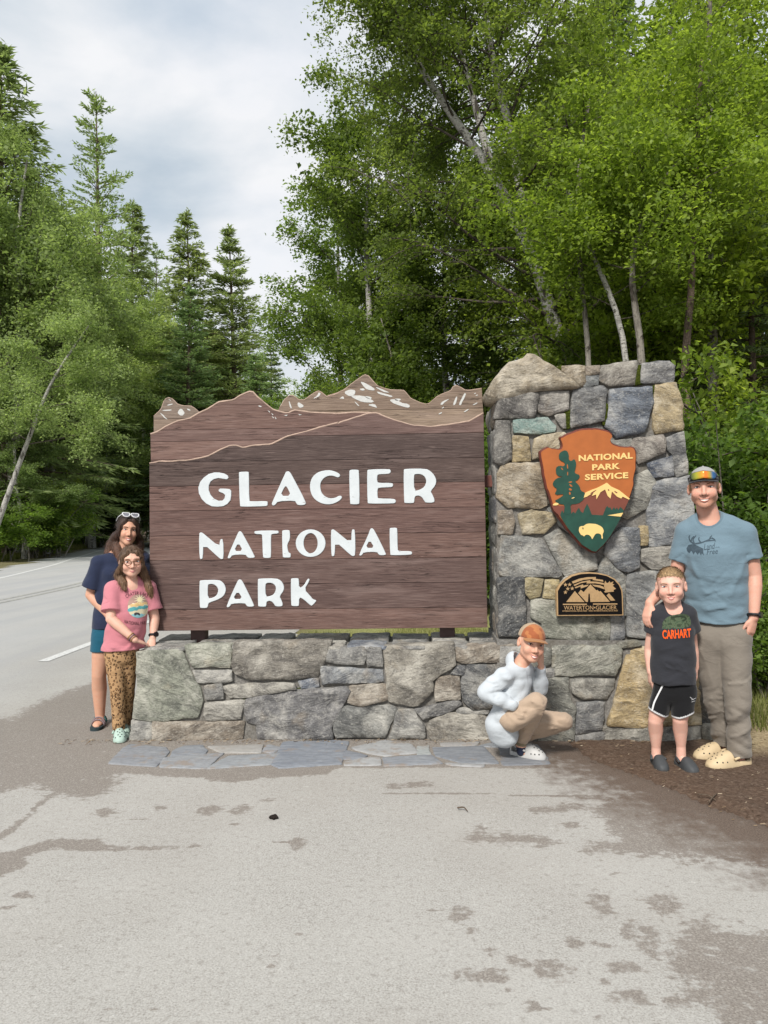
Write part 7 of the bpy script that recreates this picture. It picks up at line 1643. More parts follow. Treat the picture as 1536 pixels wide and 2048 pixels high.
# ------------------------------------------------------------------ small boy beside the man
def hair_ridge(p, amp, fx, seed, stretch=(1, 1, 0.12)): return amp * vnoise(p * np.array(stretch) * fx, seed) + amp * .5 * vnoise(p * np.array(stretch) * fx * 2.1, seed + 1)
def build_small_boy():
    j = Stand((1.52, -0.56)); n, rt, up = j.n, j.right, j.up
    root = empty('person', np.array((1.52, -0.53, 0)), 'small boy in dark grey T-shirt and black shorts leaning against the man', 'person', 'family at the sign')
    hd = Head(j(1342, 1173, -0.02), n - rt * .05, up - rt * .04, 0.228, 1.14, 0.88, 1.08, 0.80)
    nb = j(1345, 1207, 0.01); shL, shR = j(1311, 1230, 0.0), j(1377, 1228, 0.02)
    elL, wrL = j(1298, 1298, 0.04), j(1300, 1344, 0.0); elR, wrR = j(1386, 1292, 0.10), j(1392, 1335, 0.12)
    che, bel, pel = j(1345, 1262), j(1347, 1320), j(1347, 1372)
    hipL, hipR = j(1328, 1378), j(1367, 1378); knL, knR = j(1311, 1442, -0.02), j(1360, 1440, -0.02); anL, anR = j(1312, 1494, 0.02), j(1362, 1492, 0.02)
    hLd, hLn = rt * .05 - up, -rt * .8 + n * .5; hL = hand_chains(wrL, hLd, hLn, n, 0.125, 0.3, 0.05); hR = hand_chains(wrR, -up, rt, n, 0.125, 0.3, 0.05)
    tone = (0.66, 0.40, 0.315)
    def body(p):
        d = hd.sdf(p); d = smin(d, chain(p, [hd.world([[0, -.018, -.06]])[0], nb, nb - up * .05], [0.046, 0.050, 0.06]), 0.02)
        d = smin(d, chain(p, [nb - up * .05, che, bel, pel], [0.09, 0.11, 0.10, 0.11], [0.06, 0.075, 0.075, 0.08], rt), 0.03)
        for s_, e_, w_ in ((shL, elL, wrL), (shR, elR, wrR)): d = smin(d, chain(p, [s_, e_, e_ + (w_ - e_) * .3, w_], [0.040, 0.029, 0.030, 0.019]), 0.015)
        d = smin(d, hand_sdf(p, hL, wrL, hLd, hLn, 0.125), 0.008); d = smin(d, hand_sdf(p, hR, wrR, -up, rt, 0.125), 0.008)
        for h_, k_, a_ in ((hipL, knL, anL), (hipR, knR, anR)): d = smin(d, chain(p, [h_, k_ + (h_ - k_) * .3, k_, k_ + (a_ - k_) * .35 - n * .012, a_, np.array((a_[0], a_[1], .045)), np.array((a_[0], a_[1], .035)) + n * .06 + rt * .02], [0.065, 0.055, 0.044, 0.045, 0.028, 0.030, .022]), 0.02)
        return d
    lo, hi = bounds([hd.C, anR, anL, elL, wrR], pad=0.16); b = part('body', body, lo, hi, 0.0045, SKIN, root, lambda V: skin_col(hd, V, tone, cheek=(0.62, 0.24, 0.18), ck=0.5))
    hd.face(b, (0.27, 0.16, 0.085), (0.50, 0.17, 0.15), (0.06, 0.07, 0.08), 0.6, 0.006, 0.0013, 0.0022, 0.021, 1.12)
    def hair(p):
        q = hd.loc(p); d = sell(q, np.array((0, -0.018, 0.038)), np.array((0.080, 0.102, 0.088)) * np.array((1.04, 1, 1)))
        d = smax(d, hairline(q), 0.008)
        return (d + hair_ridge(q, 0.0022, 160, 3, (1, 1, .25))) * hd.s
    lo, hi = bounds(hd.world([[0, 0, .04]]), pad=0.14); 
    def hcol(V): q = hd.loc(V); t = np.clip((q[:, 1] + .02) / .09, 0, 1)[:, None]; return np.array((0.20, 0.125, 0.065)) * (1 - t) + np.array((0.42, 0.29, 0.155)) * t
    ho_ = part('hair', hair, lo, hi, 0.004, HAIR, root, hcol); strands(ho_, 2600, 0.015, 0.0010, 3, 0.0025, 1.0, lambda p: unit(p - hd.C) * .3 + hd.f * .5 - hd.u * .3)
    hem = j(1347, 1366)[2]; aL, aR = unit(elL - shL), unit(elR - shR); sL, sR = shL + aL * .115, shR + aR * .115; nk = [nb + n * .035 + up * .006, nb + n * .02 + up * .1]
    SC = rand_creases([che, bel, pel], [.09, .098, .10], 10, 18, n, rt, .11, .006, .010, .1, 1.0, .9)
    def shirt(p):
        d = chain(p, [j(1344, 1236), che, bel, j(1348, 1395)], [0.112, 0.128, 0.132, 0.142], [0.066, 0.090, 0.098, 0.104], rt, .9)
        d = smin(d, chain(p, [shL, nb - up * .012, shR], [0.047, 0.052, 0.047]), 0.035)
        for s_, e_, a_ in ((shL, sL, aL), (shR, sR, aR)): d = smin(d, smax(chain(p, [s_, e_ + a_ * .04], [0.052, 0.058]), (p - e_) @ a_, 0.004), 0.015)
        low = np.clip((che[2] - p[:, 2]) / .3, 0, 1); d = d + folds(p, 0.013, 5.5, 71, (1, 1, 1.7)) * (0.3 + .8 * low) + folds(p, 0.008, 12, 75, (.8, .8, 1.4)) * (.3 + .5 * low)
        d = d + creases(p, SC)
        d = smax(d, hem + 0.006 * np.sin(((p - bel) @ rt) * 30) - p[:, 2], 0.004); return smax(d, -chain(p, nk, [0.050, 0.058]), 0.004)
    lo, hi = bounds([nb, pel, sL, sR], pad=0.16); sh = part('t_shirt', shirt, lo, hi, 0.005, CLOTH, root, (0.030, 0.031, 0.037))
    def shorts(p):
        d = chain(p, [j(1347, 1345), j(1347, 1385)], [0.112, 0.122], [0.080, 0.086], rt)
        for h_, k_, sg in ((hipL, knL, -1), (hipR, knR, 1)): d = smin(d, chain(p, [h_, h_ + (k_ - h_) * .5, k_ - up * .10 + rt * sg * .012], [0.066, 0.066, 0.066], [0.070, 0.072, 0.072], rt), 0.014)
        d = d + folds(p, 0.012, 7, 81, (1.6, 1.6, .8)) * .8; s_ = (p - pel) @ rt
        cut = j(1347, 1432)[2] + np.where(s_ < 0, np.clip(-s_ - .05, 0, 1) * .45, np.clip(s_ - .03, 0, 1) * .35); return smax(d, cut - p[:, 2], 0.003)
    def shcol(V):
        s_ = (V - pel) @ rt; cut = j(1347, 1432)[2] + np.where(s_ < 0, np.clip(-s_ - .05, 0, 1) * .45, np.clip(s_ - .03, 0, 1) * .35); return np.where(((V[:, 2] - cut) < 0.013)[:, None], np.array((0.62, 0.62, 0.62)), np.array((0.010, 0.010, 0.011)))
    lo, hi = bounds([pel, knL, knR], pad=0.16); so = part('shorts', shorts, lo, hi, 0.0045, CLOTH, root, shcol)
    WH = plain('white_piping', (0.62, 0.62, 0.62), 0.9, 0.1, 0, 0.05, 60)
    stroke('piping', [(1328, 1366), (1318, 1385), (1308, 1405), (1304, 1422)], 3.4, 3.4, shorts, WH, so); 
    for a in ([(1383, 1400), (1392, 1396)], [(1383, 1404), (1393, 1401)], [(1380, 1394), (1387, 1400)]): stroke('shorts_logo', a, .9, .9, shorts, WH, so, 5)
    dk = (0.050, 0.053, 0.056); clog_at(root, anL, rt * .30 + n * .95, 0.215, 0.088, 0.080, dk, 'slip_on_shoe', True, False); clog_at(root, anR, rt * .5 + n * .85, 0.215, 0.088, 0.080, dk, 'slip_on_shoe', True, False)
    OR = plain('orange_shirt_print', (0.80, 0.10, 0.015), 0.85, 0.15, 0, 0.08, 60); CG = N('camo_green_print'); cc = CG.coords('Object'); cm = CG.done(CG.ramp(CG.noise(cc, 42, 3), [(0.42, (0.035, 0.05, 0.03)), (0.5, (0.085, 0.11, 0.065)), (0.58, (0.05, 0.075, 0.045))]), 0.9, 0.1)
    ce = crop(1260, 900, 3.103)
    V2, F = poly_px(ce([(200, 1095), (203, 1065), (228, 1038), (275, 1020), (330, 1016), (366, 1026), (378, 1060), (378, 1092), (330, 1108), (200, 1114)]), 3, 1); decal('camo_print', V2, F, shirt, cm, sh)
    stroke('camo_print', ce([(255, 1040), (300, 1032), (345, 1036), (352, 1052), (325, 1060)]), 3.2, 3.2, shirt, plain('camo_dark_print', (0.025, 0.035, 0.022), 0.9, 0.1, 0, .1, 60), sh, 12, 0.0026)
    (px, py), = ce([(290, 1142)]); V2, F = text_px('CARHART', px, py, 178 / 3.103, 56 / 3.103, -0.06, 0, 0.03); V2[:, 1] += np.where(V2[:, 0] < px, 0, 0) - 0.0016 * (V2[:, 0] - px) ** 2 * .6; decal('lettering', V2, F, shirt, OR, sh, 0.0026)
    return root
build_small_boy()
# ------------------------------------------------------------------ girl resting her hands on the end of the wall
def build_girl():
    j = Stand((-2.17, 0.06)); n, rt, up = j.n, j.right, j.up
    root = empty('person', np.array((-2.17, 0.04, 0)), 'girl with glasses, pink T-shirt and leopard leggings with her hands on the wall end', 'person', 'family at the sign')
    hd = Head(j(263, 1124, -0.04), n + rt * .06, up - rt * .02, 0.224, 1.08, 0.90, 0.9, 0.85)
    nb = j(262, 1158, 0.0); shL, shR = j(226, 1178, 0.0), j(296, 1176, 0.02)
    elL, wrL = j(222, 1238, -0.08), j(270, 1280, -0.165); elR, wrR = j(309, 1236, 0.02), j(306, 1275, -0.04)
    che, bel, pel = j(260, 1210), j(252, 1255), j(246, 1300)
    hipL, hipR = j(229, 1305), j(256, 1305); knL, knR = j(235, 1378, -0.02), j(255, 1375, 0.05); anL, anR = j(238, 1456, 0.0), j(251, 1444, 0.10)
    hLd, hLn = rt * .80 - up * .38 - n * .42, up * .9 + n * .3; hRd, hRn = -rt * .15 - up * .75 + n * .5, up * .5 + n * .75
    hL = hand_chains(wrL, hLd, hLn, -n * .2 + up * .4 + rt * 0, 0.135, 0.10, 0.10); hR = hand_chains(wrR, hRd, hRn, -rt, 0.13, 0.12, 0.10)
    tone = (0.64, 0.39, 0.295)
    def body(p):
        d = hd.sdf(p); d = smin(d, chain(p, [hd.world([[0, -.018, -.06]])[0], nb, nb - up * .05], [0.040, 0.044, 0.06]), 0.02)
        d = smin(d, chain(p, [nb - up * .05, che, bel, pel], [0.10, 0.115, 0.11, 0.115], [0.06, 0.08, 0.08, 0.08], rt), 0.03)
        for s_, e_, w_ in ((shL, elL, wrL), (shR, elR, wrR)): d = smin(d, chain(p, [s_, e_, e_ + (w_ - e_) * .3, w_], [0.045, 0.037, 0.036, 0.022]), 0.015)
        d = smin(d, hand_sdf(p, hL, wrL, hLd, hLn, 0.135), 0.008); d = smin(d, hand_sdf(p, hR, wrR, hRd, hRn, 0.13), 0.008)
        for h_, k_, a_ in ((hipL, knL, anL), (hipR, knR, anR)): d = smin(d, chain(p, [h_, k_, a_, a_ - up * .03], [0.065, 0.045, 0.03, 0.03]), 0.02)
        return d
    lo, hi = bounds([hd.C, anR, anL, elL, wrR, wrL], pad=0.17); b = part('body', body, lo, hi, 0.0046, SKIN, root, lambda V: skin_col(hd, V, tone, cheek=(0.60, 0.24, 0.18), ck=0.4))
    hd.face(b, (0.14, 0.08, 0.05), (0.48, 0.17, 0.16), (0.05, 0.045, 0.04), 0.4, 0.004, 0.0014, 0.0022, 0.020, 1.14)
    L = lambda x, y, d=0: j(x, y, d)
    def hair(p):
        q = hd.loc(p); d = sell(q, np.array((0, -0.020, 0.036)), np.array((0.086, 0.106, 0.092)))
        d = smax(d, -sell(q, np.array((0, 0.135, -0.022)), np.array((0.062, 0.098, 0.112))), 0.010); d = smax(d, -(q[:, 2] + 0.06), 0.02); d = d * hd.s
        d = smin(d, chain(p, [*hd.world([[.035, .066, .082], [.066, .050, .040], [.075, .035, -.02]]), L(237, 1150, -.01), L(246, 1166, -.05), L(250, 1180, -.08)], [0.010, 0.014, 0.018, 0.032, 0.030, 0.014]), 0.02)
        d = smin(d, chain(p, [*hd.world([[-.035, .066, .082], [-.066, .050, .040], [-.075, .035, -.02]]), L(291, 1158, .0), L(298, 1178, -.03), L(304, 1196, -.03)], [0.010, 0.014, 0.018, 0.034, 0.032, 0.014]), 0.02)
        d = smin(d, chain(p, [L(263, 1120, .06), L(263, 1175, .09)], [0.07, 0.06]), 0.03)
        w = p.copy(); w[:, 0] += 0.012 * np.sin(p[:, 2] * 60); return d + hair_ridge(w, 0.005, 80, 5, (1, 1, .10))
    lo, hi = bounds([hd.C, L(300, 1200), L(240, 1180)], pad=0.15)
    def hcol(V): t = np.clip((hd.C[2] + .05 - V[:, 2]) / .25, 0, 1)[:, None]; return np.array((0.105, 0.062, 0.036)) * (1 - t) + np.array((0.17, 0.10, 0.055)) * t
    strands(part('hair', hair, lo, hi, 0.0042, HAIR, root, hcol), 2600, 0.060, 0.0010, 4, 0.0028, hd=hd, flow=lambda p: np.array((0, 0, -1.0)) + unit((p - hd.C) * np.array((1, 1, 0))) * .9 * np.clip((p[:, 2:3] - hd.C[2]) / .06, 0, 1))
    # glasses
    FR = plain('tortoise_frame', (0.16, 0.065, 0.025), 0.35, 0.5, 0, 0.4, 120); gl = None
    for sx in (-1, 1):
        pts = [hd.world([[sx * .034 + .024 * math.cos(a), 0.104 - .012 * (math.cos(a) * sx > .3), 0.000 + .0205 * math.sin(a)]])[0] for a in np.linspace(0, 2 * math.pi, 25)]
        V, F = tube_vf(pts, 0.0030, 6, False); o = mk('glasses' if gl is None else 'rim', V, F, FR, root if gl is None else gl, True); gl = gl or o
        V, F = tube_vf(hd.world(np.array([(sx * .058, .096, .006), (sx * .074, .06, .006), (sx * .080, -.01, .0)])), 0.0024, 5); mk('temple', V, F, FR, gl, True)
    V, F = tube_vf(hd.world(np.array([(-.011, .106, .006), (0, .109, .009), (.011, .106, .006)])), 0.0026, 5); mk('bridge', V, F, FR, gl, True)
    hem0 = j(245, 1298)[2]; aL, aR = unit(elL - shL), unit(elR - shR); sL, sR = shL + aL * .165, shR + aR * .165; nk = [nb + n * .038 - up * .004, nb + n * .02 + up * .1]
    SC = rand_creases([che, bel, pel], [.098, .105, .11], 11, 28, n, rt, .12, .007, .010, .1, 1.0, .9) + rand_creases([shL, sL], [.06, .07], 3, 29, n, rt, .06, .005, .009)
    def shirt(p):
        d = chain(p, [j(261, 1182), che, bel, j(244, 1320)], [0.120, 0.138, 0.140, 0.148], [0.07, 0.098, 0.105, 0.112], rt, .9)
        d = smin(d, chain(p, [shL, nb - up * .015, shR], [0.052, 0.056, 0.052]), 0.035)
        for s_, e_, a_ in ((shL, sL, aL), (shR, sR, aR)): d = smin(d, smax(chain(p, [s_, e_ + a_ * .05], [0.062, 0.074]), (p - e_) @ a_, 0.004), 0.018)
        low = np.clip((che[2] + .05 - p[:, 2]) / .25, 0, 1); d = d + folds(p, 0.015, 5.0, 91, (1.2, 1.2, 1.5)) * (0.25 + .8 * low) + folds(p, 0.009, 11, 95, (.9, .9, 1.4)) * (.3 + .5 * low)
        d = d + creases(p, SC)
        d = smax(d, hem0 + 0.03 * ((p - bel) @ rt) - p[:, 2], 0.004); return smax(d, -chain(p, nk, [0.048, 0.056]), 0.004)
    lo, hi = bounds([nb, pel, sL, sR], pad=0.17); sh = part('t_shirt', shirt, lo, hi, 0.005, CLOTH, root, (0.50, 0.185, 0.215))
    def legg(p):
        d = chain(p, [j(245, 1288), j(243, 1310)], [0.11, 0.115], [0.09, 0.09], rt)
        for h_, k_, a_ in ((hipL, knL, anL), (hipR, knR, anR)): d = smin(d, chain(p, [h_, h_ + (k_ - h_) * .5, k_, k_ + (a_ - k_) * .4, a_ - up * .005], [0.074, 0.066, 0.054, 0.051, 0.043]), 0.012)
        ank = np.exp(-((p[:, 2] - .13) / .12) ** 2); d = d + folds(p, 0.006, 9, 101, (1, 1, 1.8)) * (.3 + ank); return smax(d, 0.06 - p[:, 2], .004)
    lo, hi = bounds([pel, anL, anR], pad=0.15); part('leggings', legg, lo, hi, 0.005, LEOP, root, (1, 1, 1))
    mint = (0.36, 0.47, 0.41); clog_at(root, anL, n + rt * .05, 0.225, 0.092, 0.088, mint, 'clog', True, True); clog_at(root, anR, n - rt * .1, 0.225, 0.092, 0.088, mint, 'clog', True, True)
    watch(root, wrR + (elR - wrR) * .12, wrR - elR, n * .8 + rt * .6, 0.026)
    for k, cc in enumerate(((0.30, 0.15, 0.06), (0.14, 0.09, 0.12), (0.32, 0.2, 0.08))):
        c = wrL + (elL - wrL) * (.06 + .06 * k); ax = unit(elL - wrL); s1 = unit(np.cross(ax, up)); s2 = np.cross(ax, s1); V, F = tube_vf([c + (math.cos(a) * s1 + math.sin(a) * s2) * (.0275 + .001 * k) for a in np.linspace(0, 2 * math.pi, 18)], 0.0032, 5, False); mk('bracelet', V, F, plain('bracelet_cord', cc, 0.8, 0.2, 0, .3, 200), root, True)
    # shirt print
    c1 = crop(140, 980, 3.793); PL = lambda nm, c: plain(nm, c, 0.9, 0.1, 0, 0.06, 60)
    dkp = PL('dark_brown_print', (0.085, 0.035, 0.04)); 
    def pp_(poly, mat, off=.0018, sm=1): V2, F = poly_px(c1(poly), 2.5, sm); decal('print', V2, F, shirt, mat, sh, off)
    pp_(ell(515, 880, 78, 88, 24), PL('print_taupe', (0.36, 0.23, 0.19)), .0014, 0); pp_([(440, 860), (590, 850), (592, 930), (560, 965), (490, 970), (440, 930)], PL('print_cream', (0.62, 0.55, 0.38)), .0020)
    pp_([(436, 900), (500, 880), (590, 870), (590, 900), (480, 920), (438, 925)], PL('print_teal', (0.10, 0.34, 0.36)), .0024); pp_([(445, 870), (520, 850), (590, 850), (580, 872), (470, 892)], PL('print_gold', (0.60, 0.42, 0.20)), .0026); pp_([(450, 940), (575, 935), (550, 965), (500, 972)], PL('print_teal2', (0.22, 0.42, 0.46)), .0024)
    for k in range(11):
        a = 2 * math.pi * k / 11; pp_([(530 + 20 * math.cos(a - .2), 832 + 20 * math.sin(a - .2)), (530 + 50 * math.cos(a), 832 + 46 * math.sin(a)), (530 + 20 * math.cos(a + .2), 832 + 20 * math.sin(a + .2))], PL('print_ray', (0.66, 0.60, 0.40)) if k == 0 else bpy.data.materials['print_ray'], .0026, 0)
    pp_(ell(530, 832, 20, 20, 14), PL('print_sun', (0.68, 0.60, 0.36)), .0028, 0); pp_([(485, 935), (500, 928), (520, 930), (532, 938), (530, 952), (522, 952), (518, 945), (500, 946), (496, 953), (488, 952)], PL('print_bear', (0.05, 0.05, 0.055)), .0032)
    for s_, x, y, w, h, a_, r in (('CRATER LAKE', 507, 782, 180, 26, 20, -0.02), ('NATIONAL PARK', 500, 1012, 178, 26, -9, 0.04)):
        (px, py), = c1([(x, y)]); V2, F = text_px(s_, px, py, w / 3.793, h / 3.793, r, a_ / 3.793 * 1.4, 0.0, 1.05); decal('lettering', V2, F, shirt, dkp, sh, .0022)
    return root
build_girl()
# ------------------------------------------------------------------ woman behind the girl
def build_woman():
    j = Stand((-2.36, 0.42)); n, rt, up = j.n, j.right, j.up
    root = empty('person', np.array((-2.40, 0.36, 0)), 'smiling woman in navy T-shirt and teal shorts standing behind the girl', 'person', 'family at the sign')
    hd = Head(j(256, 1061, -0.02), n + rt * .12, up + rt * .10, 0.232, 0.95, 0.98, 0.9, 0.9)
    nb = j(244, 1102, 0.01); shL, shR = j(197, 1128, 0.0), j(285, 1120, 0.03)
    elL, wrL = j(181, 1190, 0.02), j(217, 1232, -0.10); elR, wrR = j(292, 1185, 0.10), j(270, 1240, 0.10)
    che, wai, pel = j(238, 1150), j(226, 1205), j(224, 1262)
    hipL, hipR = j(209, 1272), j(238, 1272); knL, knR = j(198, 1350, 0.0), j(240, 1352, 0.05); anL, anR = j(200, 1436, 0.04), j(238, 1436, 0.08)
    hd_, hn_ = rt * .3 - up * .7 + n * .1, -rt * .5 + n * .8; hL = hand_chains(wrL, hd_, hn_, rt, 0.16, 0.2, 0.06); hR = hand_chains(wrR, -up, n, rt, 0.16, 0.2, 0.06)
    tone = (0.56, 0.32, 0.22)
    def body(p):
        d = hd.sdf(p); d = smin(d, chain(p, [hd.world([[0, -.018, -.06]])[0], nb, nb - up * .05], [0.046, 0.050, 0.07]), 0.02)
        d = smin(d, chain(p, [nb - up * .05, che, wai, pel], [0.125, 0.135, 0.115, 0.14], [0.07, 0.09, 0.085, 0.10], rt), 0.03)
        for s_, e_, w_ in ((shL, elL, wrL), (shR, elR, wrR)): d = smin(d, chain(p, [s_, e_, e_ + (w_ - e_) * .3, w_], [0.048, 0.038, 0.038, 0.024]), 0.015)
        d = smin(d, hand_sdf(p, hL, wrL, hd_, hn_, 0.16), 0.01); d = smin(d, hand_sdf(p, hR, wrR, -up, n, 0.16), 0.01)
        for h_, k_, a_, sg in ((hipL, knL, anL, -1), (hipR, knR, anR, 1)):
            d = smin(d, chain(p, [h_, h_ + (k_ - h_) * .5, k_, k_ + (a_ - k_) * .32 - n * .018, a_, a_ - up * .035], [0.088, 0.074, 0.054, 0.056, 0.034, 0.036]), 0.02)
            h0 = a_ - up * .055; t0 = h0 + n * .12 + rt * sg * .02; t0[2] = 0.028; h1 = h0.copy(); h1[2] = .034
            d = smin(d, chain(p, [h1 - n * .03, h1 + n * .04, t0, t0 + n * .03 - up * .004], [0.030, 0.038, 0.034, 0.022], [0.03, 0.03, 0.019, 0.015], rt), 0.015)
        return d
    lo, hi = bounds([hd.C, anR, anL, elL, wrR, wrL], pad=0.2); lo[2] = -.01; b = part('body', body, lo, hi, 0.0048, SKIN, root, lambda V: skin_col(hd, V, tone, cheek=(0.52, 0.20, 0.14), ck=0.35))
    hd.face(b, (0.055, 0.03, 0.02), (0.45, 0.14, 0.13), (0.03, 0.02, 0.015), 1.1, 0.0095, 0.0019, 0.0026, 0.024)
    L = lambda x, y, d=0: j(x, y, d)
    def hair(p):
        q = hd.loc(p); d = sell(q, np.array((0, -0.020, 0.038)), np.array((0.084, 0.108, 0.092)))
        d = smax(d, -sell(q, np.array((0, 0.135, -0.022)), np.array((0.062, 0.098, 0.118))), 0.010); d = smax(d, -(q[:, 2] + 0.06), 0.02); d = d * hd.s
        d = smin(d, chain(p, [*hd.world([[.030, .070, .088], [.064, .050, .045], [.074, .035, -.02]]), L(230, 1078, .03), L(224, 1092, .03), L(214, 1106, .0)], [0.009, 0.013, 0.018, 0.038, 0.045, 0.020]), 0.02); d = smin(d, chain(p, [L(232, 1070, .05), L(236, 1105, -.03), L(242, 1128, -.08)], [0.03, 0.04, 0.02]), 0.02)
        d = smin(d, chain(p, [*hd.world([[-.030, .070, .088], [-.064, .050, .045], [-.074, .035, -.02]]), L(281, 1078, .02), L(280, 1100, .0), L(278, 1125, -.05)], [0.009, 0.013, 0.018, 0.028, 0.030, 0.02]), 0.02); d = smin(d, chain(p, [L(255, 1060, .07), L(250, 1110, .09)], [0.075, 0.08]), 0.03)
        return d + hair_ridge(p, 0.0035, 95, 15, (1, 1, .07))
    lo, hi = bounds([hd.C, L(215, 1110), L(280, 1130)], pad=0.16)
    def hcol(V): t = np.clip((hd.C[2] + .0 - V[:, 2]) / .25, 0, 1)[:, None]; return np.array((0.045, 0.024, 0.016)) * (1 - t) + np.array((0.135, 0.062, 0.036)) * t
    strands(part('hair', hair, lo, hi, 0.0045, HAIR, root, hcol), 2600, 0.070, 0.0010, 5, 0.0028, hd=hd, flow=lambda p: np.array((0, 0, -1.0)) + unit((p - hd.C) * np.array((1, 1, 0))) * .9 * np.clip((p[:, 2:3] - hd.C[2]) / .06, 0, 1))
    # white sunglasses pushed up on the hair
    WF = plain('white_frame', (0.62, 0.62, 0.64), 0.3, 0.5, 0, 0.05, 60); LN = plain('grey_lens', (0.20, 0.20, 0.23), 0.1, 0.6, 0.2, 0.1, 40); sg = None
    for sx in (-1, 1):
        ol = [(-.027, .017), (.027, .019), (.028, -.004), (.012, -.019), (-.014, -.018), (-.027, -.004)]; pts = [hd.world([[sx * (.034 + x * -sx), 0.072 + z * -.45, 0.122 + z * .8]])[0] for x, z in ol]; pts.append(pts[0])
        q = path(pts, 24); V, F = tube_vf(q, 0.0048, 6, False); o = mk('sunglasses' if sg is None else 'rim', V, F, WF, root if sg is None else sg, True); sg = sg or o
        c = np.mean(q, axis=0); mk('lens', np.vstack([q, c]), [(i, (i + 1) % 24, 24) for i in range(24)], LN, sg, False)
        V, F = tube_vf(hd.world(np.array([(sx * .062, .068, .128), (sx * .084, .0, .10), (sx * .088, -.06, .07)])), 0.0034, 5); mk('temple', V, F, WF, sg, True)
    V, F = tube_vf(hd.world(np.array([(-.010, .072, .126), (.010, .072, .126)])), 0.004, 5); mk('bridge', V, F, WF, sg, True)
    aL, aR = unit(elL - shL), unit(elR - shR); sL, sR = shL + aL * .185, shR + aR * .18; nk = [nb + n * .04, nb + n * .02 + up * .1]; hem = j(215, 1256)[2]
    def shirt(p):
        d = chain(p, [j(240, 1126), che, wai, j(222, 1275)], [0.135, 0.152, 0.135, 0.158], [0.078, 0.112, 0.105, 0.118], rt, .9)
        d = smin(d, chain(p, [shL, nb - up * .02, shR], [0.056, 0.058, 0.056]), 0.035)
        for s_, e_, a_ in ((shL, sL, aL), (shR, sR, aR)): d = smin(d, smax(chain(p, [s_, e_ + a_ * .05], [0.064, 0.082]), (p - e_) @ a_, 0.004), 0.018)
        d = d + folds(p, 0.015, 5.0, 111, (1.2, 1.2, 1.4)) * .8 + folds(p, 0.009, 11, 115) * .6
        d = smax(d, hem - p[:, 2], 0.004); return smax(d, -chain(p, nk, [0.056, 0.064]), 0.004)
    lo, hi = bounds([nb, pel, sL, sR], pad=0.18); part('t_shirt', shirt, lo, hi, 0.0052, CLOTH, root, (0.021, 0.028, 0.058))
    def shorts(p):
        d = chain(p, [j(223, 1245), j(223, 1275)], [0.14, 0.15], [0.10, 0.11], rt)
        for h_, k_ in ((hipL, knL), (hipR, knR)): d = smin(d, chain(p, [h_, h_ + (k_ - h_) * .6], [0.095, 0.088]), 0.012)
        return smax(d + folds(p, .005, 8, 121) * .6, j(205, 1302)[2] - p[:, 2], 0.004)
    lo, hi = bounds([pel, hipL, hipR], pad=0.22); part('shorts', shorts, lo, hi, 0.005, CLOTH, root, (0.012, 0.085, 0.135))
    # strappy sandals
    SOL = plain('sandal_sole', (0.03, 0.045, 0.05), 0.8, 0.2, 0, .2, 60); ST = plain('teal_strap', (0.04, 0.12, 0.12), 0.8, 0.2, 0, .2, 120); SM = plain('mauve_strap', (0.20, 0.15, 0.16), 0.8, 0.2, 0, .2, 120)
    for a_, sgn in ((anL, -1), (anR, 1)):
        h0 = np.array((a_[0], a_[1], 0)); ol = [(-.05, .0), (-.04, .035), (.05, .042), (.13, .052), (.175, .045), (.20, .01), (.19, -.03), (.13, -.045), (.05, -.036), (-.04, -.034)]
        q = chaikin(ol, 2); w = [h0 + n * u - rt * sgn * v * -1 + rt * sgn * .02 * max(0, u) / .15 for u, v in q]; k = len(w); V = np.array(w + [x + up * .022 for x in w]); F = [tuple(range(k))[::-1], tuple(range(k, 2 * k))] + [(i, (i + 1) % k, k + (i + 1) % k, k + i) for i in range(k)]; so = mk('sandal', V, F, SOL, root, False)
        for u, hh, m_ in ((0.005, 0.075, ST), (0.06, 0.070, SM), (0.10, 0.060, SM), (-.03, .07, ST)):
            arc = [h0 + n * (u + .02 * math.cos(a)) + rt * sgn * .02 * u / .15 + rt * math.cos(a) * .046 + up * (0.018 + hh * .78 * math.sin(a)) for a in np.linspace(0, math.pi, 11)]; V, F = tube_vf(arc, 0.006, 6); V = np.array(V); mk('strap', V, F, m_, so, True)
    return root
build_woman()
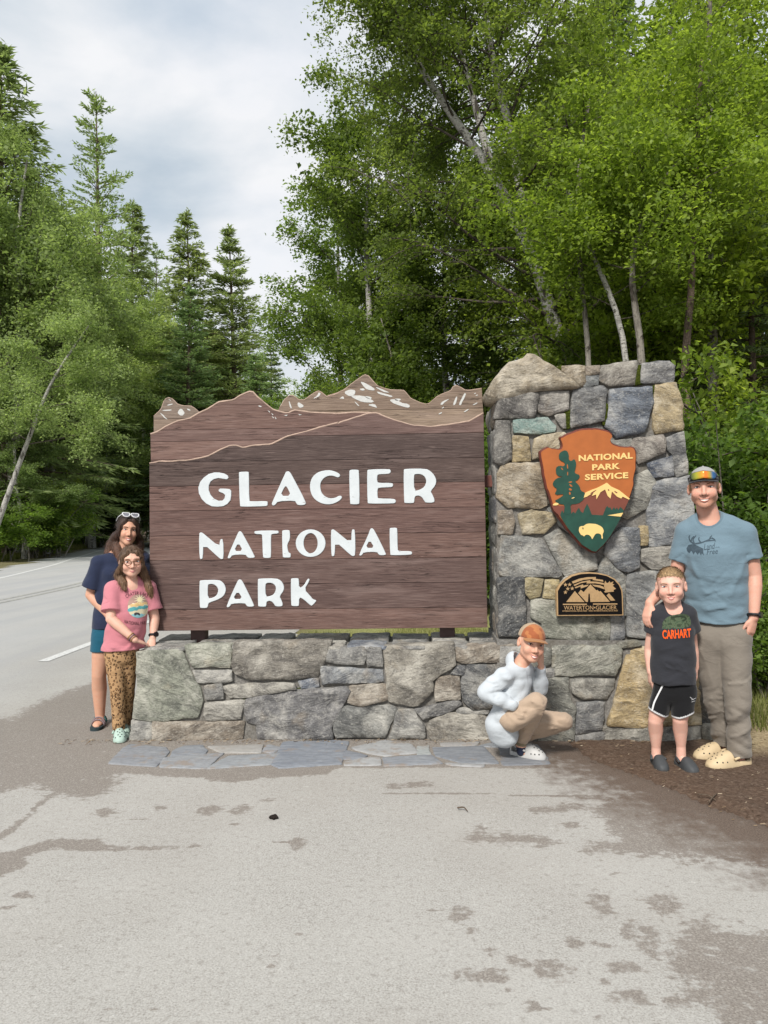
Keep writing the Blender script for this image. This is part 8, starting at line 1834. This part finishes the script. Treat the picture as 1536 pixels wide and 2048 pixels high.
# ------------------------------------------------------------------ older boy crouching in front of the pillar
def build_crouching_boy():
    j = Stand((0.72, -0.52)); n, rt, up = j.n, j.right, j.up
    root = empty('person', np.array((0.72, -0.52, 0)), 'boy in pale hoodie and orange-brown cap crouching at the foot of the pillar', 'person', 'family at the sign')
    hd = Head(j(1063, 1287, -0.02), n * .94 + rt * .32 - up * .02, up + rt * .20, 0.234, 1.06, 0.90, 1.0, 0.82)
    nb = j(1043, 1326, 0.0); shL, shR = j(1012, 1352, -0.10), j(1062, 1348, 0.12)
    elL, wrL = j(972, 1384, -0.10), j(1024, 1410, -0.12); elR, wrR = j(1078, 1378, 0.12), j(1082, 1334, 0.04)
    che, bel, pel = j(1036, 1362, 0.0), j(1022, 1408, 0.0), j(1008, 1446, 0.03); lat = unit(n * .82 - rt * .57)
    hipL, hipR = j(1024, 1440, -0.06), j(1028, 1446, 0.10); knL, knR = j(1074, 1406, -0.10), j(1128, 1443, 0.12); anL, anR = j(1042, 1486, 0.10), j(1050, 1470, 0.16)
    hRd, hRn = up * .85 + rt * .05 - n * .15, rt * .85 + n * .4; hR = hand_chains(wrR, hRd, hRn, n, 0.145, 0.25, 0.06); hLd = unit(wrL - elL); hL = hand_chains(wrL, hLd, n, up, 0.14, 0.3, 0.04)
    tone = (0.60, 0.345, 0.245)
    def body(p):
        d = hd.sdf(p); d = smin(d, chain(p, [hd.world([[0, -.018, -.06]])[0], nb, nb - up * .04 - rt * .02], [0.044, 0.048, 0.06]), 0.02)
        d = smin(d, chain(p, [nb - up * .05, che, bel, pel], [0.065, 0.075, 0.075, 0.08], [0.04, 0.055, 0.06, 0.065], lat), 0.03)
        for s_, e_, w_ in ((shL, elL, wrL), (shR, elR, wrR)): d = smin(d, chain(p, [s_, e_, w_], [0.045, 0.036, 0.022]), 0.015)
        d = smin(d, hand_sdf(p, hR, wrR, hRd, hRn, 0.145), 0.008)
        for h_, k_, a_ in ((hipL, knL, anL), (hipR, knR, anR)): d = smin(d, chain(p, [h_, k_, a_], [0.06, 0.044, 0.032]), 0.02)
        ft = anL - up * .05; d = smin(d, chain(p, [anL, ft, ft + rt * .02 - up * .01], [0.032, 0.030, 0.024]), 0.015)
        return d
    lo, hi = bounds([hd.C, anR, anL, elL, wrR, knR, elR], pad=0.16); b = part('body', body, lo, hi, 0.0046, SKIN, root, lambda V: skin_col(hd, V, tone, cheek=(0.58, 0.22, 0.15), ck=0.35))
    hd.face(b, (0.08, 0.045, 0.03), (0.45, 0.15, 0.13), (0.03, 0.02, 0.015), 1.15, 0.0095, 0.0017, 0.0024, 0.0245, 1.1)
    def hair(p):
        q = hd.loc(p); d = sell(q, np.array((0, -0.018, 0.030)), np.array((0.078, 0.099, 0.084))); d = smax(d, hairline(q), 0.006); return (d + hair_ridge(q, .002, 150, 33, (1, 1, .3))) * hd.s
    lo, hi = bounds([hd.C], pad=0.15); part('hair', hair, lo, hi, 0.004, HAIR, root, (0.075, 0.04, 0.025))
    def ccol(q):
        nz = vnoise(q * 42, 5)[:, None]; fr = np.where(nz > 0.1, np.array((0.40, 0.155, 0.060)), np.array((0.30, 0.095, 0.040))); return np.where((q[:, 1] > 0.012)[:, None], fr, np.array((0.40, 0.30, 0.20)))
    cap_obj(root, hd, ccol, lambda V: np.tile(np.array((0.34, 0.16, 0.065)), (len(V), 1)), bz=0.044, zcut=0.034, brim=(0.080, 0.082), drop=0.016)
    wh = (0.49, 0.525, 0.555)
    SC = rand_creases([che, bel, pel], [.10, .11, .11], 10, 38, n, rt, .13, .008, .012, .0, 1.0, 1.0) + rand_creases([shL, elL, wrL], [.05, .047, .04], 12, 39, n, rt, .07, .006, .009, .1, 1.0, 1.0)
    def hoodie(p):
        d = chain(p, [j(1040, 1338, 0.0), che, bel, j(1004, 1448, .02), j(1008, 1466, .03)], [0.092, 0.106, 0.112, 0.118, 0.105], [0.064, 0.080, 0.090, 0.108, 0.10], lat, 1.0)
        d = smin(d, chain(p, [shL, nb - up * .02, shR], [0.050, 0.054, 0.048]), 0.035)
        a = unit(wrL - elL); sl = chain(p, [shL, shL + (elL - shL) * .6, elL, elL + (wrL - elL) * .5, wrL], [0.050, 0.050, 0.046, 0.047, 0.036]); d = smin(d, sl, 0.016)
        d = smin(d, smax(chain(p, [shR, elR, wrR], [0.056, 0.050, 0.036]), (p - wrR) @ unit(wrR - elR) - .005, .004), 0.015)
        d = smin(d, smax(np.abs(chain(p, [nb - up * .005 - rt * .02, nb + up * .012 - rt * .03], [0.066, 0.060])) - 0.010, (p - nb) @ unit(rt * .5 + up * .6 + n * .25) - 0.03, 0.01), 0.012)
        d = d + folds(p, 0.018, 4.8, 131, (1.0, 1.0, 1.3)) * .8 + folds(p, 0.011, 10, 135, (1, 1, 1.6)) * .7
        d = d + crease(p, j(1000, 1425, -.12), j(1040, 1395, -.15), 0.02, .012) + crease(p, j(985, 1400, -.16), j(1010, 1425, -.16), .016, .010) + crease(p, shL + (elL - shL) * .2 + n * .05, j(1050, 1385, -.14), .02, -.010)
        d = d + creases(p, SC)
        d = smax(d, -chain(p, [hd.world([[0, 0.0, -.06]])[0], nb + n * .03 + up * .02], [0.056, 0.052]), .006)
        return d
    lo, hi = bounds([nb, pel, elL, wrL, wrR, shR], pad=0.19); ho = part('hoodie', hoodie, lo, hi, 0.005, CLOTH, root, wh)
    for dx in (0,): stroke('drawstring', [(1052 + dx, 1334), (1054 + dx, 1347), (1055 + dx, 1358), (1056 + dx, 1366)], 1.6, 1.2, hoodie, plain('drawstring_grey', (0.42, 0.44, 0.47), .9, .1, 0, .1, 60), ho, 8, .003)
    kh = (0.40, 0.30, 0.22)
    PC = rand_creases([hipL, knL, anL], [.085, .06, .05], 14, 48, n, rt, .08, .006, .008, .1, 1.0, 1.2) + rand_creases([hipR, knR, anR], [.08, .057, .05], 10, 49, n, rt, .08, .006, .008, .3, 1.0, 1.2)
    def pants(p):
        d = smax(chain(p, [hipL, hipL + (knL - hipL) * .5, knL], [0.078, 0.074, 0.060]), -1.0 + 0 * p[:, 0], .01); d = smin(d, chain(p, [knL, knL + (anL - knL) * .45, anL + (knL - anL) * .03], [0.060, 0.056, 0.041]), 0.015)
        e = chain(p, [hipR, hipR + (knR - hipR) * .5, knR], [0.088, 0.074, 0.057]); e = smin(e, chain(p, [knR, knR + (anR - knR) * .5, anR], [0.055, 0.052, 0.042]), 0.012); d = smin(d, e, 0.012); d = smin(d, sball(p, pel, 0.085), .04)
        d = d + folds(p, 0.014, 7, 151, (1, 1, 1)) * .6 + folds(p, .008, 14, 155, (1, 1, 1.5)) * .8
        d = d + creases(p, PC)
        for k in range(4): c = knL + (anL - knL) * (.0 + .06 * k) ; d = d + crease(p, c - rt * .03 + n * .06 + up * .02, c + rt * .06 + n * .055 - up * .015, .009, .006)
        for k in range(4): c = hipL + (knL - hipL) * (.25 + .14 * k); d = d + crease(p, c + n * .09 + up * .05, c + n * .08 - up * .08 - rt * .03, .010, .005)
        return d
    lo, hi = bounds([hipL, hipR, knL, knR, anL, anR, pel], pad=0.16); pa = part('trousers', pants, lo, hi, 0.005, CLOTH, root, lambda V: np.where((np.linalg.norm(V - anL, axis=1) < .052)[:, None], np.array((0.20, 0.16, 0.10)), np.array(kh)))
    stroke('pocket_shade', [(1018, 1412), (1035, 1402), (1051, 1395)], 1.8, 2.8, pants, LASH_AND_SHADE, pa, 8, .002)  # dark strip painted as the shade inside the pocket mouth
    # sock, near clog, far clog standing on its toe
    ft = anL - up * .055; part('sock', lambda p: chain(p, [anL - up * .005, ft, ft + rt * .02], [0.034, 0.030, 0.024]), *bounds([anL, ft], pad=.1), 0.005, CLOTH, root, (0.02, 0.025, 0.05))
    lg = (0.46, 0.455, 0.44); clog(root, G(1021, 1509), G(1092, 1521), 0.098, 0.095, lg, 'clog', True, True)
    gt = G(1046, 1504); dirv = unit(np.array((-0.55, 0.1, 0.84))); s_ = unit(np.cross(dirv, n)); 
    def far_clog(p):
        d = chain(p, [gt + up * .035 + dirv * .0, gt + dirv * .09 + up * .02, gt + dirv * .19 + up * .0], [0.045, 0.048, 0.038], [0.030, 0.036, 0.030], lat); return smax(d, .003 - p[:, 2], .004)
    part('clog', far_clog, *bounds([gt, gt + dirv * .2], pad=.1), 0.0045, FOAM, root, (0.22, 0.23, 0.21))
    return root
build_crouching_boy()
# ================================================================== small things on the ground
c0 = G(547, 1638); CLUMP = plain('dark_clump', (0.018, 0.014, 0.012), 0.9, 0.1, 0, 0.4, 90)
V, F = sdf_mesh(lambda p: smin(chain(p, [c0 + np.array((-.016, 0, .008)), c0 + np.array((.006, .004, .012)), c0 + np.array((.022, 0, .008))], [0.009, 0.012, 0.006]), sball(p, c0 + np.array((.002, -.008, .007)), .009), .006) + 0.003 * vnoise(p * 220, 3), c0 - 0.05, c0 + 0.05, 0.003)
tag(mk('pine_cone', V, F, CLUMP, None, True), 'small dark cone-like clump lying alone on the pale asphalt', 'cone')
TWIG = plain('dry_twig', (0.10, 0.075, 0.055), 0.9, 0.1, 0, 0.3, 60)
tr = np.random.default_rng(8)
for i, (a, b, lb) in enumerate([((1395, 1593), (1432, 1604), 'dry twig lying on the dark soil in front of the man'), ((1418, 1608), (1434, 1592), 'short forked twig lying across the longer one'), ((915, 1620), (935, 1626), 'thin dry stick on the asphalt in front of the crouching boy')]):
    p0, p1 = G(*a), G(*b); q = path([p0 + np.array((0, 0, .012)), (p0 + p1) / 2 + np.array((.01, .008, .022)), p1 + np.array((0, 0, .010))], 9)
    V, F = tube_vf(q, np.linspace(.005, .0025, 9), 6); tag(mk('twig', V, F, TWIG, None, True), lb, 'twig', 'twigs on the ground')
# grit and dry needles scattered at the foot of the wall and over the soil
n = 1300; xy = np.concatenate([np.stack([tr.uniform(-2.6, 1.6, 500), -0.02 - np.abs(tr.normal(size=500)) * .06], 1), np.stack([tr.uniform(1.05, 3.2, n - 500), tr.uniform(-1.7, .2, n - 500)], 1)]); xy = xy[poly_sd(xy, ROAD_POLY) < np.where(xy[:, 0] > 1.0, .12, 9)]; n = len(xy)
a = tr.uniform(0, 3.14, n); L = tr.uniform(.004, .016, n); w = tr.uniform(.0008, .0016, n); z = np.full(n, .006) + tr.uniform(0, .004, n)
d = np.stack([np.cos(a) * L, np.sin(a) * L], 1); s_ = np.stack([-np.sin(a) * w, np.cos(a) * w], 1)
V = np.stack([np.c_[xy - d - s_, z], np.c_[xy + d - s_, z], np.c_[xy + d * .9 + s_, z + .003], np.c_[xy - d * .9 + s_, z + .003]], 1).reshape(-1, 3)
g = N('dry_litter'); isl = g.new('ShaderNodeNewGeometry').outputs['Random Per Island']; LIT = g.done(g.ramp(isl, [(0.0, (0.06, 0.042, 0.03)), (0.5, (0.20, 0.14, 0.085)), (1.0, (0.40, 0.33, 0.24))]), 0.95, 0.1)
tag(mk('needle_litter', V, np.arange(4 * n).reshape(-1, 4), LIT, None, False, (0, 0, 0)), 'dry needles and grit scattered along the wall foot and soil', None, None, 'stuff')
